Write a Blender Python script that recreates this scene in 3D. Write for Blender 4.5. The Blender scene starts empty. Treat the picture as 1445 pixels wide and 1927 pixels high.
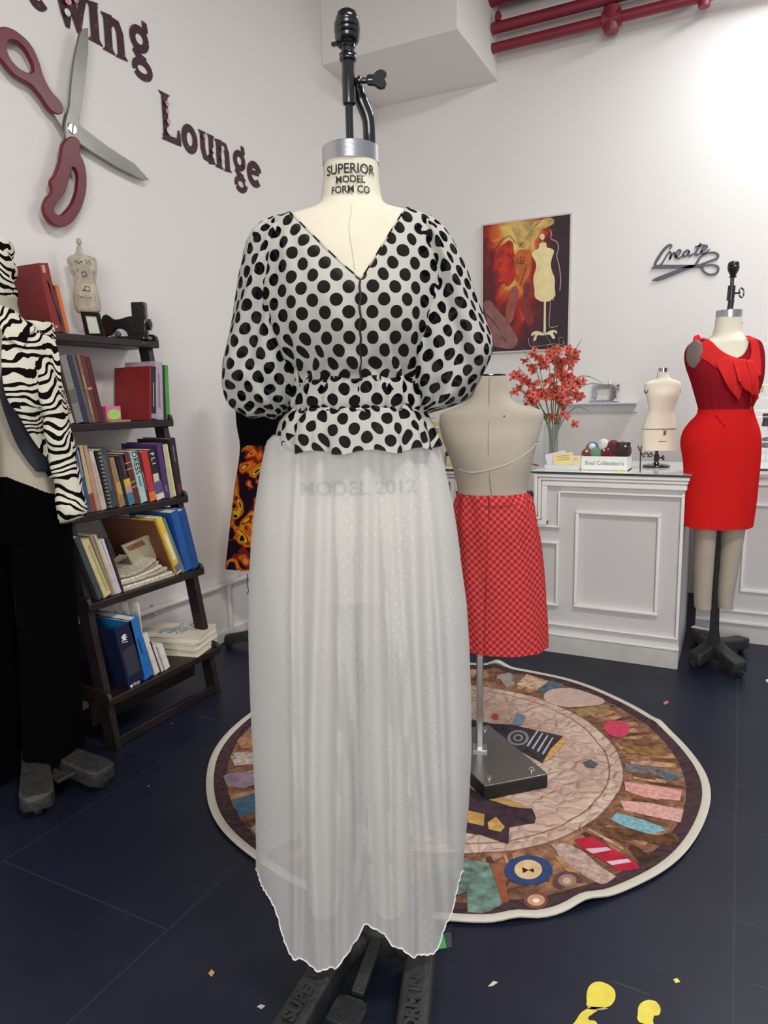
import bpy, bmesh, math, random
from math import sin, cos, pi, radians, hypot, atan2, sqrt
from mathutils import Vector, Matrix, noise
V = Vector
random.seed(7)
sc = bpy.context.scene
COL = sc.collection

# ---------------------------------------------------------------- camera
FPX, PITCH, YAW, ROLL, CAMH = 1328.0, radians(8.95), radians(26.75), radians(-1.13), 1.25
CF = V((-sin(YAW)*cos(PITCH), cos(YAW)*cos(PITCH), -sin(PITCH)))
_R = V((cos(YAW), sin(YAW), 0)); _U = _R.cross(CF)
CR = _R*cos(ROLL) + _U*sin(ROLL); CU = -_R*sin(ROLL) + _U*cos(ROLL)
CC = V((0, 0, CAMH))
cd = bpy.data.cameras.new('camera'); cam = bpy.data.objects.new('camera', cd); COL.objects.link(cam)
cam.matrix_world = Matrix(((CR.x, CU.x, -CF.x, 0), (CR.y, CU.y, -CF.y, 0), (CR.z, CU.z, -CF.z, CAMH), (0, 0, 0, 1)))
cd.sensor_fit = 'VERTICAL'; cd.sensor_height = 36; cd.lens = FPX/1927*36; cd.clip_start = .05
sc.camera = cam

# ---------------------------------------------------------------- light and exposure
sc.view_settings.view_transform = 'Standard'; sc.view_settings.look = 'None'
sc.view_settings.gamma = 1; sc.view_settings.use_curve_mapping = False
sc.view_settings.exposure = 0.14
wd = bpy.data.worlds.new('world'); sc.world = wd; wd.use_nodes = True
wd.node_tree.nodes['Background'].inputs[0].default_value = (.86, .92, 1, 1)
wd.node_tree.nodes['Background'].inputs[1].default_value = .42
def area(name, loc, target, size, power, col):
    l = bpy.data.lights.new(name, 'AREA'); l.shape = 'RECTANGLE'; l.size, l.size_y = size
    l.energy = power; l.color = col
    o = bpy.data.objects.new(name, l); COL.objects.link(o); o.location = loc
    o.rotation_euler = (V(target)-V(loc)).to_track_quat('-Z', 'Y').to_euler()
    return o
area('ceiling_panel_light', (.5, 4.0, 3.62), (.3, 4.0, 0), (1.1, .4), 44, (.93, .97, 1))
area('ceiling_panel_light', (.7, .6, 3.75), (.2, 1.2, 0), (1.0, .5), 68, (1, .97, .93))
area('front_fill_light', (1.0, -2.4, 1.7), (-.7, 1.6, 1.0), (1.8, 1.8), 88, (1, .975, .94))  # soft fill added behind the camera; no window is modelled there

# ---------------------------------------------------------------- pixel helpers: where a sight line meets a real plane of the room
def ray(x, y): return CF + CR*((x-722.5)/FPX) - CU*((y-963.5)/FPX)
def onz(x, y, z=0):
    d = ray(x, y); return CC + d*((z-CAMH)/d.z)
def onx(x, y, X):
    d = ray(x, y); return CC + d*(X/d.x)
def ony(x, y, Y):
    d = ray(x, y); return CC + d*(Y/d.y)
def Yat(px, X, z):          # Y of the point (X, ?, z) seen in column px
    k = (px-722.5)/FPX; a = V((X, 0, z))-CC
    n = a.dot(CR) - k*a.dot(CF); m = CR.y - k*CF.y
    return -n/m
def Xat(px, Y, z):
    k = (px-722.5)/FPX; a = V((0, Y, z))-CC
    return -(a.dot(CR) - k*a.dot(CF))/(CR.x - k*CF.x)
XL, YB, CEIL = -2.40, 4.78, 3.80
class Frame:                # upright local frame at a point of the floor: x to the right, y away, z up
    def __init__(s, cx, cy, ang=YAW):
        s.o = V((cx, cy, 0)); s.x = V((cos(ang), sin(ang), 0)); s.y = V((-sin(ang), cos(ang), 0))
    def at(s, px, py, y=0.0):
        d = ray(px, py); o = s.o + s.y*y
        p = CC + d*((o-CC).dot(s.y)/d.dot(s.y)); return ((p-s.o).dot(s.x), p.z)
    def w(s, x, y, z): return s.o + s.x*x + s.y*y + V((0, 0, z))
    def p(s, px, py, y=0.0):
        x, z = s.at(px, py, y); return s.w(x, y, z)

# ---------------------------------------------------------------- objects
def tag(o, label=None, cat=None, group=None, kind=None):
    if label: o['label'] = label
    if cat: o['category'] = cat
    if group: o['group'] = group
    if kind: o['kind'] = kind
    return o
def thing(name, label, cat, loc=(0, 0, 0), group=None):
    o = bpy.data.objects.new(name, None); COL.objects.link(o); o.location = loc; o.empty_display_size = .05
    return tag(o, label, cat, group)
def wloc(o):
    p = V((0, 0, 0))
    while o is not None:
        p = p + V(o.location); o = o.parent
    return p
def link(name, me, parent=None):
    o = bpy.data.objects.new(name, me); COL.objects.link(o)
    if parent is not None: o.parent = parent
    return o
class MB:
    def __init__(s): s.v = []; s.f = []; s.m = []; s.uv = []
    def add(s, vs, fs, m=0, uvs=None):
        b = len(s.v); s.v += [tuple(v) for v in vs]
        for f in fs:
            s.f.append([b+i for i in f]); s.m.append(m); s.uv.append([uvs[i] for i in f] if uvs else [(0, 0)]*len(f))
        return s
    def box(s, c, d, rot=None, m=0):        # centre, full size, optional 3x3
        c = V(c); vs = []
        for z in (-1, 1):
            for y in (-1, 1):
                for x in (-1, 1):
                    q = V((x*d[0]/2, y*d[1]/2, z*d[2]/2)); vs.append(c + (rot @ q if rot else q))
        return s.add(vs, [(0, 2, 3, 1), (4, 5, 7, 6), (0, 1, 5, 4), (2, 6, 7, 3), (0, 4, 6, 2), (1, 3, 7, 5)], m)
    def obox(s, o, a, b, c, m=0):           # origin corner and three edge vectors
        o, a, b, c = V(o), V(a), V(b), V(c)
        vs = [o, o+a, o+b, o+a+b, o+c, o+a+c, o+b+c, o+a+b+c]
        return s.add(vs, [(0, 2, 3, 1), (4, 5, 7, 6), (0, 1, 5, 4), (2, 6, 7, 3), (0, 4, 6, 2), (1, 3, 7, 5)], m)
    def grid(s, rows, closed=True, cap0=False, cap1=False, m=0, arc=True, flat_uv=False):
        N = len(rows[0]); b = len(s.v); uv = []
        mer = [0.0]*N
        for j, r in enumerate(rows):
            if j and arc:
                for i in range(N): mer[i] += (V(r[i])-V(rows[j-1][i])).length
            u = 0.0; us = []
            for i in range(N):
                us.append(u); dd = V(r[(i+1) % N])-V(r[i]); u += hypot(dd.x, dd.y) if flat_uv else dd.length
            mid = us[3*N//4] if closed else us[N//2]
            uv.append([(us[i]-mid, r[i][2] if flat_uv else -mer[i]) for i in range(N)] + [(u-mid, r[0][2] if flat_uv else -mer[0])])
            s.v += [tuple(p) for p in r]
        for j in range(len(rows)-1):
            for i in range(N if closed else N-1):
                k = (i+1) % N
                s.f.append([b+j*N+i, b+j*N+k, b+(j+1)*N+k, b+(j+1)*N+i]); s.m.append(m)
                s.uv.append([uv[j][i], uv[j][i+1], uv[j+1][i+1], uv[j+1][i]])
        for flag, j in ((cap0, 0), (cap1, len(rows)-1)):
            if flag:
                s.f.append([b+j*N+i for i in range(N)]); s.m.append(m); s.uv.append([(0, 0)]*N)
        return s
    def tube(s, pts, r, seg=10, m=0, cap=True):
        pts = [V(p) for p in pts]; n = len(pts); R = r if isinstance(r, (list, tuple)) else [r]*n
        rows = []; side = None
        for i, p in enumerate(pts):
            t = (pts[min(i+1, n-1)]-pts[max(i-1, 0)])
            t = t.normalized() if t.length > 1e-9 else V((0, 0, 1))
            if side is None: side = t.cross(V((0, 0, 1)) if abs(t.z) < .9 else V((1, 0, 0))).normalized()
            side = (side - t*side.dot(t)).normalized(); up = t.cross(side)
            rows.append([p + (side*cos(2*pi*k/seg) + up*sin(2*pi*k/seg))*R[i] for k in range(seg)])
        return s.grid(rows, True, cap, cap, m)
    def lathe(s, prof, c, seg=24, m=0, cap=True, ax=None):   # prof: (radius, height)
        c = V(c); ax = V(ax).normalized() if ax else V((0, 0, 1))
        a = ax.cross(V((0, 0, 1)) if abs(ax.z) < .9 else V((1, 0, 0))).normalized(); b = ax.cross(a)
        return s.grid([[c + ax*h + (a*cos(2*pi*k/seg)+b*sin(2*pi*k/seg))*max(r, 1e-4) for k in range(seg)] for r, h in prof], True, cap, cap, m)
    def prism(s, poly, vec, m=0):
        poly = [V(p) for p in poly]; vec = V(vec); n = len(poly)
        return s.add(poly+[p+vec for p in poly], [tuple(range(n-1, -1, -1)), tuple(range(n, 2*n))] + [(i, (i+1) % n, n+(i+1) % n, n+i) for i in range(n)], m)
    def ball(s, c, r, seg=12, m=0):
        rr = r if isinstance(r, (tuple, list)) else (r, r, r); c = V(c)
        rows = [[c+V((rr[0]*max(sin(pi*j/8), 1e-3)*cos(2*pi*k/seg), rr[1]*max(sin(pi*j/8), 1e-3)*sin(2*pi*k/seg), rr[2]*cos(pi*j/8))) for k in range(seg)] for j in range(9)]
        return s.grid(rows, True, True, True, m)
    def build(s, name, mats, parent=None, smooth=True, bevel=0, solid=0, label=None, sharp=38, sub=0):
        me = bpy.data.meshes.new(name); off = wloc(parent)
        me.from_pydata([tuple(V(v)-off) for v in s.v], [], s.f)
        mats = mats if isinstance(mats, (list, tuple)) else [mats]
        for m in mats: me.materials.append(m)
        me.polygons.foreach_set('material_index', s.m)
        ul = me.uv_layers.new(name='UVMap'); flat = [c for f in s.uv for p in f for c in p]
        ul.data.foreach_set('uv', flat)
        bm = bmesh.new(); bm.from_mesh(me); bmesh.ops.recalc_face_normals(bm, faces=bm.faces); bm.to_mesh(me); bm.free()
        if smooth:
            me.polygons.foreach_set('use_smooth', [True]*len(me.polygons)); me.set_sharp_from_angle(angle=radians(sharp))
        me.update()
        o = link(name, me, parent)
        if bevel:
            b = o.modifiers.new('bevel', 'BEVEL'); b.width = bevel; b.segments = 2; b.limit_method = 'ANGLE'
        if solid:
            b = o.modifiers.new('solid', 'SOLIDIFY'); b.thickness = solid; b.offset = 0
        if sub:
            b = o.modifiers.new('sub', 'SUBSURF'); b.levels = b.render_levels = sub
        if label: o['label'] = label
        return o
def curve_mesh(cu):
    o = bpy.data.objects.new('t', cu); COL.objects.link(o)
    me = bpy.data.meshes.new_from_object(o.evaluated_get(bpy.context.evaluated_depsgraph_get()) if False else o)
    bpy.data.objects.remove(o); bpy.data.curves.remove(cu); return me
def place_mesh(me, name, mat, parent, O, X, Y, Z, fn=None):
    off = wloc(parent); O, X, Y, Z = V(O), V(X), V(Y), V(Z)
    for v in me.vertices:
        c = v.co.copy()
        v.co = (fn(c) if fn else O + X*c.x + Y*c.y + Z*c.z) - off
    me.materials.clear(); me.materials.append(mat)
    me.name = name
    return link(name, me, parent)
def text(s, size, mat, parent, name, O, X, Y, ext=.0006, align='LEFT', bold=0.0, fn=None, width=1.0, bevel=0):
    cu = bpy.data.curves.new('t', 'FONT'); cu.body = s; cu.size = size; cu.extrude = ext; cu.offset = bold
    cu.align_x = align; cu.align_y = 'CENTER'; cu.resolution_u = 4; cu.bevel_depth = bevel
    me = curve_mesh(cu); X, Y = V(X).normalized(), V(Y).normalized()
    return place_mesh(me, name, mat, parent, O, X*width, Y, X.cross(Y), fn)
def shape(loops, ext, mat, parent, name, O=(0, 0, 0), X=(1, 0, 0), Y=(0, 0, 1), bevel=0, smooth=True):
    """filled flat outline (loops of (a, b) in metres, further loops are holes) given real thickness 2*ext"""
    cu = bpy.data.curves.new('t', 'CURVE'); cu.dimensions = '2D'; cu.fill_mode = 'BOTH'; cu.extrude = ext; cu.bevel_depth = bevel
    cu.bevel_resolution = 1; cu.resolution_u = 4
    for lp in loops:
        if smooth:
            sp = cu.splines.new('BEZIER'); sp.bezier_points.add(len(lp)-1)
            for b, p in zip(sp.bezier_points, lp):
                b.co = (p[0], p[1], 0); b.handle_left_type = b.handle_right_type = 'AUTO'
        else:
            sp = cu.splines.new('POLY'); sp.points.add(len(lp)-1)
            for b, p in zip(sp.points, lp): b.co = (p[0], p[1], 0, 1)
        sp.use_cyclic_u = True
    me = curve_mesh(cu); X, Y = V(X), V(Y)
    return place_mesh(me, name, mat, parent, O, X, Y, X.cross(Y))
_rc = [0]
def ribbon(mb, pts, w, thick, O, X, Y, m=0, smooth=0):
    """brush stroke of varying width lying in a plane, given thickness"""
    _rc[0] = (_rc[0]+1) % 7; O, X, Y = V(O), V(X), V(Y); Z = X.cross(Y)*thick*(1+.035*_rc[0])
    if smooth: 
        W = w if isinstance(w, (list, tuple)) else [w]*len(pts)
        q = crom([tuple(p)+(ww,) for p, ww in zip(pts, W)], smooth); pts = [(a[0], a[1]) for a in q]; w = [a[2] for a in q]
    n = len(pts); W = w if isinstance(w, (list, tuple)) else [w]*n
    L = []; Rr = []
    for i in range(n):
        a = pts[max(i-1, 0)]; b = pts[min(i+1, n-1)]; dx, dy = b[0]-a[0], b[1]-a[1]; d = hypot(dx, dy) or 1
        nx, ny = -dy/d*W[i]/2, dx/d*W[i]/2
        L.append(O+X*(pts[i][0]+nx)+Y*(pts[i][1]+ny)); Rr.append(O+X*(pts[i][0]-nx)+Y*(pts[i][1]-ny))
    rows = [[L[i], Rr[i], Rr[i]+Z, L[i]+Z] for i in range(n)]
    mb.grid(rows, True, True, True, m)
def crom(pts, k=6):
    out = []; n = len(pts)
    for i in range(n-1):
        p0, p1, p2, p3 = pts[max(i-1, 0)], pts[i], pts[i+1], pts[min(i+2, n-1)]
        for j in range(k):
            t = j/k; out.append(tuple(.5*((2*b) + (c-a)*t + (2*a-5*b+4*c-d)*t*t + (3*b-a-3*c+d)*t**3) for a, b, c, d in zip(p0, p1, p2, p3)))
    out.append(tuple(pts[-1])); return out
def lerp(tab, x):
    if x <= tab[0][0]: return tab[0][1]
    for (a, b), (c, d) in zip(tab, tab[1:]):
        if x <= c: return b + (d-b)*(x-a)/(c-a)
    return tab[-1][1]

# ---------------------------------------------------------------- materials
def lin(c):
    return tuple(((v/255)/12.92 if v/255 <= .04045 else ((v/255+.055)/1.055)**2.4) for v in c) + (1,)
_M = {}
def newmat(name):
    m = bpy.data.materials.new(name); m.use_nodes = True; nt = m.node_tree
    return m, nt, nt.nodes['Principled BSDF']
def nd(nt, t, **kw):
    n = nt.nodes.new(t)
    for k, v in kw.items():
        if k.startswith('i_'):
            n.inputs[int(k[2:])].default_value = v
        else: setattr(n, k, v)
    return n
def mat(name, col, rough=.6, metal=0.0, vary=0.0, vscale=8.0, bump=0.0, bscale=40.0, spec=.5, coat=0.0, sheen=0.0):
    if name in _M: return _M[name]
    m, nt, b = newmat(name); c = lin(col)
    b.inputs['Base Color'].default_value = c; b.inputs['Roughness'].default_value = rough; b.inputs['Metallic'].default_value = metal
    b.inputs['Specular IOR Level'].default_value = spec; b.inputs['Coat Weight'].default_value = coat; b.inputs['Sheen Weight'].default_value = sheen
    tc = nd(nt, 'ShaderNodeTexCoord')
    if vary:
        n = nd(nt, 'ShaderNodeTexNoise'); n.inputs['Scale'].default_value = vscale; n.inputs['Detail'].default_value = 5
        nt.links.new(tc.outputs['Object'], n.inputs['Vector'])
        r = nd(nt, 'ShaderNodeValToRGB'); r.color_ramp.elements[0].position = .3; r.color_ramp.elements[1].position = .7
        r.color_ramp.elements[0].color = tuple(v*(1-vary) for v in c[:3])+(1,); r.color_ramp.elements[1].color = tuple(min(1, v*(1+vary)) for v in c[:3])+(1,)
        nt.links.new(n.outputs['Fac'], r.inputs[0]); nt.links.new(r.outputs[0], b.inputs['Base Color'])
    if bump:
        n = nd(nt, 'ShaderNodeTexNoise'); n.inputs['Scale'].default_value = bscale; n.inputs['Detail'].default_value = 4
        nt.links.new(tc.outputs['Object'], n.inputs['Vector'])
        k = nd(nt, 'ShaderNodeBump'); k.inputs['Strength'].default_value = bump; k.inputs['Distance'].default_value = .01
        nt.links.new(n.outputs['Fac'], k.inputs['Height']); nt.links.new(k.outputs[0], b.inputs['Normal'])
    _M[name] = m; return m
def mth(nt, op, a, b=None, **kw):
    n = nd(nt, 'ShaderNodeMath', operation=op)
    for i, q in enumerate((a, b)):
        if q is None: continue
        if isinstance(q, (int, float)): n.inputs[i].default_value = q
        else: nt.links.new(q, n.inputs[i])
    return n.outputs[0]
def mixc(nt, fac, a, b):
    n = nd(nt, 'ShaderNodeMix', data_type='RGBA')
    for sck, q in ((n.inputs[0], fac), (n.inputs[6], a), (n.inputs[7], b)):
        if isinstance(q, (int, float, tuple)): sck.default_value = q
        else: nt.links.new(q, sck)
    return n.outputs[2]
def dotmask(nt, vec, period, radius, off=(0, 0), soft=0):
    """1 inside round dots on a square lattice"""
    a = nd(nt, 'ShaderNodeVectorMath', operation='MULTIPLY'); nt.links.new(vec, a.inputs[0]); a.inputs[1].default_value = (1/period, 1/period, 0)
    s = nd(nt, 'ShaderNodeVectorMath', operation='ADD'); nt.links.new(a.outputs[0], s.inputs[0]); s.inputs[1].default_value = (off[0]+100, off[1]+100, 0)
    fr = nd(nt, 'ShaderNodeVectorMath', operation='FRACTION'); nt.links.new(s.outputs[0], fr.inputs[0])
    d = nd(nt, 'ShaderNodeVectorMath', operation='SUBTRACT'); nt.links.new(fr.outputs[0], d.inputs[0]); d.inputs[1].default_value = (.5, .5, 0)
    l = nd(nt, 'ShaderNodeVectorMath', operation='LENGTH'); nt.links.new(d.outputs[0], l.inputs[0])
    return mth(nt, 'LESS_THAN', l.outputs['Value'], radius/period)
def cloth(name, colour_fn, transl=.35, transp=0.1, rough=.7):
    m, nt, b = newmat(name)
    c = colour_fn(nt)
    nt.nodes.remove(b); out = nt.nodes['Material Output']
    d = nd(nt, 'ShaderNodeBsdfDiffuse'); t = nd(nt, 'ShaderNodeBsdfTranslucent'); tr = nd(nt, 'ShaderNodeBsdfTransparent')
    for n in (d, t): nt.links.new(c, n.inputs[0])
    m1 = nd(nt, 'ShaderNodeMixShader', i_0=transl); nt.links.new(d.outputs[0], m1.inputs[1]); nt.links.new(t.outputs[0], m1.inputs[2])
    m2 = nd(nt, 'ShaderNodeMixShader', i_0=transp if isinstance(transp, float) else .1); nt.links.new(m1.outputs[0], m2.inputs[1]); nt.links.new(tr.outputs[0], m2.inputs[2])
    nt.links.new(m2.outputs[0], out.inputs[0]); return m, nt, m2
def uvn(nt): return nd(nt, 'ShaderNodeTexCoord').outputs['UV']
def c_chiffon(nt):
    uv = uvn(nt); n = mth(nt, 'MAXIMUM', dotmask(nt, uv, .0425, .0112), dotmask(nt, uv, .0425, .0112, (.5, .5)))
    return mixc(nt, n, lin((208, 207, 199)), lin((14, 13, 18)))
M_chiffon, _, _ = cloth('dotted_chiffon', c_chiffon, .3, .10)
def c_skirt(nt):
    uv = uvn(nt); n = mth(nt, 'MAXIMUM', dotmask(nt, uv, .024, .0017), dotmask(nt, uv, .024, .0017, (.5, .5)))
    mp = nd(nt, 'ShaderNodeMapping'); mp.inputs['Scale'].default_value = (11, 1.2, 1); nt.links.new(uv, mp.inputs[0])
    ns = nd(nt, 'ShaderNodeTexNoise'); ns.inputs['Scale'].default_value = 1; ns.inputs['Detail'].default_value = 2; nt.links.new(mp.outputs[0], ns.inputs['Vector'])
    r = nd(nt, 'ShaderNodeMapRange'); r.inputs[1].default_value = .42; r.inputs[2].default_value = .62; nt.links.new(ns.outputs['Fac'], r.inputs[0])
    return mixc(nt, mth(nt, 'MULTIPLY', n, r.outputs[0]), lin((228, 227, 226)), lin((255, 255, 252)))  # stripe noise fades the dots in and out: sheen put into the colour
M_sheer, _, _ = cloth('sheer_white_dotted', c_skirt, .40, .24)
M_black = mat('black_enamel', (16, 16, 18), .22, spec=.6, coat=.4)
M_iron = mat('cast_iron_black', (36, 37, 38), .55, vary=.35, vscale=25, bump=.25, bscale=90)
M_linen = mat('cream_linen', (208, 201, 182), .9, vary=.03, vscale=20, bump=.08, bscale=600)
M_linen2 = mat('greige_linen', (178, 168, 152), .9, vary=.05, vscale=12, bump=.1, bscale=600)
M_steel = mat('brushed_steel', (190, 190, 192), .28, metal=1, bump=.03, bscale=200)
M_chrome = mat('chrome', (215, 215, 218), .12, metal=1)
M_wall = mat('painted_wall', (228, 223, 219), .92, vary=.012, vscale=1.5, bump=.05, bscale=260)
M_trim = mat('white_gloss_paint', (238, 237, 234), .4, vary=.02, vscale=4)
M_panel = mat('grey_white_paint', (205, 202, 202), .55, vary=.025, vscale=3)
M_redpipe = mat('red_pipe_paint', (122, 30, 48), .45, vary=.1, vscale=6)
M_wood = mat('dark_espresso_wood', (30, 21, 20), .45, vary=.35, vscale=9)
M_paper = mat('book_pages', (222, 214, 196), .9, vary=.08, vscale=60)
M_ink = mat('black_ink', (32, 32, 32), .8)
M_white = mat('white_plastic', (240, 240, 238), .4)
def solidc(name, col, rough=.6, **k): return mat(name, col, rough, **k)

# ---------------------------------------------------------------- room
def floor_material():
    m, nt, b = newmat('navy_floor_tiles')
    tc = nd(nt, 'ShaderNodeTexCoord'); mp = nd(nt, 'ShaderNodeMapping'); mp.inputs['Location'].default_value = (-.05, .1, 0)
    nt.links.new(tc.outputs['Object'], mp.inputs[0])
    br = nd(nt, 'ShaderNodeTexBrick'); br.offset = .5; br.offset_frequency = 2
    br.inputs['Scale'].default_value = 1; br.inputs['Brick Width'].default_value = 1.22; br.inputs['Row Height'].default_value = .61
    br.inputs['Mortar Size'].default_value = .0022; br.inputs['Mortar Smooth'].default_value = .1
    br.inputs['Color1'].default_value = lin((23, 28, 45)); br.inputs['Color2'].default_value = lin((21, 26, 42)); br.inputs['Mortar'].default_value = lin((44, 46, 54))
    rt = nd(nt, 'ShaderNodeMapping'); rt.inputs['Rotation'].default_value = (0, 0, radians(90)); nt.links.new(mp.outputs[0], rt.inputs[0]); nt.links.new(rt.outputs[0], br.inputs[0])
    n = nd(nt, 'ShaderNodeTexNoise'); n.inputs['Scale'].default_value = 2.2; n.inputs['Detail'].default_value = 7; n.inputs['Roughness'].default_value = .65
    nt.links.new(tc.outputs['Object'], n.inputs['Vector'])
    r = nd(nt, 'ShaderNodeMapRange'); r.inputs[1].default_value = .48; r.inputs[2].default_value = .78; r.inputs[4].default_value = .35
    nt.links.new(n.outputs['Fac'], r.inputs[0])
    c1 = mixc(nt, r.outputs[0], br.outputs['Color'], lin((50, 54, 72)))
    # scratches: stretched noise
    ms = nd(nt, 'ShaderNodeMapping'); ms.inputs['Scale'].default_value = (3, 60, 1); ms.inputs['Rotation'].default_value = (0, 0, .5); nt.links.new(tc.outputs['Object'], ms.inputs[0])
    n2 = nd(nt, 'ShaderNodeTexNoise'); n2.inputs['Scale'].default_value = 1.2; n2.inputs['Detail'].default_value = 2; nt.links.new(ms.outputs[0], n2.inputs['Vector'])
    s = mth(nt, 'GREATER_THAN', n2.outputs['Fac'], .735); s2 = mth(nt, 'MULTIPLY', s, .35)
    c2 = mixc(nt, s2, c1, lin((120, 120, 125)))
    # pale specks of lint
    vo = nd(nt, 'ShaderNodeTexVoronoi'); vo.inputs['Scale'].default_value = 5.5; nt.links.new(tc.outputs['Object'], vo.inputs['Vector'])
    sp = mth(nt, 'LESS_THAN', vo.outputs['Distance'], .018)
    c3 = mixc(nt, sp, c2, lin((170, 170, 172)))
    nt.links.new(c3, b.inputs['Base Color'])
    b.inputs['Roughness'].default_value = .42; b.inputs['Specular IOR Level'].default_value = .32
    bp = nd(nt, 'ShaderNodeBump'); bp.inputs['Strength'].default_value = .08; bp.inputs['Distance'].default_value = .02
    nt.links.new(n.outputs['Fac'], bp.inputs['Height']); nt.links.new(bp.outputs[0], b.inputs['Normal'])
    return m
MB().box((0, 1, -.05), (5.2, 8, .1)).build('floor', floor_material(), smooth=False)['kind'] = 'structure'
MB().box((XL-.05, 1.4, CEIL/2), (.1, 7.0, CEIL)).build('wall_left', M_wall, smooth=False)['kind'] = 'structure'
MB().box((.1, YB+.05, CEIL/2), (5.0, .1, CEIL)).build('wall_back', M_wall, smooth=False)['kind'] = 'structure'
MB().box((.1, 1.4, CEIL+.05), (5.2, 7.0, .1)).build('ceiling', mat('low_bounce_ceiling', (128, 120, 114), .9), smooth=False)['kind'] = 'structure'  # out of view; dark colour chosen to cut bounce onto the upper walls
zs = 3.285
MB().box((XL+.44, YB-.37, (zs+CEIL)/2), (.88, .74, CEIL-zs)).build('trim_1', M_wall, smooth=False, bevel=.004)['kind'] = 'structure'   # boxed beam in the corner
# conduit along the left wall and its drop
pr = thing('wall_conduit', 'thin white painted pipe clipped low along the left wall behind the ladder shelf', 'pipe', (XL+.03, 2.4, .3))
MB().tube([(XL+.018, .2, .345), (XL+.018, 2.75, .31), (XL+.018, YB-.01, .30)], .014, 12).build('pipe', M_wall, pr)
for y in (1.2, 2.35, 3.0):
    MB().box((XL+.010, y, .315), (.02, .022, .05)).build('pipe_clip', M_wall, pr, bevel=.003)
MB().tube([(XL+.018, 2.88, .30), (XL+.018, 2.88, .0)], .012, 12).build('drop_pipe', M_wall, pr)
MB().box((XL+.008, 1.4, .03), (.016, 6.7, .06)).build('baseboard_left', M_wall, bevel=.003)['kind'] = 'structure'

# red sprinkler pipes under the ceiling on the back wall
def red_pipe(l, r, rad, Y, label, coup=()):
    a = ony(l[0], l[1], Y); b = ony(r[0], r[1], Y); b.z = a.z
    t = thing('ceiling_pipe', label, 'pipe', a, 'red pipes along the top of the back wall')
    e = V((2.3, Y, a.z))
    MB().tube([a, e], rad, 20).build('pipe', M_redpipe, t)
    for x in coup:
        MB().lathe([(rad, -.05), (rad*1.35, -.048), (rad*1.35, -.012), (rad*1.12, -.01), (rad*1.12, .01), (rad*1.35, .012), (rad*1.35, .048), (rad, .05)], (x, Y, a.z), 20, ax=(1, 0, 0)).build('coupling', M_redpipe, t)
    return t, a
t, a = red_pipe((925, 92), (1130, 60), .030, YB-.12, 'lowest and thinnest of the three red ceiling pipes, with a tee hanging under it')
q = ony(1150, 66, YB-.12)
MB().lathe([(.05, .06), (.052, -.005), (.043, -.012), (.043, -.06), (.036, -.075)], (q.x, YB-.12, a.z), 20).build('tee_fitting', M_redpipe, t)
MB().lathe([(.037, -.055), (.046, -.053), (.046, .053), (.037, .055)], (q.x, YB-.12, a.z), 20, ax=(1, 0, 0)).build('tee_fitting', M_redpipe, t)
q = ony(1325, 10, YB-.12)
MB().lathe([(.034, .06), (.036, -.02), (.03, -.055)], (q.x, YB-.12, a.z), 20).build('cap_fitting', M_redpipe, t)
t, a = red_pipe((928, 54), (1120, 16), .034, YB-.14, 'middle one of the three red ceiling pipes')
MB().lathe([(.018, .0), (.022, .03), (.012, .055)], (ony(937, 40, YB-.14).x, YB-.14, a.z+.035), 12).build('pipe_stud', M_redpipe, t)
t, a = red_pipe((905, -6), (1060, -44), .072, YB-.16, 'topmost and thickest of the three red ceiling pipes')

# ---------------------------------------------------------------- lettering on the left wall
def c_letter(nt):
    tc = nd(nt, 'ShaderNodeTexCoord'); v = nd(nt, 'ShaderNodeTexVoronoi'); v.inputs['Scale'].default_value = 34; nt.links.new(tc.outputs['Object'], v.inputs['Vector'])
    return mixc(nt, mth(nt, 'LESS_THAN', v.outputs['Distance'], .2), lin((58, 20, 30)), lin((100, 56, 66)))
mL, nt_, b_ = newmat('dark_maroon_letter'); nt_.links.new(c_letter(nt_), b_.inputs['Base Color']); b_.inputs['Roughness'].default_value = .55
M_decal1 = mat('decal_pink', (205, 150, 165), .5, vary=.4, vscale=60); M_decal2 = mat('decal_white', (220, 216, 212), .5, vary=.25, vscale=70)
def ring2(cx, cy, rx, ry, a0=0, a1=360, n=20):
    return [(cx+rx*cos(radians(a0+(a1-a0)*i/n)), cy+ry*sin(radians(a0+(a1-a0)*i/n))) for i in range(n+1)]
def serif(x, y, w, up):      # flared foot or head of a stem
    s = 1 if up else -1
    return [(x, y), (x, y+s*.10)], [w*1.9, w*.95]
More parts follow.
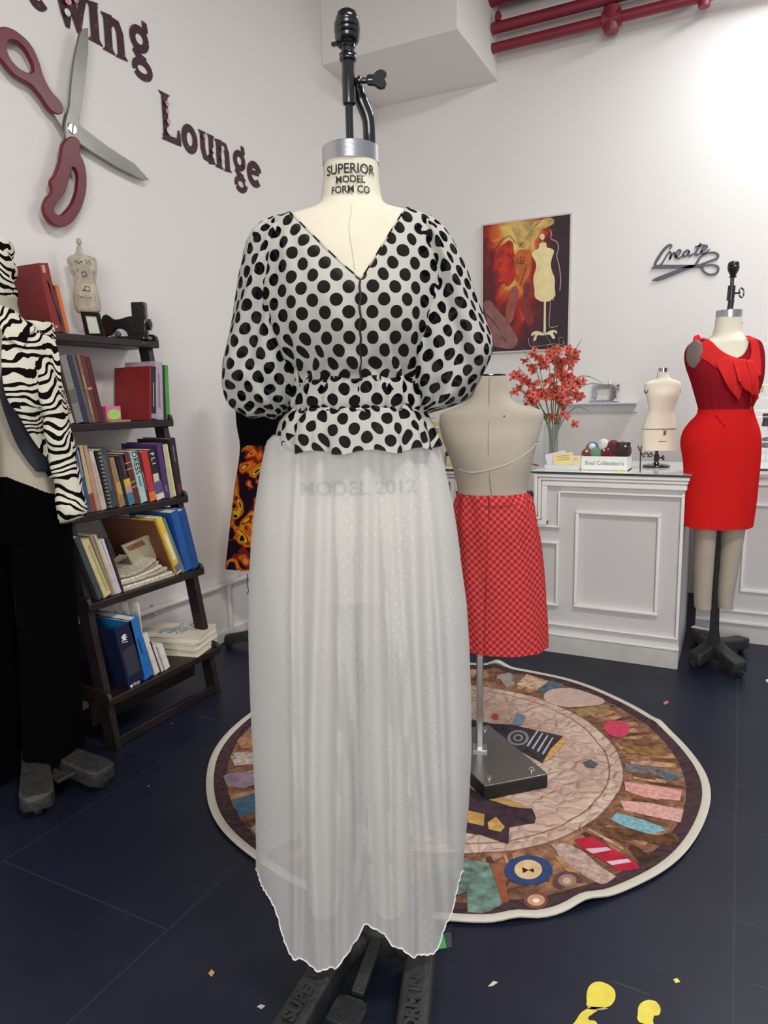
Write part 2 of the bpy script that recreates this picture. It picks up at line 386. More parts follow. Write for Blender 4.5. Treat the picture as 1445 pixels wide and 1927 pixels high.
GL = {   # strokes per letter: (points, width[s]); unit = x-height
 'L': [([(.28, 0), (.28, .1), (.27, .75), (.28, 1.38), (.28, 1.5)], [.52, .28, .26, .28, .56]), ([(.1, .1), (.5, .1), (.85, .12)], [.2, .2, .24]), ([(.86, .02), (.9, .5)], [.26, .1])],
 'o': [(ring2(.42, .48, .27, .36), .25)],
 'u': [([(.2, 1.0), (.2, .88), (.2, .4), (.3, .14), (.46, .12), (.62, .28)], [.42, .25, .25, .25, .22, .16]), ([(.66, 1.0), (.66, .88), (.66, .12), (.68, 0)], [.4, .25, .25, .42])],
 'n': [([(.2, 0), (.2, .12), (.2, .85), (.18, 1.0)], [.46, .26, .26, .4]), ([(.24, .68), (.38, .9), (.54, .88), (.64, .66), (.65, .12), (.66, 0)], [.14, .22, .26, .26, .26, .46])],
 'g': [(ring2(.38, .62, .22, .27), .21), (ring2(.42, -.22, .25, .22, -150, 200), .19), ([(.28, .36), (.2, .22), (.32, .12), (.56, .06)], [.12, .16, .2, .16]), ([(.52, .84), (.62, .98), (.6, 1.1), (.5, 1.1)], [.14, .16, .2, .2])],
 'e': [(ring2(.4, .46, .27, .36, 18, 318), .24), ([(.2, .5), (.62, .54)], .16)],
 'i': [([(.25, 0), (.25, .12), (.25, .85), (.22, 1.0)], [.5, .28, .28, .42]), ([(.24, 1.3), (.26, 1.5)], [.26, .28])],
 'w': [([(.1, 1.0), (.16, .86), (.3, .3), (.36, 0)], [.36, .27, .25, .12]), ([(.36, 0), (.52, .75)], [.12, .2]), ([(.44, 1.0), (.52, .8), (.68, .3), (.74, 0)], [.3, .27, .25, .12]), ([(.74, 0), (.84, .5), (.95, 1.0)], [.12, .18, .3])],
}
def letter(ch, pl, pr_, z, xh, zt, where, decals=()):
    y0 = Yat(pl, XL, z); y1 = Yat(pr_, XL, z); nat = {'L': 1.0, 'o': .84, 'u': .88, 'n': .9, 'g': .8, 'e': .82, 'i': .5, 'w': 1.05}[ch]
    k = (y1-y0)*.95/nat; mb = MB()
    for pts, w in GL[ch]:
        W = w if isinstance(w, list) else [w]*len(pts)
        ribbon(mb, [(p[0]*k/xh, p[1]) for p in pts], [q*.98*(.5+.5*k/xh) for q in W], .012/xh, V((XL+.006, y0, z)), V((0, xh, 0)), V((0, 0, xh)))
    for v in range(len(mb.v)):          # ribbon used X x Y as its thickness direction
        x, y, zz = mb.v[v]; mb.v[v] = (XL+.002 if x < XL+.0061 else XL+.004+(x-XL-.006), y, zz)
    o = mb.build('wall_letter', mL, bevel=.0015, sharp=30)
    tag(o, f'maroon wooden letter {ch} with flared serifs {where}', 'wall letter', 'maroon letters on the left wall')
    for (u, v, s, which) in decals:
        c = V((XL+.0186, y0+u*k, z+v*xh))
        MB().lathe([(s, 0), (s, .0008)], c, 8, ax=(1, 0, 0)).build('sticker', M_decal1 if which else M_decal2, o)
xh = .135
letter('L', 302, 343, 2.437, xh, 0, 'at the start of the lower word', [(.28, 1.15, .012, 1), (.3, .6, .011, 1), (.3, .3, .016, 0), (.27, .9, .01, 1)])
letter('o', 341, 375, 2.425, xh, 0, 'second in the lower word')
letter('u', 375, 407, 2.420, xh, 0, 'third in the lower word', [(.68, .45, .014, 0), (.66, .25, .012, 0), (.2, .8, .01, 1)])
letter('n', 405, 438, 2.416, xh, 0, 'fourth in the lower word', [(.3, .7, .012, 0), (.28, .35, .013, 0)])
letter('g', 437, 467, 2.412, xh, 0, 'fifth in the lower word, its tail hanging down', [(.58, -.18, .014, 0), (.6, .5, .012, 1)])
letter('e', 464, 496, 2.400, xh, 0, 'at the end of the lower word')
letter('e', 48, 98, 2.700, .15, 0, 'cut by the top edge, left of the w')
letter('w', 105, 168, 2.695, .15, 0, 'in the upper word above the big scissors blade', [(.35, .6, .016, 1), (.3, .3, .014, 0), (.62, .75, .014, 1)])
letter('i', 164, 195, 2.694, .15, 0, 'in the upper word right of the blade tip')
letter('n', 194, 243, 2.686, .145, 0, 'in the upper word, next to last')
letter('g', 241, 290, 2.720, .14, 0, 'at the end of the upper word')

# ---------------------------------------------------------------- giant scissors on the left wall
def pl_wall(pts, X=XL, sc_=2.779, o=(0, 0)):
    out = []
    for x, y in pts:
        p = onx(o[0]+x/sc_, o[1]+y/sc_, X); out.append((p.y, p.z))
    return out
sc1 = onx(135, 243, XL)
ts = thing('wall_scissors', 'giant open scissors with dark red handles and grey blades hung on the left wall', 'scissors', (XL, sc1.y, sc1.z))
M_blade = mat('grey_blade_metal', (132, 130, 122), .38, metal=.75, vary=.15, vscale=6)
M_handle = mat('dark_red_enamel', (104, 14, 32), .36)
YZ = dict(X=(0, 1, 0), Y=(0, 0, 1))
shape([pl_wall([(275, 590), (320, 575), (350, 610), (420, 665), (560, 770), (700, 860), (772, 940), (745, 943), (600, 870), (470, 790), (400, 740), (335, 690)], XL+.03)], .004, M_blade, ts, 'blade', (XL+.03, 0, 0), **YZ, bevel=.0015, smooth=False)
shape([pl_wall([(-50, 200), (0, 150), (45, 155), (95, 185), (150, 240), (190, 320), (215, 400), (250, 470), (320, 575), (275, 590), (200, 495), (150, 440), (100, 412), (60, 385), (0, 312), (-45, 265)], XL+.03),
       pl_wall([(25, 225), (60, 208), (110, 240), (150, 300), (172, 355), (160, 386), (120, 382), (70, 345), (32, 290)], XL+.03)], .008, M_handle, ts, 'handle', (XL+.03, 0, 0), **YZ, bevel=.003)
shape([pl_wall([(425, 155), (455, 150), (456, 260), (432, 480), (410, 620), (400, 738), (340, 738), (340, 640), (360, 560), (372, 420), (385, 310), (412, 185)], XL+.042)], .004, M_blade, ts, 'blade', (XL+.042, 0, 0), **YZ, bevel=.0015, smooth=False)
shape([pl_wall([(338, 736), (401, 736), (405, 800), (430, 860), (441, 950), (430, 1040), (390, 1130), (345, 1175), (300, 1183), (250, 1152), (227, 1090), (240, 1040), (270, 1000), (264, 950), (285, 915), (312, 840)], XL+.042),
       pl_wall([(372, 872), (398, 900), (403, 960), (385, 1040), (345, 1103), (300, 1130), (272, 1108), (287, 1060), (328, 1000), (350, 935)], XL+.042)], .008, M_handle, ts, 'handle', (XL+.042, 0, 0), **YZ, bevel=.003)
c = onx(376/2.779, 674/2.779, XL+.046)
sw = MB().lathe([(.021, -.03), (.021, .002), (.018, .005)], c, 24, ax=(1, 0, 0)).build('pivot_screw', M_steel, ts)
MB().box(c+V((.0055, 0, 0)), (.001, .004, .034), Matrix.Rotation(radians(-12), 3, 'X')).build('slot', M_ink, sw)

# ---------------------------------------------------------------- painting on the back wall
def P4(pts, sc_=1.0, o=(0, 0), Y=YB):
    return [ (q.x, q.z) for q in (ony(o[0]+x/sc_, o[1]+y/sc_, Y) for x, y in pts)]
XZ = dict(X=(1, 0, 0), Y=(0, 0, 1))
a = ony(909, 425, YB-.02); b = ony(1068, 655, YB-.02)
px0, px1, pz0, pz1 = a.x, b.x, b.z, a.z
tp = thing('painting', 'unframed abstract painting of a cream dress form on red and purple, on the back wall', 'painting', ((px0+px1)/2, YB-.02, pz0))
def c_canvas():
    m, nt, bs = newmat('painted_canvas')
    tc = nd(nt, 'ShaderNodeTexCoord'); n = nd(nt, 'ShaderNodeTexNoise'); n.inputs['Scale'].default_value = 7; n.inputs['Detail'].default_value = 6; n.inputs['Distortion'].default_value = .8
    nt.links.new(tc.outputs['Object'], n.inputs['Vector']); sx = nd(nt, 'ShaderNodeSeparateXYZ'); nt.links.new(tc.outputs['Object'], sx.inputs[0])
    w, h = px1-px0, pz1-pz0
    # distance from the bright upper left part of the picture
    dx = mth(nt, 'MULTIPLY', mth(nt, 'ADD', sx.outputs['X'], w*.12), 2.1/w); dz = mth(nt, 'MULTIPLY', mth(nt, 'ADD', sx.outputs['Z'], -h*.86), 1.15/h)
    d = mth(nt, 'SQRT', mth(nt, 'ADD', mth(nt, 'POWER', mth(nt, 'ABSOLUTE', dx), 2), mth(nt, 'POWER', mth(nt, 'ABSOLUTE', dz), 2)))
    f = mth(nt, 'ADD', mth(nt, 'MULTIPLY', d, .85), mth(nt, 'MULTIPLY', mth(nt, 'SUBTRACT', n.outputs['Fac'], .5), 1.0))
    r = nd(nt, 'ShaderNodeValToRGB'); e = r.color_ramp.elements
    e[0].position = 0; e[0].color = lin((232, 205, 120)); e[1].position = 1; e[1].color = lin((44, 28, 38))
    for p, c in ((.2, (222, 180, 90)), (.34, (205, 95, 40)), (.5, (165, 35, 28)), (.68, (95, 25, 30)), (.84, (60, 30, 45))):
        q = e.new(p); q.color = lin(c)
    nt.links.new(f, r.inputs[0]); nt.links.new(r.outputs[0], bs.inputs['Base Color']); bs.inputs['Roughness'].default_value = .5
    return m
MB().box(((px0+px1)/2, YB-.0125, (pz0+pz1)/2), (px1-px0, .017, pz1-pz0)).build('canvas', c_canvas(), tp, bevel=.001)
fr = MB(); ed = .010
for (x0, x1, z0, z1) in ((px0-ed, px1+ed, pz1, pz1+ed), (px0-ed, px1+ed, pz0-ed, pz0), (px0-ed, px0, pz0, pz1), (px1, px1+ed, pz0, pz1)):
    fr.box(((x0+x1)/2, YB-.0125, (z0+z1)/2), (x1-x0, .018, z1-z0))
fr.build('edge_strip', mat('painting_edge', (205, 196, 190), .5), tp)
_lay = [0]
def paint(pts, col, lay=0, name='painted_shape', smooth=True, **k):
    _lay[0] += 1; lay = _lay[0]*.35
    q = P4(pts, 4.129, (890, 380), YB-.0215)
    return shape([q], .0003, solidc('paint_%d_%d_%d' % col, col, .55, vary=k.get('vary', .12), vscale=18), tp, name, (0, YB-.0215-.0006*lay, 0), **XZ, smooth=smooth)
paint([(300, 185), (420, 152), (520, 140), (615, 128), (630, 158), (590, 190), (530, 222), (500, 270), (455, 320), (440, 370), (395, 362), (360, 345), (330, 300), (318, 240)], (196, 164, 96), vary=.45, name='yellow_patch')
paint([(95, 770), (200, 850), (300, 980), (340, 1110), (200, 1130), (160, 1110), (100, 880)], (140, 92, 88), vary=.25, name='tan_strip')
paint([(250, 900), (270, 780), (330, 650), (350, 680), (330, 820), (270, 950)], (150, 78, 66), vary=.3, name='tan_strip')
paint([(390, 700), (420, 620), (450, 640), (430, 760), (450, 960), (400, 880)], (128, 50, 48), vary=.3, name='tan_strip')
paint([(170, 470), (200, 360), (235, 330), (290, 300), (320, 400), (345, 500), (320, 600), (262, 655), (248, 628), (200, 625), (205, 560)], (186, 44, 26), vary=.5, name='red_patch')
paint([(330, 400), (400, 370), (450, 430), (440, 560), (360, 640), (330, 520)], (190, 98, 44), vary=.35, name='orange_patch')
# the pale dress form in the picture
paint([(518, 325), (568, 320), (574, 352), (600, 360), (628, 378), (626, 400), (612, 440), (606, 500), (616, 545), (634, 590), (634, 660), (628, 748), (490, 752), (478, 680), (470, 590), (484, 535), (492, 490), (478, 450), (458, 405), (475, 380), (512, 358)], (232, 214, 158), 1, 'dress_form_figure', vary=.1)
paint([(552, 748), (566, 748), (566, 1015), (548, 1015)], (226, 212, 170), 1, 'figure_pole', smooth=False)
paint([(452, 1035), (480, 1005), (560, 1018), (620, 995), (650, 1005), (652, 1022), (625, 1012), (636, 1060), (620, 1062), (600, 1035), (540, 1038), (500, 1040), (485, 1078), (470, 1075), (478, 1030), (460, 1042)], (226, 214, 176), 1, 'figure_base')
paint([(520, 262), (538, 247), (556, 262), (550, 290), (540, 296), (526, 288)], (224, 205, 165), 1, 'figure_head')
paint([(537, 294), (543, 294), (543, 324), (537, 324)], (190, 160, 110), 1, 'figure_neck', smooth=False)
mb = MB()
for pts, w in (([(598, 215), (610, 250), (604, 285), (650, 310), (664, 360), (650, 420), (670, 500), (680, 600), (674, 690)], 5), ([(632, 762), (604, 764), (598, 850), (594, 970), (660, 962)], 4), ([(700, 1050), (712, 1120)], 2), ([(665, 1055), (700, 1055), (700, 1100), (670, 1105), (668, 1060)], 2), ([(430, 1055), (445, 1120), (520, 1118), (640, 1100)], 3)):
    q = P4(pts, 4.129, (890, 380), YB-.0265); ribbon(mb, q, w*.0011, -.0006, V((0, YB-.0265, 0)), V((1, 0, 0)), V((0, 0, 1)), smooth=4)
mb.build('pale_line', mat('pale_paint', (176, 160, 150), .6), tp)
mb = MB()
for pts in ([(150, 400), (230, 290), (285, 260), (330, 320)], [(270, 400), (320, 470), (390, 480)], [(360, 350), (385, 310)], [(200, 630), (250, 625), (252, 655)], [(100, 870), (150, 920), (208, 995)], [(220, 1040), (255, 1090)], [(480, 190), (530, 140)], [(370, 640), (420, 480)], [(345, 440), (350, 470)], [(365, 430), (398, 425), (395, 460), (368, 465), (365, 430)]):
    q = P4(pts, 4.129, (890, 380), YB-.0268); ribbon(mb, q, .0038, -.0005, V((0, YB-.0268, 0)), V((1, 0, 0)), V((0, 0, 1)))
mb.build('dark_line', mat('dark_paint', (50, 26, 24), .6), tp)

# ---------------------------------------------------------------- «Create» sign
M_slate = mat('slate_grey_metal', (84, 86, 96), .5)
q0 = ony(1290, 510, YB-.01)
tc_ = thing('create_wall_sign', 'dark grey metal sign reading Create above an open pair of scissors, on the back wall', 'sign', q0)
C4 = lambda pts: P4(pts, 5.07, (1160, 420), YB-.012)
mb = MB()
def wr(pts, w=13, n=6):
    ribbon(mb, C4(pts), ([x*.00072 for x in w] if isinstance(w, list) else w*.00072), -.006, V((0, YB-.008, 0)), V((1, 0, 0)), V((0, 0, 1)), smooth=n)
wr([(503, 250), (524, 216), (502, 207), (455, 245), (400, 325), (368, 385), (385, 408), (430, 385), (480, 300), (508, 268)], [8, 14, 18, 22, 24, 20, 18, 14, 12, 10])
wr([(508, 268), (520, 290), (508, 345)], [12, 14, 16]); wr([(508, 340), (528, 300), (548, 278), (556, 300), (562, 328)], [14, 12, 14, 15, 12])
wr([(562, 328), (590, 300), (612, 268), (596, 252), (568, 290), (572, 325), (600, 330), (636, 300)], [10, 11, 14, 14, 18, 18, 14, 10])
wr([(692, 262), (668, 258), (640, 285), (640, 312), (665, 308), (694, 264), (688, 300), (704, 308), (732, 285)], [12, 14, 17, 17, 13, 12, 18, 14, 10])
wr([(805, 188), (775, 240), (752, 290), (770, 300), (800, 280)], [16, 20, 20, 14, 10]); wr([(748, 224), (790, 214), (842, 204)], [10, 13, 9])
wr([(800, 280), (840, 250), (864, 222), (848, 212), (815, 245), (812, 282), (840, 286), (888, 242)], [10, 11, 14, 14, 18, 18, 14, 8])
mb.build('lettering', M_slate, tc_)
shape([C4([(324, 433), (345, 418), (370, 400), (430, 396), (740, 397), (800, 388), (830, 400), (830, 412), (760, 424), (640, 430)])], .003, M_slate, tc_, 'blade', (0, YB-.0085, 0), **XZ, smooth=False)
shape([C4([(332, 546), (370, 522), (480, 478), (620, 425), (700, 398), (760, 402), (720, 428), (640, 455), (520, 505), (430, 540), (380, 551)])], .003, M_slate, tc_, 'blade', (0, YB-.0085, 0), **XZ, smooth=False)
mb = MB(); wr([(745, 408), (770, 370), (800, 318), (870, 282), (940, 280), (970, 305), (955, 335), (890, 360), (820, 388), (780, 405)], [26, 20, 16, 15, 15, 17, 17, 15, 18, 22]); mb.build('handle_ring', M_slate, tc_)
mb = MB(); wr([(770, 400), (840, 402), (910, 396), (965, 415), (965, 460), (925, 486), (870, 484), (830, 455), (810, 420), (780, 412)], [20, 14, 15, 17, 18, 17, 16, 16, 20, 20]); mb.build('handle_ring', M_slate, tc_)

# ---------------------------------------------------------------- floating glass shelf and glass machine figurine on the back wall
s0 = ony(1085, 755, YB); s1 = ony(1200, 757, YB); s0.z = s1.z
M_acryl, nt_, b_ = newmat('clear_acrylic'); b_.inputs['Base Color'].default_value = (.86, .87, .88, 1); b_.inputs['Roughness'].default_value = .08; b_.inputs['Transmission Weight'].default_value = .25; b_.inputs['IOR'].default_value = 1.3
tw = thing('wall_shelf', 'narrow clear acrylic shelf fixed to the back wall right of the orchids', 'shelf', (s0.x, YB, s0.z))
MB().box(((s0.x-.06+s1.x)/2, YB-.055, s0.z-.004), (s1.x-s0.x+.06, .11, .008)).build('shelf_board', M_acryl, tw, bevel=.001)
MB().box(((s0.x-.06+s1.x)/2, YB-.004, s0.z-.032), (s1.x-s0.x+.06, .008, .06)).build('shelf_back', mat('frosted_acrylic', (226, 226, 227), .3), tw, bevel=.001)
g = ony(1138, 752, YB-.05); gz = s0.z+.0005
M_silver = mat('silvered_glass', (205, 208, 212), .1, metal=.85, vary=.35, vscale=70)
tg = thing('glass_figurine', 'small silvery glass sewing machine figurine standing on the clear wall shelf', 'figurine', (g.x, YB-.055, gz))
GX, GY = g.x, YB-.055
MB().box((GX, GY, gz+.009), (.175, .06, .018)).build('base', M_silver, tg, bevel=.004)
MB().box((GX+.055, GY, gz+.06), (.045, .035, .085)).build('column', M_silver, tg, bevel=.006)
MB().box((GX, GY, gz+.102), (.15, .032, .032)).build('arm', M_silver, tg, bevel=.008)
MB().box((GX-.062, GY, gz+.07), (.032, .03, .08)).build('needle_head', M_silver, tg, bevel=.006)
MB().tube([(GX-.062, GY, gz+.035), (GX-.062, GY, gz+.018)], .003, 8).build('needle', M_chrome, tg)
MB().lathe([(.027, 0), (.027, .012)], (GX+.078, GY, gz+.095), 18, ax=(1, 0, 0)).build('hand_wheel', M_silver, tg)
MB().tube([(GX+.03, GY, gz+.115), (GX+.03, GY, gz+.15)], .008, 10).build('spool_pin', M_chrome, tg)
MB().tube([(GX-.07, GY, gz+.11), (GX-.07, GY, gz+.135)], .006, 10).build('spool_pin', M_chrome, tg)

# ---------------------------------------------------------------- reception counter
CY = 3.375; CT = .905
cxr = Xat(1283, CY, .5); cxs = Xat(1012, CY, .8); cxl = Xat(866, CY, .8); cxe = -1.72; LOW = .72
tcn = thing('reception_counter', 'white panelled reception counter with raised mouldings, glass top and a lower middle section', 'counter', ((cxr+cxe)/2, CY+.3, 0))
mb = MB()
for x0, x1, z1 in ((cxs, cxr, CT-.012), (cxl, cxs, LOW-.02), (cxe, cxl, CT-.012)):
    mb.box(((x0+x1)/2, CY+.31, z1/2), (x1-x0, .60, z1))
mb.build('body', M_panel, tcn, smooth=False)
_fc = [0]
def fbox(mb, x0, x1, z0, z1, t, Y=CY):
    _fc[0] = (_fc[0]+1) % 6; t = t+.0003*_fc[0]
    mb.box(((x0+x1)/2, Y+.01-t/2, (z0+z1)/2), (x1-x0, t+.02, z1-z0))
def frame(x0, x1, z0, z1, w, t, name, parent, Y=CY):
    mb = MB(); fbox(mb, x0-w/2, x1+w/2, z1-w/2, z1+w/2, t, Y); fbox(mb, x0-w/2, x1+w/2, z0-w/2, z0+w/2, t, Y)
    fbox(mb, x0-w/2, x0+w/2, z0+w/2, z1-w/2, t, Y); fbox(mb, x1-w/2, x1+w/2, z0+w/2, z1-w/2, t, Y)
    return mb.build(name, M_trim, parent, bevel=.004)
# stepped cornice following the high and low tops
for k, (dz, t, h) in enumerate(((0, .034, .016), (.018, .026, .014), (.034, .016, .026))):
    mb = MB(); ztop = CT-.014-dz; zl = LOW-.022-dz
    fbox(mb, cxs+dz-.012, cxr+.018-dz*.3, ztop-h, ztop, t)
    fbox(mb, cxs-.012+dz, cxs-.012+dz+h, zl-h, ztop, t)
    fbox(mb, cxl, cxs-.012+dz+h, zl-h, zl, t)
    fbox(mb, cxl-dz+.012-h, cxl-dz+.012, zl-h, ztop, t)
    fbox(mb, cxe, cxl-dz+.012, ztop-h, ztop, t)
    mb.build('cornice', M_trim, tcn, bevel=.004)
xi = Xat(1051, CY, .8); zi = ony(1051, 923, CY).z; zi2 = ony(1051, 989, CY).z; xj = 2*((cxs+cxl)/2)-xi
mb = MB()
fbox(mb, xi, cxr, zi-.010, zi, .012); fbox(mb, xi, xi+.010, zi2-.01, zi, .012); fbox(mb, xj, xi+.01, zi2-.010, zi2, .012)
fbox(mb, xj, xj+.010, zi2, zi, .012); fbox(mb, cxe, xj+.01, zi-.010, zi, .012)
mb.build('inner_moulding', M_trim, tcn, bevel=.003)
pa = ony(1087, 963, CY); pb = ony(1234, 1155, CY)
frame(pa.x, pb.x, pb.z, pa.z, .016, .014, 'panel_frame', tcn)
pc = ony(1050, 1021, CY); pd = ony(1048, 1137, CY)
frame(pc.x-.5, pc.x, pd.z, pc.z, .014, .014, 'panel_frame', tcn)
frame(cxe+.1, pc.x-.62, pb.z, pa.z, .016, .014, 'panel_frame', tcn)
zb1 = ony(1150, 1185, CY).z; zb2 = ony(1150, 1203, CY).z
mb = MB(); fbox(mb, cxe, cxr, zb1-.008, zb1, .010); mb.build('base_moulding', M_trim, tcn, bevel=.003)
mb = MB(); fbox(mb, cxe, cxr+.005, zb2-.012, zb2, .016); mb.build('base_moulding', M_trim, tcn, bevel=.003)
mb = MB(); fbox(mb, cxe, cxr+.003, 0, zb2-.012, .010); mb.build('plinth', mat('scuffed_plinth', (196, 194, 188), .6, vary=.08, vscale=14), tcn, bevel=.002)
mb = MB(); fbox(mb, cxr-.014, cxr, zb1, CT-.09, .012); mb.build('corner_moulding', M_trim, tcn, bevel=.003)
frame(cxe+.1, cxe+.16, .3, .31, .004, .004, 'corner_moulding', tcn)
M_glass, nt_, b_ = newmat('counter_glass'); b_.inputs['Base Color'].default_value = lin((232, 238, 236)); b_.inputs['Roughness'].default_value = .05; b_.inputs['Specular IOR Level'].default_value = .7
gt = MB(); gt.box(((cxs+cxr)/2+.0, CY+.29, CT-.006), (cxr-cxs+.05, .66, .010)); gt.box(((cxe+cxl)/2, CY+.29, CT-.006), (cxl-cxe+.03, .66, .010))
gt.build('glass_top', M_glass, tcn, bevel=.001)
ge = MB(); ge.box(((cxs+cxr)/2, CY-.0412, CT-.006), (cxr-cxs+.05, .0016, .008)); ge.box(((cxe+cxl)/2, CY-.0412, CT-.006), (cxl-cxe+.03, .0016, .008))
ge.build('glass_edge', mat('dark_glass_edge', (44, 56, 54), .2), tcn)
lt = MB(); lt.box(((cxs+cxl)/2, CY+.29, LOW-.012), (cxs-cxl-.004, .64, .016)); lt.build('low_top', M_panel, tcn, bevel=.002)
TOP = CT-.0008

# back counter along the back wall
BY = 3.885; bz = .893; bx0 = -.155
tb = thing('wall_counter', 'long white panelled counter against the back wall, behind the red dress', 'counter', (.9, BY+.4, 0))
MB().box(((bx0+2.3)/2, (BY+YB)/2, (bz-.012)/2), (2.3-bx0, YB-BY-.004, bz-.012)).build('body', M_panel, tb, smooth=False)
def yz(py, Y=BY, px=1440): return ony(px, py, Y).z
for k, (z, h, t) in enumerate(((bz-.014, .02, .03), (yz(893), .014, .018), (yz(909), .012, .014), (yz(1152), .012, .014), (yz(1172), .018, .018))):
    mb = MB(); fbox(mb, bx0, 2.3, z-h, z, t, BY); mb.build('moulding', M_trim, tb, bevel=.004)
frame(Xat(1400, BY, .5), 1.0, yz(1114), yz(950), .016, .014, 'panel_frame', tb, BY)
frame(1.1, 2.1, yz(1114), yz(950), .016, .014, 'panel_frame', tb, BY)
MB().box(((bx0+2.3)/2, (BY+YB)/2-.015, bz-.006), (2.3-bx0, YB-BY+.03, .010)).build('glass_top', M_glass, tb, bevel=.001)
MB().box(((bx0+2.3)/2, BY-.031, bz-.006), (2.3-bx0, .0016, .008)).build('glass_edge', mat('dark_glass_edge', (44, 56, 54), .2), tb)
BT = bz-.0008

# white wire rack with notions on the back counter
RY = 4.35; rx0 = Xat(1408, RY, 1.2); rx1 = rx0+.8
tr_ = thing('wire_rack', 'white wire grid rack of sewing tools behind the red dress', 'rack', ((rx0+rx1)/2, RY, BT))
M_wire = mat('white_wire', (244, 244, 242), .4)
mb = MB()
zr = [yz(q, RY) for q in (648, 678, 724, 748, 773, 798, 825, 831, 852)]
for k in range(9): mb.tube([(rx0+k*.1, RY, BT+.002), (rx0+k*.1, RY, zr[0])], .0028, 6)
for z in zr: mb.tube([(rx0, RY-.004, z), (rx1, RY-.004, z)], .0028, 6)
mb.build('grid', M_wire, tr_)
mb = MB()
for z in (zr[4], zr[7]):
    mb.box(((rx0+rx1)/2, RY-.06, z-.03), (rx1-rx0, .10, .003)); 
    mb.tube([(rx0, RY-.11, z+.005), (rx1, RY-.11, z+.005)], .0028, 6)
mb.build('tray', M_wire, tr_)
for px, z, (w, h), col, nm, lb in ((1424, zr[2]-.045, (.035, .05), (60, 50, 62), 'thread_cone', 'dark purple thread cone on the wire rack'), (1431, zr[3]+.03, (.03, .034), (206, 178, 120), 'thread_spool', 'small gold thread spool on the wire rack'),
        (1440, zr[5]-.01, (.035, .07), (66, 52, 60), 'rotary_cutter', 'dark handled cutter hanging on the wire rack by the right edge'), (1430, zr[7]-.027, (.03, .05), (150, 150, 154), 'scissor_case', 'small grey scissor case standing in the lowest rack tray'),
        (1441, zr[7]-.027, (.03, .055), (120, 120, 126), 'scissor_case', 'darker grey scissor case at the right end of the lowest rack tray')):
    x = Xat(px, RY-.06, z)
    o = MB().lathe([(w/2*.7, 0), (w/2, .004), (w/2*.8, h*.5), (w/2, h-.004), (w/2*.5, h)], (x, RY-.06, z), 12).build(nm, mat('rackitem_%d' % col[0]+nm, col, .4), None)
    tag(o, lb, 'sewing tool')

# ---------------------------------------------------------------- things on the counter
def cpos(px, Y): return Xat(px, Y, TOP)
# vase
vy = CY+.17; vx = cpos(1040, vy); M_vg, nt_, b_ = newmat('vase_glass'); b_.inputs['Base Color'].default_value = (.9, .93, .93, 1)
b_.inputs['Roughness'].default_value = .04; b_.inputs['Transmission Weight'].default_value = .9; b_.inputs['IOR'].default_value = 1.2
tv = thing('glass_vase', 'tall clear glass cylinder vase holding the red orchids', 'vase', (vx, vy, TOP))
MB().lathe([(.044, 0), (.046, .005), (.046, .215), (.0435, .215), (.0435, .012), (.0, .012)], (vx, vy, TOP), 32, cap=False).build('cylinder', M_vg, tv)
M_stem = mat('orchid_stem_green', (92, 108, 66), .6, vary=.3, vscale=30)
M_pet = mat('orchid_petal_red', (204, 92, 72), .55, vary=.3, vscale=120)
M_pet2 = mat('orchid_centre', (120, 22, 34), .5)
def petal_mesh():
    mb = MB()
    for k in range(5):
        a = 2*pi*k/5 + .3; r = .019 if k % 2 else .023
        for j, (u, w) in enumerate(((0, .002), (.4, .007), (.75, .007), (1, .001))):
            pass
        row = []
        for u, w in ((0, .0015), (.35, .006), (.7, .0075), (1, .0015)):
            d = V((cos(a), sin(a), 0)); n = V((-sin(a), cos(a), 0)); z = .010*u*u*(1 if k % 2 else -.6)
            row.append([d*u*r + n*w + V((0, 0, z)), d*u*r + V((0, 0, z+.002)), d*u*r - n*w + V((0, 0, z))])
        mb.grid(row, closed=False)
    me = mb.build('flower', M_pet, None, solid=0).data
    return me
_fo = petal_mesh(); 
_src = [o for o in COL.objects if o.name.startswith('flower')][0]
mb = MB(); mb.ball((0, 0, .004), (.004, .004, .006), 8); _ctr = mb.build('flower_centre', M_pet2, None)
stems = [((1002, 640), [(1006, 660), (1000, 690), (1016, 675), (1010, 720), (1022, 745)]), ((975, 690), [(972, 704), (985, 718), (978, 728), (996, 722), (990, 745), (1000, 750)]), ((1030, 650), [(1034, 668), (1026, 690), (1040, 680), (1034, 712), (1046, 726), (1030, 738)]),
         ((1072, 655), [(1072, 662), (1068, 678), (1078, 680), (1062, 700), (1070, 720)]), ((1090, 715), [(1088, 722), (1078, 714), (1080, 740), (1066, 735), (1092, 745), (1060, 752)]), ((1052, 640), [(1052, 656), (1044, 668), (1056, 680), (1050, 700), (1058, 712), (1046, 690)]),
         ((1000, 755), [(998, 754), (1008, 745), (1012, 735)]), ((1062, 780), [(1066, 783), (1058, 760), (1070, 756)]), ((1028, 780), [(1030, 782), (1026, 742), (1040, 745)])]
fr_rng = random.Random(3)
wh = ['leaning far left', 'lowest on the left', 'in the middle left', 'tallest on the right', 'leaning right', 'tallest in the middle', 'with blooms drooping left', 'drooping right just above the rim', 'drooping in front of the vase rim']
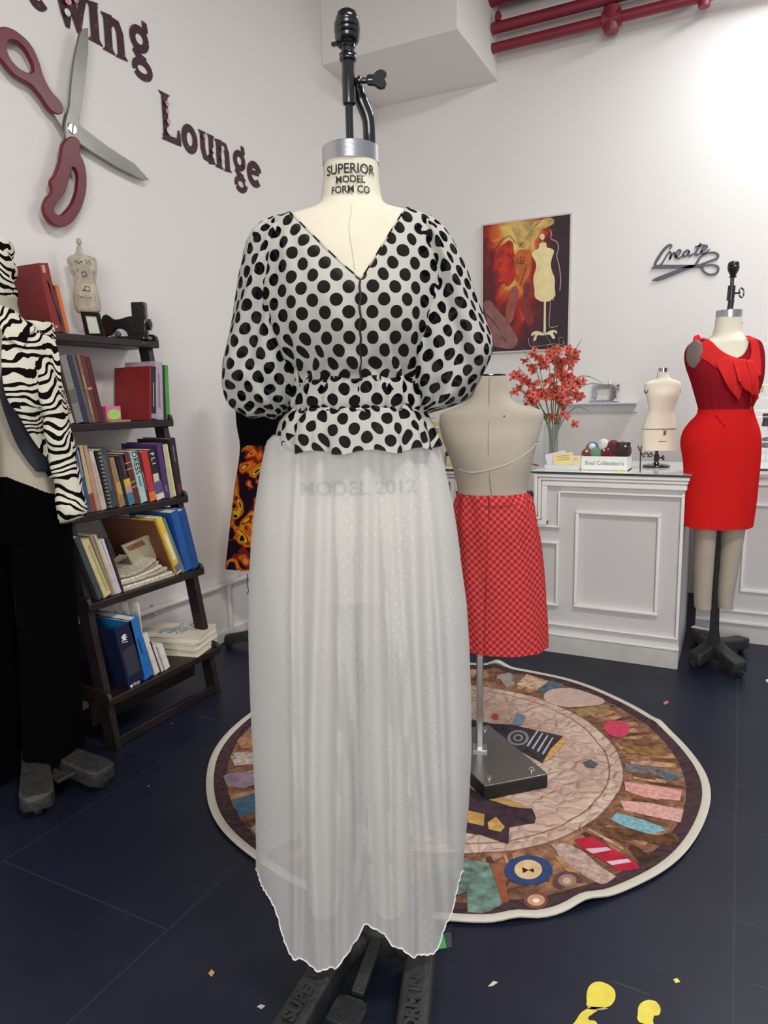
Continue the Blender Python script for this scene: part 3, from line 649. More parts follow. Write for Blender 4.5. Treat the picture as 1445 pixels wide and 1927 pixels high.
for i, (tip, fl) in enumerate(stems):
    yy = vy + (i % 3-1)*.05
    tp_ = ony(tip[0], tip[1], yy); base = V((vx+fr_rng.uniform(-.025, .025), vy+fr_rng.uniform(-.025, .025), TOP+.014))
    rim = V((vx + (tp_.x-vx)*.15, vy+(yy-vy)*.2, TOP+.21)); mid = rim.lerp(tp_, .55)+V((0, 0, .03))
    st = thing('orchid_stem', 'red orchid stem %s of the glass vase bouquet' % wh[i], 'flower', base, 'orchid stems in the glass vase')
    path = crom([tuple(base), tuple(rim), tuple(mid), tuple(tp_)], 6)
    MB().tube(path, [.0028]*10+[.0018]*(len(path)-10), 6).build('stem', M_stem, st)
    for f_ in fl:
        for rep in range(3):
            c = ony(f_[0]+rep*fr_rng.uniform(-8, 8), f_[1]+rep*fr_rng.uniform(-8, 8), yy+fr_rng.uniform(-.03, .03)-rep*.02)
            o = _src.copy(); COL.objects.link(o); o.parent = st; o.location = c-base; o.name = 'bloom'
            o.rotation_euler = (radians(90+fr_rng.uniform(-50, 50)), fr_rng.uniform(-.6, .6), radians(fr_rng.uniform(-50, 50))); s = fr_rng.uniform(.85, 1.35); o.scale = (s, s, s)
            k = _ctr.copy(); COL.objects.link(k); k.parent = o; k.location = (0, 0, 0)
            if rep == 0:
                pc_ = min(path, key=lambda q: (V(q)-c).length)
                MB().tube([pc_, c], .0011, 5).build('stalk', M_stem, st)
bpy.data.objects.remove(_src); bpy.data.objects.remove(_ctr)
grs = [[(1052, 800), (1080, 720), (1105, 708), (1135, 722)], [(1052, 800), (1075, 745), (1110, 722), (1160, 730)], [(1050, 800), (1065, 760), (1085, 750), (1100, 748)], [(1050, 810), (1072, 775), (1090, 766), (1110, 775)],
       [(1030, 800), (1000, 755), (970, 730), (962, 748)], [(1032, 800), (990, 740), (975, 735), (960, 745)], [(1034, 790), (1010, 700), (996, 680), (985, 655)], [(1048, 790), (1070, 690), (1085, 655), (1095, 638)], [(1040, 790), (1044, 680), (1038, 650), (1022, 625)], [(1030, 800), (1010, 770), (990, 752), (985, 756)]]
gl = ['arching right over the acrylic shelf', 'reaching furthest right', 'short, arching right at mid height', 'lowest on the right', 'arching left toward the bare form', 'second arching left', 'thin, rising left of the blooms', 'rising right beside the painting', 'rising straight above the blooms', 'short, drooping left']
for i, g_ in enumerate(grs):
    yy = vy + (.03 if i % 2 else -.03)
    P_ = [V((vx+fr_rng.uniform(-.02, .02), vy, TOP+.014))] + [ony(a_, b_, vy+(yy-vy)*.6*j/3) for j, (a_, b_) in enumerate(g_)]
    path = crom([tuple(p) for p in P_], 6)
    o = MB().tube(path, [.0034*(1-.7*j/len(path)) for j in range(len(path))], 5).build('grass_blade', M_stem, None)
    tag(o, 'thin green grass blade in the orchid vase, '+gl[i], 'foliage', 'grass blades in the orchid vase')

# cards in a clear holder
hx0, hx1 = cpos(1028, CY+.06), cpos(1093, CY+.06); hy = CY+.06
th_ = thing('card_holder', 'clear holder of business cards on the counter in front of the vase', 'card holder', ((hx0+hx1)/2, hy, TOP))
MB().box(((hx0+hx1)/2, hy, TOP+.003), (hx1-hx0, .07, .006)).box(((hx0+hx1)/2, hy-.034, TOP+.014), (hx1-hx0, .003, .022)).box(((hx0+hx1)/2, hy-.002, TOP+.014), (.003, .062, .022)).build('tray', M_acryl, th_)
def card(x0, x1, y, z0_, z1_, col, nm, lb, tilt=0, lines=None):
    R3 = Matrix.Rotation(radians(-12), 3, 'X') @ Matrix.Rotation(tilt, 3, 'Y')
    o = MB().box(((x0+x1)/2, y, (z0_+z1_)/2), (x1-x0, .0016, z1_-z0_), R3).build(nm, mat('card_%d_%d' % (col[0], col[2]), col, .6), None)
    tag(o, lb, 'card')
    if lines:
        mb = MB()
        for k in range(lines): mb.box(V(((x0+x1)/2, y, (z0_+z1_)/2)) + R3 @ V((0, -.0012, (z1_-z0_)*(.28-.16*k))), ((x1-x0)*(.7-.1*(k % 2)), .0004, .0022), R3)
        mb.build('print', mat('card_print', (150, 120, 70), .7), o)
    return o
card(cpos(1029, hy)+.0, cpos(1055, hy)+.03, hy-.012, TOP+.012, TOP+.085, (232, 222, 235), 'business_card', 'lilac and green card leaning left in the clear holder', -.25, 0)
card(cpos(1043, hy), cpos(1080, hy), hy-.022, TOP+.022, TOP+.082, (238, 222, 158), 'business_card', 'cream yellow card in a grey border, front of the clear holder', -.12, 3)
card(cpos(1062, hy), cpos(1091, hy), hy+.008, TOP+.012, TOP+.068, (240, 226, 190), 'business_card', 'cream card at the right back of the clear holder', .03, 2)
# box of small plush toys
bx0_, bx1_ = cpos(1094, CY+.05), cpos(1181, CY+.05); by0, by1 = CY+.045, CY+.185; bh = .068
tbx = thing('display_box', 'white counter display box lettered Soul Collection\'s, filled with small plush toys', 'box', ((bx0_+bx1_)/2, (by0+by1)/2, TOP))
mb = MB(); cxm = (bx0_+bx1_)/2; cym = (by0+by1)/2; W_ = bx1_-bx0_
mb.box((cxm, cym, TOP+.003), (W_, by1-by0, .006)); mb.box((cxm, by0+.002, TOP+bh/2), (W_, .004, bh)); mb.box((cxm, by1-.002, TOP+bh*.55), (W_, .004, bh*1.1))
mb.box((bx0_+.002, cym, TOP+bh/2), (.004, by1-by0, bh)); mb.box((bx1_-.002, cym, TOP+bh/2), (.004, by1-by0, bh)); mb.build('tray', M_white, tbx, smooth=False)
text("Soul Collection's", .026, mat('pale_green_ink', (150, 170, 148), .7), tbx, 'lettering', (cxm, by0-.0006, TOP+bh*.52), (1, 0, 0), (0, 0, 1), align='CENTER', bold=.0006)
def plush(px, z, r, col, nm, lb, extra):
    x = cpos(px, cym); y = cym + (.02 if px % 2 else -.025)
    t = thing(nm, lb, 'plush toy', (x, y, TOP+z-r), 'plush toys in the display box')
    MB().ball((x, y, TOP+z), (r, r*.8, r*1.05), 14).build('body', mat('plush_%d_%d_%d' % col, col, .95, vary=.12, vscale=80, sheen=.3), t)
    for dx, dz, rr, c in extra:
        MB().ball((x+dx, y-r*.55, TOP+z+dz), (rr, rr*.7, rr), 10).build('patch' if rr < .01 else 'face', mat('plush_%d_%d_%d' % c, c, .95), t)
plush(1106, .075, .028, (120, 60, 50), 'plush_toy', 'brown plush toy at the left end of the display box', [(.0, .012, .008, (230, 220, 210))])
plush(1113, .095, .036, (76, 106, 140), 'plush_toy', 'grey blue plush bird with a white face in the display box', [(.0, .012, .018, (225, 228, 230)), (.004, .014, .007, (60, 60, 60))])
plush(1122, .078, .030, (110, 156, 128), 'plush_toy', 'soft green plush toy in front of the bird', [(.006, .008, .006, (60, 100, 80)), (-.01, -.002, .006, (60, 100, 80))])
plush(1131, .108, .026, (226, 200, 70), 'plush_flower', 'yellow plush flower with a dark centre in the display box', [(.0, .002, .009, (90, 60, 30))])
plush(1136, .120, .028, (222, 218, 215), 'plush_toy', 'white plush toy behind the yellow flower', [(.004, .006, .005, (60, 60, 60))])
plush(1144, .082, .034, (112, 28, 36), 'plush_mushroom', 'dark red plush mushroom with white spots', [(-.012, .012, .007, (235, 230, 225)), (.006, .018, .006, (235, 230, 225)), (.012, .0, .006, (235, 230, 225)), (-.004, -.006, .005, (235, 230, 225))])
plush(1154, .108, .034, (96, 34, 44), 'plush_toy', 'maroon plush toy behind the mushroom', [(.004, .02, .010, (150, 40, 60))])
plush(1163, .095, .034, (122, 66, 48), 'plush_toy', 'reddish brown plush toy with long pale ears', [(-.002, .02, .012, (176, 112, 88)), (.0, -.012, .013, (150, 92, 70))])
plush(1172, .092, .042, (58, 34, 38), 'plush_toy', 'dark brown plush animal at the right end of the display box', [(.014, .022, .006, (225, 220, 215)), (-.02, .034, .010, (58, 34, 38)), (.028, .034, .010, (58, 34, 38))])
x = cpos(1165, CY+.02)
tag(MB().box((x, CY+.01, TOP+.0015), (.05, .02, .003)).build('sticky_note', mat('yellow_note', (238, 234, 110), .6)), 'small yellow sticky note on the glass in front of the display box', 'note')
# bent wire ornament left of the small form
wy = CY+.03; K4 = lambda pts: [ony(1160+(a-845)/4.014*1+0, 0, wy) for a, b in pts]
def c4(a, b, Y): return ony(940+a/4.014, 640+b/4.014, Y)
mb = MB(); mb.tube(crom([tuple(c4(a, b, wy)) for a, b in ((1045, 798), (1062, 840), (1085, 880), (1098, 872))], 5), .003, 6)
mb.tube([c4(1072, 800, wy), c4(1064, 850, wy), V((c4(1064, 925, wy).x, wy, TOP+.001))], .003, 6)
mb.tube(crom([tuple(c4(a, b, wy)) for a, b in ((1092, 862), (1110, 850), (1130, 880), (1152, 872), (1145, 852), (1128, 866), (1118, 885))], 5), .003, 6)
mb.tube([c4(1062, 850, wy), c4(1095, 862, wy)], .002, 6)
tag(mb.build('wire_ornament', mat('dark_wire', (70, 58, 54), .4, metal=.6)), 'dark bent wire ornament standing left of the small dress form', 'ornament')
# small odds and ends on the low middle section and beyond the left high section
LT = LOW-.004
for px, Y, w, h, col, nm, lb in ((1001, CY+.2, .10, .05, (60, 52, 50), 'trinket_box', 'small dark trinket box on the low middle part of the counter'), (1004, CY+.1, .06, .03, (200, 196, 188), 'trinket_dish', 'pale trinket dish on the low middle part of the counter')):
    x = Xat(px, Y, LT)-w/2
    o = MB().box((x, Y, LT+h/2), (w, .07, h)).box((x, Y, LT+h+.004), (w*.92, .062, .008)).build(nm, mat('odds_%d' % col[0], col, .4, vary=.4, vscale=60), None, bevel=.004); tag(o, lb, 'trinket')
x = Xat(1003, CY+.06, TOP)
tag(MB().tube(crom([(x-.01, CY+.03, TOP+.016), (x, CY+.03, TOP+.026), (x+.02, CY+.03, TOP+.022), (x+.035, CY+.03, TOP+.02)], 4), [.002]+[.0035]*11+[.001], 6).build('red_clip', mat('dark_red_clip', (130, 30, 34), .4)), 'tiny dark red clip at the left corner of the counter glass', 'clip')
for px, Y, w, h, z, col, nm, lb in ((858, CY+.45, .14, .22, .0, (214, 184, 140), 'cork_board', 'tan board standing on the left part of the counter between the two forms'),
        (854, CY+.20, .05, .10, .0, (58, 42, 50), 'dark_bottle', 'dark bottle on the left part of the counter'), (866, CY+.12, .07, .05, .0, (208, 192, 140), 'yellow_box', 'pale yellow box on the left part of the counter'), (848, CY+.28, .06, .15, .0, (206, 200, 196), 'paper_cup', 'white paper cup beside the tan board')):
    x = Xat(px, Y, TOP)-w*.5
    if nm in ('dark_bottle', 'paper_cup'): o = MB().lathe([(w*.42, 0), (w*.45, h*.1), (w*.5, h*.6), (w*.25, h*.8), (w*.25, h)], (x, Y, TOP), 16).build(nm, mat('odd_%d' % col[0], col, .3))
    else: o = MB().box((x, Y, TOP+h/2), (w, .02 if h > .2 else .05, h)).build(nm, mat('odd_%d' % col[0], col, .6), bevel=.002)
    tag(o, lb, nm.split('_')[-1])
t = thing('necklace_stand', 'slim silver jewellery stand on the counter holding the bead strand', 'stand', V((ony(812, 792, CY+.055).x, CY+.055, TOP)))
_t0 = ony(808, 788, CY+.055)
MB().tube([V((_t0.x, CY+.06, TOP)), V((_t0.x, CY+.06, _t0.z+.004))], .004, 8).tube([V((_t0.x, CY+.06, _t0.z+.004)), V((_t0.x+.03, CY+.06, _t0.z+.004))], .003, 8).build('post', M_chrome, t)
MB().lathe([(.03, 0), (.03, .006), (.005, .01)], V((_t0.x, CY+.06, TOP)), 20).build('foot', M_chrome, t)
mb = MB()
for k in range(26):
    a = k*.42; mb.ball(ony(808+k*.68+2*sin(a), 792+k*.85+2*cos(a*1.3), CY+.05), .0068, 6)
tag(mb.build('bead_necklace', M_silver), 'strand of silver beads hanging beside the blouse peplum', 'necklace', kind='stuff')

# ---------------------------------------------------------------- lofts traced on an upright frame
def sgp(v, e): return (abs(v)**e)*(1 if v >= 0 else -1)
def rows_from(fr, rows, k=5, yoff=0.0, z_at=0.0):
    """rows: (py, pxl, pxr, front depth, back depth) -> dense (z, xl, xr, yf, yb)"""
    out = []
    for py, pl_, pr2, yf, yb in rows:
        xl, z1 = fr.at(pl_, py, yoff); xr, z2 = fr.at(pr2, py, yoff); out.append(((z1+z2)/2, xl, xr, yf, yb))
    return crom(out, k)
def ringpts(fr, r, n=2.2, N=48, yc=0.0, disp=None, t=0.0):
    z, xl, xr, yf, yb = r; cx, rx = (xl+xr)/2, (xr-xl)/2; out = []
    for i in range(N):
        a = 2*pi*i/N; c, s = cos(a), sin(a)
        x = cx + rx*sgp(c, 2/n); y = (yb if s > 0 else yf)*sgp(s, 2/n)
        if disp:
            dx, dy, dz = disp(a, t, x, y, z); x += dx; y += dy; out.append(fr.w(x, yc+y, z+dz))
        else: out.append(fr.w(x, yc+y, z))
    return out
def loft(fr, rows, n=2.2, N=48, k=5, yc=0.0, disp=None, caps=(True, True), mb=None, m=0, yoff=0.0):
    mb = mb or MB(); R = rows_from(fr, rows, k, yoff)
    mb.grid([ringpts(fr, r, n, N, yc, disp, j/(len(R)-1)) for j, r in enumerate(R)], True, caps[0], caps[1], m)
    return mb
def knob_stand(fr, x, zb, s, mat_, parent, base_z, wing=1):
    """collapsible neck stand: shaft, sleeve, wing screw and ribbed knob; x local, zb = neck top, s = size"""
    c = fr.w(x, 0, 0)
    MB().tube([fr.w(x, 0, zb-.02), fr.w(x, 0, zb+.09*s)], .0075*s, 14).build('shaft', mat_, parent)
    MB().lathe([(.012, .085), (.0145, .088), (.0145, .092), (.0135, .095), (.0135, .19), (.0175, .196), (.0175, .206), (.013, .212), (.0125, .225)], c+V((0, 0, zb-.085*(1-s))) , 20).build('sleeve', mat_, parent)
def cast_leg(fr_w, hub, foot, w0, w1, h0, mat_, parent, name='leg', txt=None, wheel=True):
    """flat-topped cast iron leg from the hub to a rounded foot, on a small wheel"""
    hub, foot = V(hub), V(foot); d = (foot-hub); d.z = 0; L = d.length; d.normalize(); s = V((-d.y, d.x, 0)); rows = []
    for t, w, top, bot in ((0, w0*.8, h0, h0*.35), (.15, w0, h0*.98, h0*.4), (.4, w0, h0*.86, h0*.38), (.7, (w0+w1)/2, h0*.72, h0*.3), (.88, w1, h0*.66, h0*.22), (.97, w1*.8, h0*.62, h0*.2), (1, w1*.35, h0*.52, h0*.24)):
        c = hub + d*(L*t); c.z = 0
        rows.append([c - s*w/2 + V((0, 0, bot)), c - s*w/2 + V((0, 0, top-.006)), c - s*(w/2-.006) + V((0, 0, top)), c + s*(w/2-.006) + V((0, 0, top)), c + s*w/2 + V((0, 0, top-.006)), c + s*w/2 + V((0, 0, bot))])
    o = MB().grid(rows, True, True, True).build(name, mat_, parent, bevel=.002, sharp=50)
    if wheel:
        c = hub + d*(L*.90); c.z = h0*.20
        MB().lathe([(h0*.14, -.012), (h0*.195, -.009), (h0*.195, .009), (h0*.14, .012)], c, 20, ax=s).build('caster', mat_, o)
    if txt:
        c = hub + d*(L*txt[1]); c.z = h0*.86 - (txt[1]-.4)*h0*.46
        up = (d*-1*txt[3] + V((0, 0, .10*txt[3]))).normalized()
        text(txt[0], txt[2], mat_, o, 'raised_lettering', c+V((0, 0, .001)), up, up.cross(s*txt[3]).cross(up)*-1 if False else (s*txt[3]*-1.0), ext=.0016, align='CENTER', bold=.0012, bevel=.0006)
    return o

# ================================================================ MAIN DRESS FORM
FM = Frame(-.665, 1.235)
def hx(px, py, y=0.0): return FM.at(px, py, y)
tm = thing('dress_form', 'large cream dress form, front centre, on an iron stand, wearing the polka dot dress', 'dress form', FM.w(0, 0, 0))
nx = hx(660, 300)[0]
body = [(309, 609, 712, .050, .050), (335, 608, 713, .051, .051), (362, 605, 716, .054, .053), (382, 602, 721, .058, .056), (393, 592, 733, .064, .060), (401, 572, 755, .070, .065), (408, 545, 782, .076, .070), (418, 515, 810, .082, .078),
        (435, 500, 824, .092, .086), (470, 496, 828, .108, .092), (520, 500, 824, .124, .094), (575, 505, 819, .134, .092), (640, 520, 805, .122, .086), (700, 542, 786, .104, .080), (770, 556, 772, .092, .078),
        (830, 535, 795, .100, .095), (900, 510, 822, .112, .11), (960, 500, 832, .114, .122), (1040, 502, 832, .110, .118), (1110, 512, 822, .104, .108)]
loft(FM, body, 2.25, 64, 5).build('torso', M_linen, tm, sharp=60)
# leg stumps
for l_, r_ in (((512, 668), (578, 643)), ((664, 822), (700, 765))):
    rows = [(1080, l_[0], l_[1], .10, .10), (1250, l_[0]*.75+r_[0]*.25, l_[1]-1 if l_[0] < 600 else l_[1]*.75+r_[1]*.25, .085, .085), (1450, (l_[0]+r_[0])/2+4 if l_[0] < 600 else 676, 662 if l_[0] < 600 else (l_[1]+r_[1])/2-6, .06, .062), (1560, (l_[0]+r_[0]*3)/4 if l_[0] < 600 else 690, 650 if l_[0] < 600 else 776, .05, .055), (1620, r_[0], r_[1], .044, .05), (1680, r_[0]+1, r_[1]-1, .04, .046), (1712, r_[0]+10, r_[1]-10, .03, .036)]
    loft(FM, rows, 2.1, 32, 5).build('leg', M_linen, tm, sharp=60)
zt = hx(660, 279)[1]; zc = hx(660, 311)[1]
rc = .0525
MB().lathe([(rc-.004, zc-zt-.002), (rc+.0005, zc-zt), (rc+.0005, -.001), (rc-.001, 0), (rc-.012, -.001), (rc-.018, -.003), (.012, -.004)], FM.w(nx, 0, zt), 48, cap=False).build('neck_collar', M_steel, tm)
MB().lathe([(rc-.014, -.006), (0, -.006)], FM.w(nx, 0, zt), 32, cap=False).build('neck_plate', mat('neck_plate_metal', (150, 150, 152), .35, metal=.9), tm)
def neck_text(s, py, size, w=1.0):
    zz = hx(660, py)[1]
    def fn(c):
        R_ = lerp([(hx(0, 385)[1], .0605), (hx(0, 362)[1], .0568), (hx(0, 335)[1], .0538), (hx(0, 309)[1], .0525)], zz+c.y) + .0006
        a = c.x*w/R_; return FM.w(nx + R_*sin(a), -R_*cos(a)*.985-.0006, zz+c.y) - V((0, 0, 0)) + FM.y*(-c.z)
    text(s, size, M_ink, tm, 'stamped_lettering', (0, 0, 0), (1, 0, 0), (0, 0, 1), ext=.0001, align='CENTER', bold=.0003, fn=fn)
neck_text('SUPERIOR', 335, .0245, .90); neck_text('MODEL', 355, .0175, .95); neck_text('FORM CO', 374, .0175, .95)
# MODEL 2012 stamped at the hips, shows through the skirt
def hip_text(s, px, py, size):
    x0, zz = hx(px, py, -.118)
    def fn(c):
        x = x0+c.x*1.08; z = zz+c.y; return FM.w(x, front_y(x, z, .0006+c.z), z)
    text(s, size, M_ink, tm, 'stamped_lettering', (0, 0, 0), (1, 0, 0), (0, 0, 1), ext=.0001, align='CENTER', bold=.0008, fn=fn)
# stitched centre seam on the chest
mb = MB()
RB = rows_from(FM, body, 5)
def front_y(x, z, off=.0):
    for a, b in zip(RB, RB[1:]):
        if b[0] <= z <= a[0]:
            t = (z-b[0])/max(a[0]-b[0], 1e-6); xl, xr, yf = (a[i]*t+b[i]*(1-t) for i in (1, 2, 3)); cx, rx = (xl+xr)/2, (xr-xl)/2
            u = min(1, abs((x-cx)/rx)); return -yf*(1-u**2.25)**(1/2.25) - off
    return 0
hip_text('MODEL 2012', 673, 921, .036)
pts = [(665, 405), (664, 425), (661, 445), (663, 470), (668, 500), (672, 530)]
mb.tube(crom([tuple(FM.w(hx(a, b)[0]*.97, front_y(hx(a, b)[0], hx(a, b)[1], .0004), hx(a, b)[1])) for a, b in pts], 5), .0009, 6)
mb.build('seam', mat('seam_thread', (196, 188, 168), .9), tm)
zz = hx(660, 385)[1]
rr = [ (nx+.0615*cos(2*pi*i/40), .0585*sin(2*pi*i/40)) for i in range(41)]
MB().tube([FM.w(x, y, zz-.012-.004*(1 if y < 0 else 0)*abs(sin(2*pi*i/40))) for i, (x, y) in enumerate(rr)], .0008, 5).build('seam', mat('seam_thread', (196, 188, 168), .9), tm)
# neck stand hardware
def L(px, py, y=0): x, z = hx(px, py, y); return FM.w(x, y, z)
MB().tube([L(659, 283), L(656, 190)], .0072, 16).build('shaft', M_black, tm)
zk = hx(657, 200)[1]; u = V((0, 0, 1)); xk = hx(657, 200)[0]
def Z(py): return hx(657, py)[1]-zk
r1 = .0122
MB().lathe([(.008, Z(199)), (.0115, Z(196)), (r1, Z(192)), (r1, Z(160)), (r1+.001, Z(150)), (r1-.0005, Z(135)), (r1, Z(118)), (.0155, Z(115)), (.0165, Z(111)), (.015, Z(106)), (.0165, Z(103)), (.012, Z(99)), (.0125, Z(90))], FM.w(xk, 0, zk), 24).build('sleeve', M_black, tm)
kn = [(.010, 94), (.014, 90), (.0135, 84), (.019, 81), (.0225, 74), (.0235, 69), (.021, 66.5), (.0235, 63), (.0245, 58), (.0215, 54.5), (.0235, 52), (.024, 46), (.0205, 42.5), (.0215, 40), (.0205, 33), (.0165, 27), (.0175, 25), (.013, 21), (.006, 18.5), (.0, 18)]
MB().lathe([(r, Z(p)) for r, p in kn], FM.w(xk, 0, zk), 32, cap=False).build('knob', M_black, tm)
sx, sz = hx(672, 152)
MB().lathe([(.006, 0), (.0085, .002), (.0085, .006), (.0055, .008), (.005, .018), (.0085, .02), (.009, .028), (.0065, .03)], FM.w(sx, 0, sz), 16, ax=FM.x).build('screw', M_black, tm)
o_ = hx(0, 0)
shape([[(-.002, -.006), (.010, -.009), (.016, -.013), (.026, -.014), (.030, -.008), (.027, 0), (.031, .008), (.026, .014), (.014, .012), (.009, .007), (-.002, .006)]], .0035, M_black, tm, 'wing_screw', FM.w(sx+.022, -.002, sz), FM.x, (0, 0, 1), bevel=.0015)
MB().box(FM.w(hx(630, 83)[0], 0, hx(630, 83)[1]), (.012, .008, .006)).tube([L(634, 82), L(648, 94)], .004, 8).build('release_catch', M_black, tm, bevel=.001)
MB().tube(crom([tuple(L(672, 150, .02)), tuple(L(678, 185, .022)), tuple(L(692, 222, .03)), tuple(L(695, 255, .034)), tuple(L(695, 286, .034))], 6), [.010]*6+[.0125]*19, 14).build('curved_arm', M_black, tm)
MB().tube([L(650, 290), L(676, 1700)], .011, 12).build('inner_pole', M_iron, tm)
# cast base
hb = onz(722, 1740, .12); hubz = .12
legs = [((672, 1800), (505, 1990), 'SUPERIOR', 1), ((772, 1800), (745, 2010), 'RM INC NY', 1)]
hub = V((hb.x-.02, hb.y+.03, 0))
MB().lathe([(.05, .05), (.062, .07), (.06, .11), (.035, .135), (.022, .15), (.019, .30)], hub, 24).build('hub', M_iron, tm)
def foot_leg(pa, pb, txt, sz_, tt):
    zt_ = .095; a = onz(pa[0], pa[1], zt_); b = onz(pb[0], pb[1], .075); d = (b-a); d.z = 0; d.normalize()
    st = hub + (a-hub)*.25; st.z = 0
    return cast_leg(None, V((a.x, a.y, 0))-d*.08, V((b.x, b.y, 0)), .062, .066, .115, M_iron, tm, 'leg', (txt, tt, sz_, 1))
foot_leg((622, 1800), (500, 1985), 'SUPERIOR', .036, .52)
foot_leg((792, 1790), (762, 2030), 'FORM INC NY', .034, .50)
for ang in (1.35, 2.55):
    d = V((cos(ang), sin(ang), 0)); cast_leg(None, hub+d*.03, hub+d*.26, .055, .06, .115, M_iron, tm)
for px in ((622, 1800), (792, 1790)):
    a = onz(px[0], px[1], .09); MB().tube([hub+V((0, 0, .085)), V((a.x, a.y, .07))], .024, 12).build('leg_bridge', M_iron, tm)
# foot pedal
pa_ = onz(716, 1745, .11); pb_ = onz(672, 1868, .075); pc_ = onz(655, 1902, .07)
d = (pb_-pa_).normalized(); s = V((-d.y, d.x, 0)).normalized()
MB().obox(pa_-s*.013-V((0, 0, .012)), s*.026, pb_-pa_, V((0, 0, .014))).build('pedal_arm', M_iron, tm, bevel=.002)
d2 = V((pc_.x-pb_.x, pc_.y-pb_.y, 0)).normalized(); s2 = V((-d2.y, d2.x, 0))
pd_ = shape([[(-.030, -.034), (.030, -.034), (.034, .014), (.018, .030), (-.018, .030), (-.034, .014)]], .006, M_iron, tm, 'foot_pedal', pc_-V((0, 0, .004)), s2*-1, -d2, bevel=.001, smooth=False)
mb = MB()
for i in range(11): mb.obox(pc_ + s2*(-.030+.0058*i) + d2*-.024 + V((0, 0, .001)), s2*.0028, d2*.055, V((0, 0, .005)))
mb.build('tread', M_iron, pd_)

# ---------------------------------------------------------------- polka dot dress
td = thing('dress', 'polka dot batwing dress with sheer white skirt on the front centre form', 'dress', FM.w(0, 0, .9))
SB = [(400, 560, 768, .074, .072), (404, 545, 780, .079, .076), (410, 528, 797, .084, .080), (418, 505, 818, .090, .085), (435, 492, 830, .100, .092), (470, 484, 838, .118, .098), (520, 484, 840, .137, .101), (575, 488, 838, .149, .10),
      (630, 502, 824, .146, .098), (680, 528, 804, .128, .094), (705, 550, 794, .114, .09), (722, 550, 793, .110, .090), (748, 550, 793, .110, .090)]
RS = rows_from(FM, SB, 6)
def prof(z):
    if z >= RS[0][0]: return RS[0]
    for a, b in zip(RS, RS[1:]):
        if b[0] <= z <= a[0]:
            t = (z-b[0])/max(a[0]-b[0], 1e-6); return tuple(p*t+q*(1-t) for p, q in zip(a, b))
    return RS[-1]
xV, zV = hx(680, 527, -.13); zS = RS[1][0]; xA = hx(533, 411, -.07)[0]; xB = hx(770, 406, -.07)[0]
N = 144
def ztop(x, front):
    if not front: return zS
    if x < xV: u = (xV-x)/(xV-xA)
    else: u = (x-xV)/(xB-xV)
    if u >= 1: return zS
    return zV + (zS-zV)*(u**(1.15 if x < xV else 1.05))
rows = []
tops = []
for i in range(N):
    a = 2*pi*i/N; z = zS
    for _ in range(40):
        r = prof(z); cx, rx = (r[1]+r[2])/2, (r[2]-r[1])/2; x = cx+rx*sgp(cos(a), 2/2.25)
        z = z*.6 + .4*ztop(x, sin(a) < 0)
    tops.append(z)
NB = 46
QL, QR, SLp, SRp = hx(560, 762, -.1), hx(784, 762, -.1), hx(536, 414, -.07), hx(770, 408, -.07)
def bod_disp(a, t, x, y, z):
    g = t**3; w = 0
    if sin(a) < 0:
        w = .0035*g*sin(x*260+1)*(.4+.6*g) + .0022*sin(x*55 + (z)*30)*(1-g)*min(1, t*3)
        w += .004*math.exp(-((x-xV-.003-.002*sin(z*60))/.006)**2)*min(1, t*4)   # centre placket ridge
        w -= .006*g*max(0, sin(x*90))**2
        for (qx, qz), sg in ((QL, 1), (QR, -1)):
            dx, dz = (x-qx)*sg, z-qz; dd = hypot(dx, dz); an = atan2(dx, dz)
            w += .0085*math.exp(-(dd/.13)**2)*(sin(an*15)+.5*sin(an*26+1))*min(1, dd/.03)*min(1, t*4)
        for (qx, qz), sg in ((SLp, 1), (SRp, -1)):
            dx, dz = (x-qx)*sg, qz-z; dd = hypot(dx, dz); an = atan2(dx, max(dz, -.02)+.03)
            w += .0032*math.exp(-(dd/.24)**2)*sin(an*17+.6)*min(1, t*5)
    else: w = -.003*g*sin(x*200)
    return (0, -w if sin(a) < 0 else w, 0)
for j in range(NB+1):
    t = j/NB; row = []
    for i in range(N):
        a = 2*pi*i/N; z = tops[i]*(1-t) + RS[-1][0]*t; r = prof(z); cx, rx = (r[1]+r[2])/2, (r[2]-r[1])/2
        c, s = sgp(cos(a), 2/2.25), sgp(sin(a), 2/2.25); x = cx+rx*c; y = (r[4] if s > 0 else r[3])*s
        dx, dy, dz = bod_disp(a, t, x, y, z); row.append(FM.w(x+dx, y+dy, z))
    rows.append(row)
mbd = MB().grid(rows, flat_uv=True)
# lay the cloth pattern out from the centre front in true lengths
bodice = mbd.build('bodice', M_chiffon, td, sharp=80)
# neckline binding
def edge_tube(pts, r, name, m, parent, closed=True):
    p = list(pts) + ([pts[0], pts[1]] if closed else []); return MB().tube(p, r, 6, cap=False).build(name, m, parent)
edge_tube(rows[0], .0016, 'neckline_binding', M_chiffon, td)
# placket line with the black wavy edge down the front
pl_pts = []
for py in range(530, 718, 6):
    x, z = hx(678+1.2*sin(py*.16), py, -.14); r = prof(z); cx, rx = (r[1]+r[2])/2, (r[2]-r[1])/2; u = min(1, abs((x-cx)/rx))
    pl_pts.append(FM.w(x, -r[3]*(1-u**2.25)**(1/2.25)-.0062, z))
MB().tube(pl_pts, .0019, 6).build('placket', mat('placket_black', (24, 24, 30), .8), td)
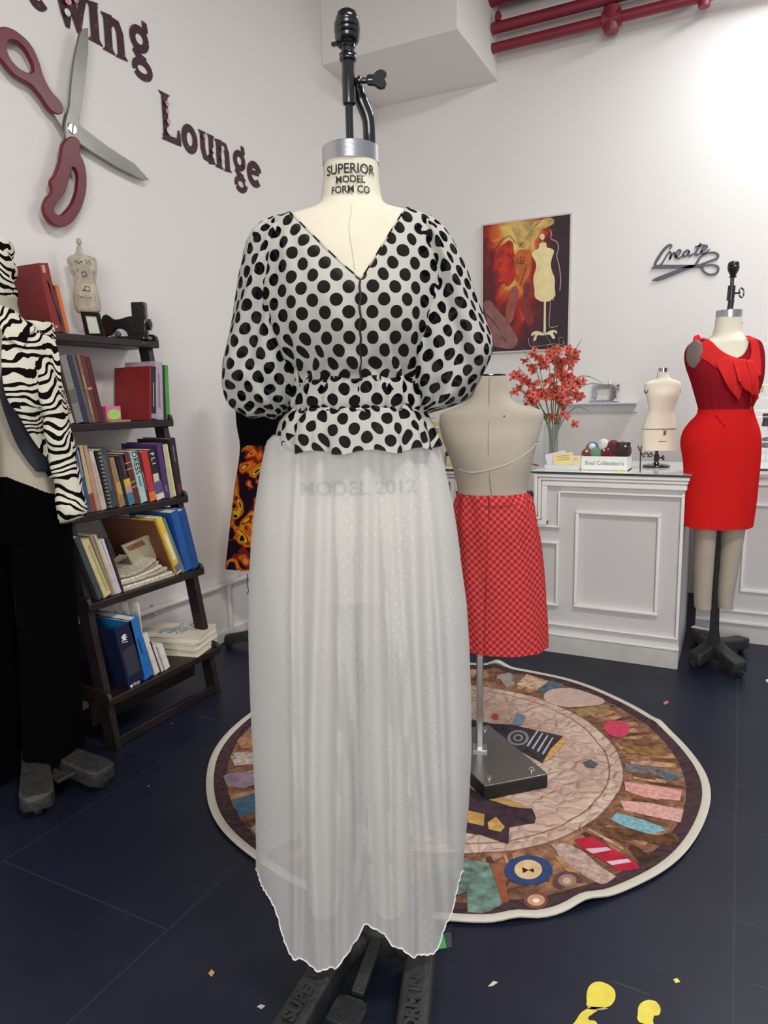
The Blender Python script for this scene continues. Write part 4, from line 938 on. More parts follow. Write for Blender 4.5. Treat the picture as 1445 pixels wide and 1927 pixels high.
# batwing sleeves
def sleeve(outer, inner, side, sh):
    ys = [408, 412, 417, 424, 436, 452, 475, 505, 540, 575, 610, 640, 665, 690, 712, 732, 748, 760, 770, 777, 783, 787][:]
    rws = []
    for py in ys:
        o = lerp(outer, py); i = lerp(inner, py); t = (py-408)/(787-408)
        yf = lerp([(0, .02), (.03, .045), (.1, .080), (.3, .092), (.6, .092), (.8, .09), (.92, .07), (.98, .035), (1, .008)], t)
        rws.append((py, min(o, i), max(o, i), yf, yf*.8))
    wc = hx(545 if side < 0 else 795, 768)
    def dp(a, t, x, y, z):
        amp = .0070*min(1, t*2.2)*min(1, (1.02-t)*3)
        xs = atan2((x-sh[0])*side, (sh[1]-z)+.06); xw = atan2((x-wc[0])*side, (z-wc[1])+.03)
        w = amp*(1.1*sin(xs*19) + .8*sin(xs*33+1.3) + .3*sin(xs*60+z*14)) + .006*math.exp(-(hypot(x-wc[0], z-wc[1])/.12)**2)*sin(xw*11)
        if t > .8: w += .006*(t-.8)*5*sin(x*150+2)
        w += .004*sin(z*28+x*12)*min(1, t*3)*(1-t)
        return (0, (w if sin(a) > 0 else -w), (0 if t < .9 else .003*sin(x*120)))
    return loft(FM, rws, 2.05, 96, 3, disp=dp, caps=(True, True)).build('sleeve', M_chiffon, td, sharp=80)
oL = [(408, 527), (412, 510), (417, 502), (424, 489), (436, 479), (456, 468), (490, 457), (532, 449), (586, 440), (631, 432), (677, 424), (703, 421), (734, 423), (750, 428), (764, 435), (772, 444), (780, 458), (784, 472), (787, 488)]
iL = [(408, 532), (412, 545), (424, 570), (480, 590), (560, 590), (640, 585), (700, 580), (740, 575), (765, 560), (778, 535), (787, 515)]
oR = [(405, 790), (408, 800), (413, 812), (420, 826), (441, 843), (475, 862), (509, 878), (544, 891), (582, 904), (616, 918), (646, 929), (660, 927), (677, 922), (696, 911), (723, 899), (742, 890), (753, 882), (764, 860), (772, 830), (778, 806), (787, 795)]
iR = [(408, 776), (412, 772), (424, 750), (480, 745), (560, 742), (640, 748), (700, 758), (740, 770), (765, 775), (778, 780), (787, 785)]
sleeve(oL, iL, -1, hx(560, 420)); sleeve(oR, iR, 1, hx(770, 415))
# gathered waistband and peplum
def band(rows, freq, amp, name, n=2.3, k=5, ruff=(1, 1)):
    rng = random.Random(len(name)); ph = [rng.uniform(0, 6) for _ in range(4)]
    def dp(a, t, x, y, z):
        e = ruff[0]*(1-t)**2 + ruff[1]*t**2
        w = amp*(.35+e)*(sin(freq*a+ph[0]) + .7*sin(freq*1.7*a+ph[1]+3*t) + .4*sin(freq*2.9*a+ph[2]))
        rr_ = hypot(x, y) or 1
        return (x/rr_*w, y/rr_*w, amp*.8*((1-t)**6+t**6)*sin(freq*.8*a+ph[3]))
    return loft(FM, rows, n, 180, k, disp=dp, caps=(False, False)).build(name, M_chiffon, td, sharp=80)
band([(713, 557, 791, .113, .09), (722, 552, 792, .118, .094), (738, 548, 794, .119, .095), (756, 545, 796, .120, .096), (768, 549, 793, .116, .094), (774, 556, 787, .112, .09)], 15, .0036, 'waistband')
band([(764, 552, 791, .120, .096), (772, 546, 795, .124, .10), (785, 534, 804, .130, .105), (805, 527, 815, .137, .11), (825, 526, 822, .141, .113), (841, 527, 828, .144, .115)], 13, .0048, 'peplum', ruff=(.8, .8))
mb = MB()
rb = rows_from(FM, [(770, 552, 790, .119, .094), (771, 552, 790, .119, .094)], 1)
ring_ = ringpts(FM, rb[0], 2.3, 120, 0, lambda a, t, x, y, z: (0, 0, .0025*sin(a*23)+.0015*sin(a*41)))
mb.tube(ring_+[ring_[0]], .0022, 6, cap=False); mb.build('elastic_casing', M_chiffon, td)
# ---------------------------------------------------------------- sheer skirt
sl = [(800, 536), (815, 518), (830, 503), (866, 495), (906, 488), (959, 480), (1013, 475), (1082, 471), (1165, 470), (1232, 471), (1298, 473), (1500, 483), (1640, 485), (1830, 490)]
sr = [(800, 808), (820, 818), (841, 827), (876, 836), (950, 852), (993, 859), (1059, 867), (1132, 877), (1215, 882), (1298, 885), (1400, 886), (1500, 881), (1604, 871), (1700, 864), (1830, 858)]
hem = [(484, 1636), (492, 1666), (509, 1692), (521, 1717), (533, 1765), (544, 1793), (560, 1804), (578, 1812), (600, 1822), (618, 1826), (632, 1818), (644, 1810), (657, 1794), (665, 1780), (672, 1758), (682, 1743), (695, 1736), (712, 1746), (722, 1760), (735, 1774), (751, 1787), (770, 1796), (786, 1799), (800, 1797), (814, 1791), (826, 1776), (834, 1752), (843, 1732), (852, 1712), (860, 1673), (868, 1640)]
SL = [(hx(x, y)[1], hx(x, y)[0]) for y, x in sl][::-1]; SR = [(hx(x, y)[1], hx(x, y)[0]) for y, x in sr][::-1]
zt0 = hx(660, 815)[1]; NS = 288; NK = 84
def skirt_depth(z): return lerp([(.15, .145), (.5, .158), (.8, .152), (1.0, .137), (1.12, .118), (1.25, .11)], z)
hemz = []
for i in range(NS):
    a = 2*pi*i/NS; c, s = cos(a), sin(a)
    zz = .25
    if s < .0:
        for _ in range(12):
            xl, xr = lerp(SL, zz), lerp(SR, zz); x = (xl+xr)/2+(xr-xl)/2*sgp(c, 2/2.3); y = -skirt_depth(zz)*sgp(-s, 2/2.3)
            o = FM.w(x, y, zz)-CC; px = 722.5+FPX*o.dot(CR)/o.dot(CF)
            zz = zz*.3 + .7*hx(px, lerp(hem, px), y)[1]
    else:
        zz = hx(660, 1640)[1]*.75 + .25*.27 + .0*s
    hemz.append(zz)
for _ in range(2): hemz = [(hemz[i-1]+2*hemz[i]+hemz[(i+1) % NS])/4 for i in range(NS)]
FOLDS = [(-.150, .008, .011), (-.105, .013, .012), (-.062, .009, .012), (-.032, .007, .009), (.002, .012, .012), (.040, .009, .011), (.072, .007, .009), (.112, .014, .013), (.150, .009, .010)]
rows = []
for j in range(NK+1):
    t = j/NK; row = []
    for i in range(NS):
        a = 2*pi*i/NS; c, s = cos(a), sin(a); z = zt0*(1-t)+hemz[i]*t
        zc_ = z
        xl, xr = lerp(SL, zc_), lerp(SR, zc_); u = sgp(c, 2/2.3); x = (xl+xr)/2+(xr-xl)/2*u; y = skirt_depth(zc_)*sgp(s, 2/2.3)
        f = 0
        spread = .75+.35*t
        for k, (fx, wd, am) in enumerate(FOLDS):
            q = x - fx*spread - .006*sin(z*5+k*2)
            f += 1.9*am*math.exp(-(q/wd)**2)*(.35+.65*min(1, t*2.5)) - 1.9*am*.6*math.exp(-((q-wd*1.7)/(wd*1.2))**2)*(.4+.6*t)
        f += .0020*sin(x*120+2*sin(z*3))*max(0, 1-t*3) + .0010*sin(x*60+z*7)
        f *= 1-.6*t**5
        edge = (1-abs(u)**6)
        f *= edge
        sg = 1 if s > 0 else -1
        row.append(FM.w(x + .0012*sin(i*2.3)*(t > .97), y + sg*f, z + .0015*sin(i*1.7+1)*(t > .985)))
    rows.append(row)
MB().grid(rows).build('skirt', M_sheer, td, sharp=80)
edge_tube(rows[-1], .0017, 'hem', mat('hem_white', (225, 225, 222), .8), td)

# ================================================================ BARE FORM IN THE RED SKIRT (seen from behind)
FG = Frame(-.745, 2.24)
tgf = thing('dress_form', 'bare greige dress form seen from behind, on a steel pole and plate on the rug', 'dress form', (-.715, 2.162, 0))
gb = [(706, 891, 948, .046, .046), (709, 887, 951, .05, .05), (720, 884, 953, .053, .053), (737, 884, 955, .056, .056), (750, 881, 960, .062, .060), (760, 870, 975, .068, .064), (768, 850, 1001, .074, .068), (774, 832, 1018, .078, .072), (784, 827, 1022, .084, .078),
      (800, 827, 1019, .09, .084), (830, 834, 1010, .108, .088), (866, 848, 1001, .112, .085), (900, 857, 994, .100, .080), (928, 862, 990, .094, .078), (960, 858, 998, .098, .09), (1000, 854, 1004, .10, .105), (1060, 852, 1010, .098, .11), (1120, 856, 1010, .09, .10)]
loft(FG, gb, 2.25, 56, 4).build('torso', M_linen2, tgf, sharp=60)
nz = FG.at(920, 707)[1]; nxg = FG.at(919, 707)[0]
MB().tube([FG.w(nxg+.055*cos(2*pi*k/32), .05*sin(2*pi*k/32), nz+.001) for k in range(33)], .003, 8, cap=False).build('neck_ring', M_black, tgf)
RG = rows_from(FG, gb, 4)
def surf(RR, n, x, z, back=False, off=0.0):
    for a, b in zip(RR, RR[1:]):
        if b[0] <= z <= a[0]:
            t = (z-b[0])/max(a[0]-b[0], 1e-6); xl, xr, yf, yb = (a[i]*t+b[i]*(1-t) for i in (1, 2, 3, 4)); cx, rx = (xl+xr)/2, (xr-xl)/2
            u = min(1, abs((x-cx)/rx)); q = (1-u**n)**(1/n); return yb*q+off if back else -yf*q-off
    return 0
def line_on(fr, RR, pts, r, name, m, parent, n=2.25, off=.0005):
    return MB().tube(crom([tuple(fr.w(fr.at(a, b)[0]*.97, surf(RR, n, fr.at(a, b)[0]*.97, fr.at(a, b)[1], False, off), fr.at(a, b)[1])) for a, b in pts], 5), r, 6).build(name, m, parent)
M_seam2 = mat('greige_seam', (140, 130, 116), .9); M_tape = mat('style_tape', (198, 190, 176), .8)
line_on(FG, RG, [(916, 712), (914, 760), (911, 800), (909, 840), (912, 890), (917, 926)], .0011, 'seam', M_seam2, tgf)
line_on(FG, RG, [(1007, 832), (985, 848), (950, 866), (912, 878), (880, 884), (858, 880)], .0019, 'style_tape', M_tape, tgf)
for px, py in ((1008, 830), (941, 782)):
    x, z = FG.at(px, py); MB().ball(FG.w(x*.98, surf(RG, 2.25, x*.98, z)-.001, z), .0028, 8).build('pin', M_black, tgf)
c0, c1, c2 = V((-.653, 1.957, 0)), V((-.493, 2.111, 0)), V((-.777, 2.367, 0))
e1, e2 = c2-c1, c0-c1
RUGZ = .008
MB().obox(V((c1.x, c1.y, RUGZ)), e1, e2, V((0, 0, .043))).build('base_block', mat('base_black', (26, 26, 27), .6), tgf, bevel=.003, smooth=False)
MB().obox(V((c1.x, c1.y, RUGZ+.0435)), e1, e2, V((0, 0, .005))).build('base_plate', mat('satin_steel', (128, 128, 124), .34, metal=.9, vary=.06, vscale=5), tgf, bevel=.0015, smooth=False)
for u, v in ((.1, .16), (.1, .84), (.9, .16), (.9, .84)):
    p = c1 + e1*u + e2*v; MB().lathe([(.011, 0), (.011, .002), (.007, .002), (.0075, .008), (.005, .010)], V((p.x, p.y, RUGZ+.0485)), 12).build('bolt', M_chrome, tgf)
pb_ = V((-.745, 2.177, RUGZ+.048))
MB().box(pb_+V((0, 0, .35)), (.024, .024, .70), Matrix.Rotation(radians(20), 3, 'Z')).build('pole', M_steel, tgf, bevel=.004)
MB().box(pb_+V((0, 0, .004)), (.05, .05, .008), Matrix.Rotation(radians(20), 3, 'Z')).build('pole_flange', M_steel, tgf, bevel=.001)
# red print pencil skirt
def c_red(nt):
    uv = uvn(nt)
    def sc3(s, o=(0, 0)):
        a = nd(nt, 'ShaderNodeVectorMath', operation='MULTIPLY'); nt.links.new(uv, a.inputs[0]); a.inputs[1].default_value = (s, s, 0)
        b = nd(nt, 'ShaderNodeVectorMath', operation='ADD'); nt.links.new(a.outputs[0], b.inputs[0]); b.inputs[1].default_value = (o[0]+100, o[1]+100, 0); return b.outputs[0]
    ck = nd(nt, 'ShaderNodeTexChecker'); ck.inputs['Scale'].default_value = 1; nt.links.new(sc3(1/.0118), ck.inputs['Vector'])
    f = nd(nt, 'ShaderNodeVectorMath', operation='FRACTION'); nt.links.new(sc3(1/.0059), f.inputs[0])
    sx = nd(nt, 'ShaderNodeSeparateXYZ'); nt.links.new(f.outputs[0], sx.inputs[0])
    ln = mth(nt, 'MAXIMUM', mth(nt, 'LESS_THAN', sx.outputs[0], .22), mth(nt, 'LESS_THAN', sx.outputs[1], .22))
    tc = nd(nt, 'ShaderNodeTexCoord'); n = nd(nt, 'ShaderNodeTexNoise'); n.inputs['Scale'].default_value = 14; nt.links.new(tc.outputs['Object'], n.inputs['Vector'])
    c = mixc(nt, ck.outputs['Fac'], lin((178, 44, 50)), lin((216, 98, 94)))
    return mixc(nt, mth(nt, 'MULTIPLY', ln, .45), c, lin((188, 52, 58)))
M_redprint, _, _ = cloth('red_check_print', c_red, .08, .0)
tk = thing('skirt', 'red pencil skirt with a small pink square print on the bare form seen from behind', 'skirt', FG.w(0, 0, .6))
kb = [(925, 858, 993, .104, .088), (934, 857, 997, .109, .095), (946, 856, 1001, .113, .102), (981, 853, 1008, .116, .112), (1026, 853, 1016, .112, .118), (1086, 852, 1023, .112, .118), (1146, 853, 1028, .114, .118), (1212, 856, 1029, .116, .118)]
def kd(a, t, x, y, z):
    w = .0035*sin(a*9+t*14)*max(0, 1-t*1.6) + .005*sin(x*60+z*38)*max(0, .6-t) + .0026*sin(a*11+z*12)
    if sin(a) < 0: w -= .010*math.exp(-((x-FG.at(905, 1180)[0])/.006)**2)*max(0, (t-.78)/.22)
    return (cos(a)*w, (1 if sin(a) > 0 else -1)*w, .004*sin(a*2+1)*(t > .96))
loft(FG, kb, 2.3, 120, 8, disp=kd, caps=(False, False)).build('skirt_body', M_redprint, tk, sharp=80)
RK = rows_from(FG, kb, 6)
line_on(FG, RK, [(911, 928), (911, 945), (909, 975)], .0022, 'zipper', mat('zip_dark_red', (120, 22, 30), .6), tk, 2.3, .001)
line_on(FG, RK, [(908, 980), (906, 1060), (904, 1140), (903, 1210)], .0010, 'seam', mat('zip_dark_red', (120, 22, 30), .6), tk, 2.3, .001)
line_on(FG, RK, [(861, 940), (900, 943), (950, 942), (996, 938)], .0009, 'waist_seam', mat('zip_dark_red', (120, 22, 30), .6), tk, 2.3, .002)

# ================================================================ ROUND RUG
RC, RR_ = V((-.873, 2.216, 0)), .848
def rug_material():
    m, nt, b = newmat('printed_quilted_rug')
    tc = nd(nt, 'ShaderNodeTexCoord'); P = tc.outputs['Object']
    ln = nd(nt, 'ShaderNodeVectorMath', operation='LENGTH'); 
    fl = nd(nt, 'ShaderNodeVectorMath', operation='MULTIPLY'); nt.links.new(P, fl.inputs[0]); fl.inputs[1].default_value = (1, 1, 0); nt.links.new(fl.outputs[0], ln.inputs[0])
    n1 = nd(nt, 'ShaderNodeTexNoise'); n1.inputs['Scale'].default_value = 11; n1.inputs['Detail'].default_value = 8; n1.inputs['Roughness'].default_value = .7; nt.links.new(P, n1.inputs['Vector'])
    # wood/burlap toned outer ring
    r1 = nd(nt, 'ShaderNodeValToRGB'); e = r1.color_ramp.elements; e[0].position = .3; e[0].color = lin((80, 54, 46)); e[1].position = .72; e[1].color = lin((194, 154, 120)); q = e.new(.5); q.color = lin((142, 100, 76)); nt.links.new(n1.outputs['Fac'], r1.inputs[0])
    n2 = nd(nt, 'ShaderNodeTexNoise'); n2.inputs['Scale'].default_value = 5; n2.inputs['Detail'].default_value = 6; nt.links.new(P, n2.inputs['Vector'])
    r2 = nd(nt, 'ShaderNodeValToRGB'); e = r2.color_ramp.elements; e[0].position = .35; e[0].color = lin((190, 156, 140)); e[1].position = .68; e[1].color = lin((222, 196, 178)); nt.links.new(n2.outputs['Fac'], r2.inputs[0])
    jit = mth(nt, 'ADD', ln.outputs['Value'], mth(nt, 'MULTIPLY', mth(nt, 'SUBTRACT', n2.outputs['Fac'], .5), .03))
    c = mixc(nt, mth(nt, 'GREATER_THAN', jit, .592), r2.outputs[0], r1.outputs[0])
    seam = mth(nt, 'MAXIMUM', mth(nt, 'LESS_THAN', mth(nt, 'ABSOLUTE', mth(nt, 'SUBTRACT', jit, .592)), .003), mth(nt, 'LESS_THAN', mth(nt, 'ABSOLUTE', mth(nt, 'SUBTRACT', jit, .548)), .003))
    c = mixc(nt, mth(nt, 'MULTIPLY', seam, .75), c, lin((120, 76, 66)))
    c = mixc(nt, mth(nt, 'GREATER_THAN', ln.outputs['Value'], .782), c, lin((78, 58, 62)))
    # quilting creases: relief in the bump, crease shade painted in as darker lines
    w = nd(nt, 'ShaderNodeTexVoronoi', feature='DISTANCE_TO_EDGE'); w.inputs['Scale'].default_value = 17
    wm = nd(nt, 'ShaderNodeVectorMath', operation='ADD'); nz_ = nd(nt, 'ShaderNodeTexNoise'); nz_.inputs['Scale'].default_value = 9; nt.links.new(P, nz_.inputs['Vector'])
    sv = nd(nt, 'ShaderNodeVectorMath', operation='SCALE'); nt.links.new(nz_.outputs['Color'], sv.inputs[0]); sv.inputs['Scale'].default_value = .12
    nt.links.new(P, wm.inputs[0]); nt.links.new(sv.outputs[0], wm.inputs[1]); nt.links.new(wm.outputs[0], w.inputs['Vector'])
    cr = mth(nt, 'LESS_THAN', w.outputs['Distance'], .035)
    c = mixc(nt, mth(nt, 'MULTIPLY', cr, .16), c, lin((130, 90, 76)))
    nt.links.new(c, b.inputs['Base Color']); b.inputs['Roughness'].default_value = .88; b.inputs['Specular IOR Level'].default_value = .15
    h = mth(nt, 'MINIMUM', w.outputs['Distance'], .25)
    hh = mth(nt, 'ADD', mth(nt, 'MULTIPLY', h, 2.0), mth(nt, 'MULTIPLY', n1.outputs['Fac'], .8))
    bp = nd(nt, 'ShaderNodeBump'); bp.inputs['Strength'].default_value = 1; bp.inputs['Distance'].default_value = .02; nt.links.new(hh, bp.inputs['Height']); nt.links.new(bp.outputs[0], b.inputs['Normal'])
    return m
trg = thing('round_rug', 'round quilted rug printed with sewing notions and edged in cream binding, on the navy floor', 'rug', RC)
def rug_edge(a):      # radius and lift of the rug's rim at an angle
    px_dir = [(onz(942, 1250), .035, .05), (onz(1243, 1368), .016, .05), (onz(1110, 1712), .012, .06), (onz(975, 1740), .008, .05), (onz(425, 1380), .006, .2)]
    r = RR_ + .004*sin(a*5+1)+.003*sin(a*11); z = .004*abs(sin(a*4+.6))+.002
    for p, hgt, wd in px_dir:
        d = atan2(p.y-RC.y, p.x-RC.x)-a; d = (d+pi) % (2*pi)-pi
        z += hgt*math.exp(-(d/wd)**2); r -= hgt*.5*math.exp(-(d/wd)**2)
    return r, z
NA = 240; rows = []; bind = []
EDG = [rug_edge(2*pi*i/NA) for i in range(NA)]
def rugrow(f, lift, dz=0):
    return [RC + V((cos(2*pi*i/NA)*EDG[i][0]*f, sin(2*pi*i/NA)*EDG[i][0]*f, RUGZ-.001+EDG[i][1]*lift+dz)) for i in range(NA)]
rows = [rugrow(f, max(0, (f-.86)/.14)**2) for f in (.002, .2, .4, .6, .75, .86, .9, .94, .972)]
lowr = [rugrow(.972, .8, -.004), rugrow(.9, .2, -.004), [V((p.x, p.y, .001)) for p in rugrow(.8, 0)], [V((p.x, p.y, .001)) for p in rugrow(.002, 0)]]
fld = MB().grid(rows+lowr, True, True, True)
br_ = [rugrow(.971, .85, .0005), rugrow(.975, .87, .002), rugrow(.995, .98, .002), rugrow(1.0, 1, 0), rugrow(.998, .98, -.005), rugrow(.972, .8, -.005)]
MB().grid(br_, True).build('binding', mat('cream_binding', (204, 198, 184), .85, vary=.04, vscale=20), trg, sharp=60)
_rl = [0]
def rp(pts, col, nm, lay=0, sc_=2.312, o=(820, 1180), vary=.25, vs=40, smooth=False, bump=.3):
    _rl[0] += 1; z = RUGZ+.0006+.0007*lay+.00002*_rl[0]; q = [onz(o[0]+a/sc_, o[1]+b/sc_, z) for a, b in pts]
    return shape([[(p.x, p.y) for p in q]], .0004, mat('rug_%d_%d_%d' % col, col, .85, vary=vary, vscale=vs, bump=bump, bscale=50, spec=.15), trg, nm, (0, 0, z), (1, 0, 0), (0, 1, 0), smooth=smooth)
rg = random.Random(5)
for k in range(150):
    a = 2*pi*k/150+rg.uniform(-.02, .02); r0 = rg.uniform(.60, .70); r1 = min(.779, r0+rg.uniform(.04, .15)); wd = rg.uniform(.006, .02); q = []
    for (r, s_) in ((r0, -.6), (r0, .6), ((r0+r1)/2, 1), (r1, .7), (r1, -.7), ((r0+r1)/2, -1)):
        q.append(RC+V((cos(a)*r-sin(a)*wd*s_, sin(a)*r+cos(a)*wd*s_, RUGZ-.0004+.0000035*k)))
    q = [q[0], q[1], q[2], q[3], q[4], q[5]]; fld.prism(q, (0, 0, .0005), 1+k % 4)
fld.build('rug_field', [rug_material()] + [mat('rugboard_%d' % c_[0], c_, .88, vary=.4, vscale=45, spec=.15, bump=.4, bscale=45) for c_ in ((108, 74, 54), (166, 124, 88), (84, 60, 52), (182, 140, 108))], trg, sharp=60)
R6 = dict(sc_=5.355, o=(380, 1280))
PAT = 'printed_patch'
rp([(265, 165), (285, 160), (330, 205), (345, 250), (310, 265), (270, 215)], (150, 140, 134), PAT)
rp([(345, 205), (385, 205), (360, 245), (330, 235)], (122, 96, 82), PAT)
rp([(350, 250), (395, 205), (490, 235), (465, 262), (440, 275)], (190, 160, 128), PAT, vary=.45)
rp([(445, 268), (505, 232), (556, 248), (520, 290), (470, 300)], (84, 100, 108), PAT, vary=.5)
rp([(470, 312), (545, 265), (700, 300), (735, 325), (640, 345), (550, 345)], (196, 168, 156), PAT, vary=.12, smooth=True)
rp([(600, 360), (740, 335), (770, 355), (700, 380), (620, 390)], (150, 122, 84), PAT, vary=.4)
rp([(738, 420), (780, 408), (835, 425), (840, 455), (800, 478), (745, 460)], (198, 66, 92), PAT, vary=.25, smooth=True, vs=90)
rp([(800, 500), (870, 520), (990, 520), (1010, 560), (930, 560), (830, 550)], (136, 100, 62), PAT, vary=.5)
rp([(820, 590), (880, 600), (980, 615), (1080, 650), (1020, 665), (930, 640), (830, 630)], (112, 106, 108), PAT, vary=.55, vs=55)
rp([(980, 632), (1040, 640), (1060, 660), (1000, 662)], (78, 96, 108), PAT)
rp([(820, 672), (960, 690), (1070, 710), (1062, 755), (940, 745), (825, 712)], (206, 150, 142), PAT, vary=.28, vs=70)
rp([(800, 755), (930, 765), (1078, 795), (1065, 850), (920, 820), (820, 795)], (206, 158, 150), PAT, vary=.28, vs=90)
rp([(760, 838), (785, 808), (900, 838), (985, 870), (1000, 885), (930, 900), (820, 868)], (122, 168, 176), PAT, vary=.28, vs=90)
rp([(735, 880), (830, 880), (960, 905), (1040, 900), (1030, 950), (900, 930), (790, 915)], (96, 66, 44), PAT, vary=.5, smooth=True)
rp([(602, 925), (680, 910), (760, 960), (870, 1025), (890, 1050), (800, 1062), (720, 1010), (640, 965)], (176, 36, 56), PAT, vary=.2)
rp([(650, 965), (745, 958), (765, 970), (680, 985)], (206, 184, 200), 'printed_stripe', 1, vary=.1)
rp([(740, 1020), (835, 1008), (850, 1022), (765, 1035)], (206, 184, 200), 'printed_stripe', 1, vary=.1)
rp([(500, 945), (560, 940), (640, 975), (720, 1045), (785, 1085), (730, 1125), (640, 1080), (540, 1000)], (176, 150, 138), PAT, vary=.4, vs=60)
rp([(850, 950), (930, 990), (1000, 1010), (930, 1040), (860, 990)], (70, 50, 36), PAT, vary=.5, smooth=True)
# printed buttons
def btn(c, rx, ry, col, nm, lay): return rp([(c[0]+rx*cos(2*pi*k/20), c[1]+ry*sin(2*pi*k/20)) for k in range(20)], col, nm, lay, smooth=True, vary=.15)
btn((403, 1058), 104, 64, (50, 68, 112), 'printed_button', 0); btn((402, 1055), 60, 42, (208, 180, 134), 'printed_button', 1)
rp([(375, 1045), (428, 1068), (425, 1050), (402, 1058), (380, 1070)], (40, 30, 30), 'printed_button_holes', 2)
btn((575, 1108), 66, 44, (92, 66, 68), 'printed_button', 0); btn((572, 1102), 40, 26, (150, 118, 104), 'printed_button', 1); btn((570, 1104), 18, 14, (190, 162, 134), 'printed_button', 2)
btn((435, 1190), 52, 36, (120, 72, 62), 'printed_button', 0); btn((436, 1188), 38, 25, (196, 150, 120), 'printed_button', 1); btn((436, 1190), 15, 10, (236, 216, 196), 'printed_button', 2)
rp([(0, 1020), (130, 1015), (230, 1025), (255, 1090), (300, 1255), (140, 1262), (135, 1150), (0, 1200)], (104, 128, 118), PAT, vary=.55, vs=35)
rp([(235, 1030), (290, 1022), (325, 1250), (300, 1255), (258, 1095)], (140, 84, 60), PAT)
# printed sewing machine pieces in the middle
rp([(150, 400), (240, 420), (330, 425), (555, 475), (568, 492), (500, 570), (462, 590), (380, 545), (250, 520), (150, 500)], (58, 52, 58), PAT, vary=.4)
rp([(555, 475), (570, 490), (500, 572), (466, 588), (500, 530)], (196, 152, 92), PAT, 1)
rp([(330, 425), (352, 372), (388, 385), (392, 400), (360, 430)], (112, 122, 138), PAT, 1, vary=.3)
for k, r in enumerate((46, 34, 22, 12)): btn((358, 482), r, r*.72, (128, 124, 126) if k % 2 == 0 else (62, 56, 60), 'printed_dial', 1+k)
for k in range(4): rp([(395+k*22, 515+k*12), (440+k*22, 450+k*10), (446+k*22, 452+k*10), (402+k*22, 520+k*12)], (176, 172, 176), 'printed_stripe', 2, vary=.1)
rp([(0, 690), (150, 700), (250, 760), (420, 790), (436, 830), (430, 850), (320, 870), (316, 942), (200, 905), (0, 870)], (62, 46, 54), PAT, vary=.4)
rp([(130, 795), (212, 815), (208, 865), (140, 850)], (190, 150, 84), PAT, 1); rp([(226, 850), (262, 826), (300, 870), (282, 890), (230, 880)], (190, 150, 84), PAT, 1)
rp([(230, 750), (300, 742), (410, 790), (330, 782)], (184, 146, 92), PAT, 1)
rp([(640, 590), (670, 575), (705, 595), (690, 612), (655, 608)], (84, 92, 98), PAT, 0, vary=.5, vs=90)
btn((258, 388), 16, 12, (196, 70, 74), PAT, 0)
# patches seen at the left of the skirt
rp([(440, 430), (540, 400), (560, 520), (380, 500)], (112, 128, 128), PAT, vary=.5, **R6)
rp([(290, 770), (340, 730), (420, 728), (600, 735), (600, 830), (420, 850), (330, 860)], (184, 172, 158), PAT, vary=.45, vs=60, **R6)
rp([(215, 970), (255, 945), (600, 900), (620, 1020), (420, 1090), (250, 1060)], (150, 126, 140), PAT, vary=.3, vs=40, **R6)
rp([(300, 1215), (560, 1140), (640, 1150), (640, 1300), (420, 1370), (370, 1365)], (76, 110, 132), PAT, vary=.3, vs=40, **R6)
rp([(485, 1490), (560, 1450), (640, 1450), (640, 1540), (530, 1530)], (172, 164, 152), PAT, **R6)
rp([(330, 580), (440, 560), (600, 560), (600, 680), (400, 690)], (172, 124, 96), PAT, vary=.4, **R6)

# ================================================================ RED DRESS FORM
FR = Frame(-.052, 3.47)
trf = thing('dress_form', 'cream dress form wearing the red dress at the right end of the counter', 'dress form', FR.w(0, 0, 0))
M_cream = mat('bright_linen', (236, 230, 208), .9, vary=.02, vscale=20)
RD = [(597, 1349, 1394, .049, .049), (612, 1347, 1393, .051, .051), (626, 1344, 1392, .056, .056), (633, 1338, 1398, .064, .062), (638, 1326, 1408, .072, .068), (644, 1306, 1424, .08, .074), (654, 1294, 1431, .086, .08), (670, 1291, 1432, .096, .084), (690, 1295, 1431, .112, .088), (716, 1303, 1427, .122, .086), (750, 1312, 1416, .10, .08),
      (774, 1318, 1411, .088, .076), (790, 1308, 1415, .094, .088), (812, 1292, 1422, .104, .108), (838, 1288, 1423, .108, .12), (900, 1294, 1419, .108, .115), (960, 1296, 1412, .10, .105)]
loft(FR, RD, 2.25, 56, 4).build('torso', M_cream, trf, sharp=60)
for l_, r_ in (((1306, 1350), (1308, 1337)), ((1354, 1404), (1351, 1378))):
    loft(FR, [(930, l_[0], l_[1], .07, .07), (990, l_[0]+4, l_[1]-5, .062, .064), (1060, (l_[0]+r_[0])/2+2, (l_[1]+r_[1])/2-3, .05, .056), (1120, r_[0], r_[1], .042, .05), (1144, r_[0]+1, r_[1]-1, .04, .046)], 2.2, 28, 5).build('leg', M_linen2, trf, sharp=60)
zc = FR.at(1371, 597)[1]; zt = FR.at(1371, 584)[1]; nxr = FR.at(1372, 590)[0]
MB().lathe([(.052, zc-zt-.002), (.0525, -.001), (.050, 0), (.036, -.004), (.010, -.005)], FR.w(nxr, 0, zt), 32, cap=False).build('neck_collar', M_steel, trf)
p = FR.p(1393, 612, -.02); MB().box(p, (.012, .003, .03), Matrix.Rotation(.4, 3, 'Y')).build('pink_tag', mat('pink_tag', (236, 110, 170), .6), trf)
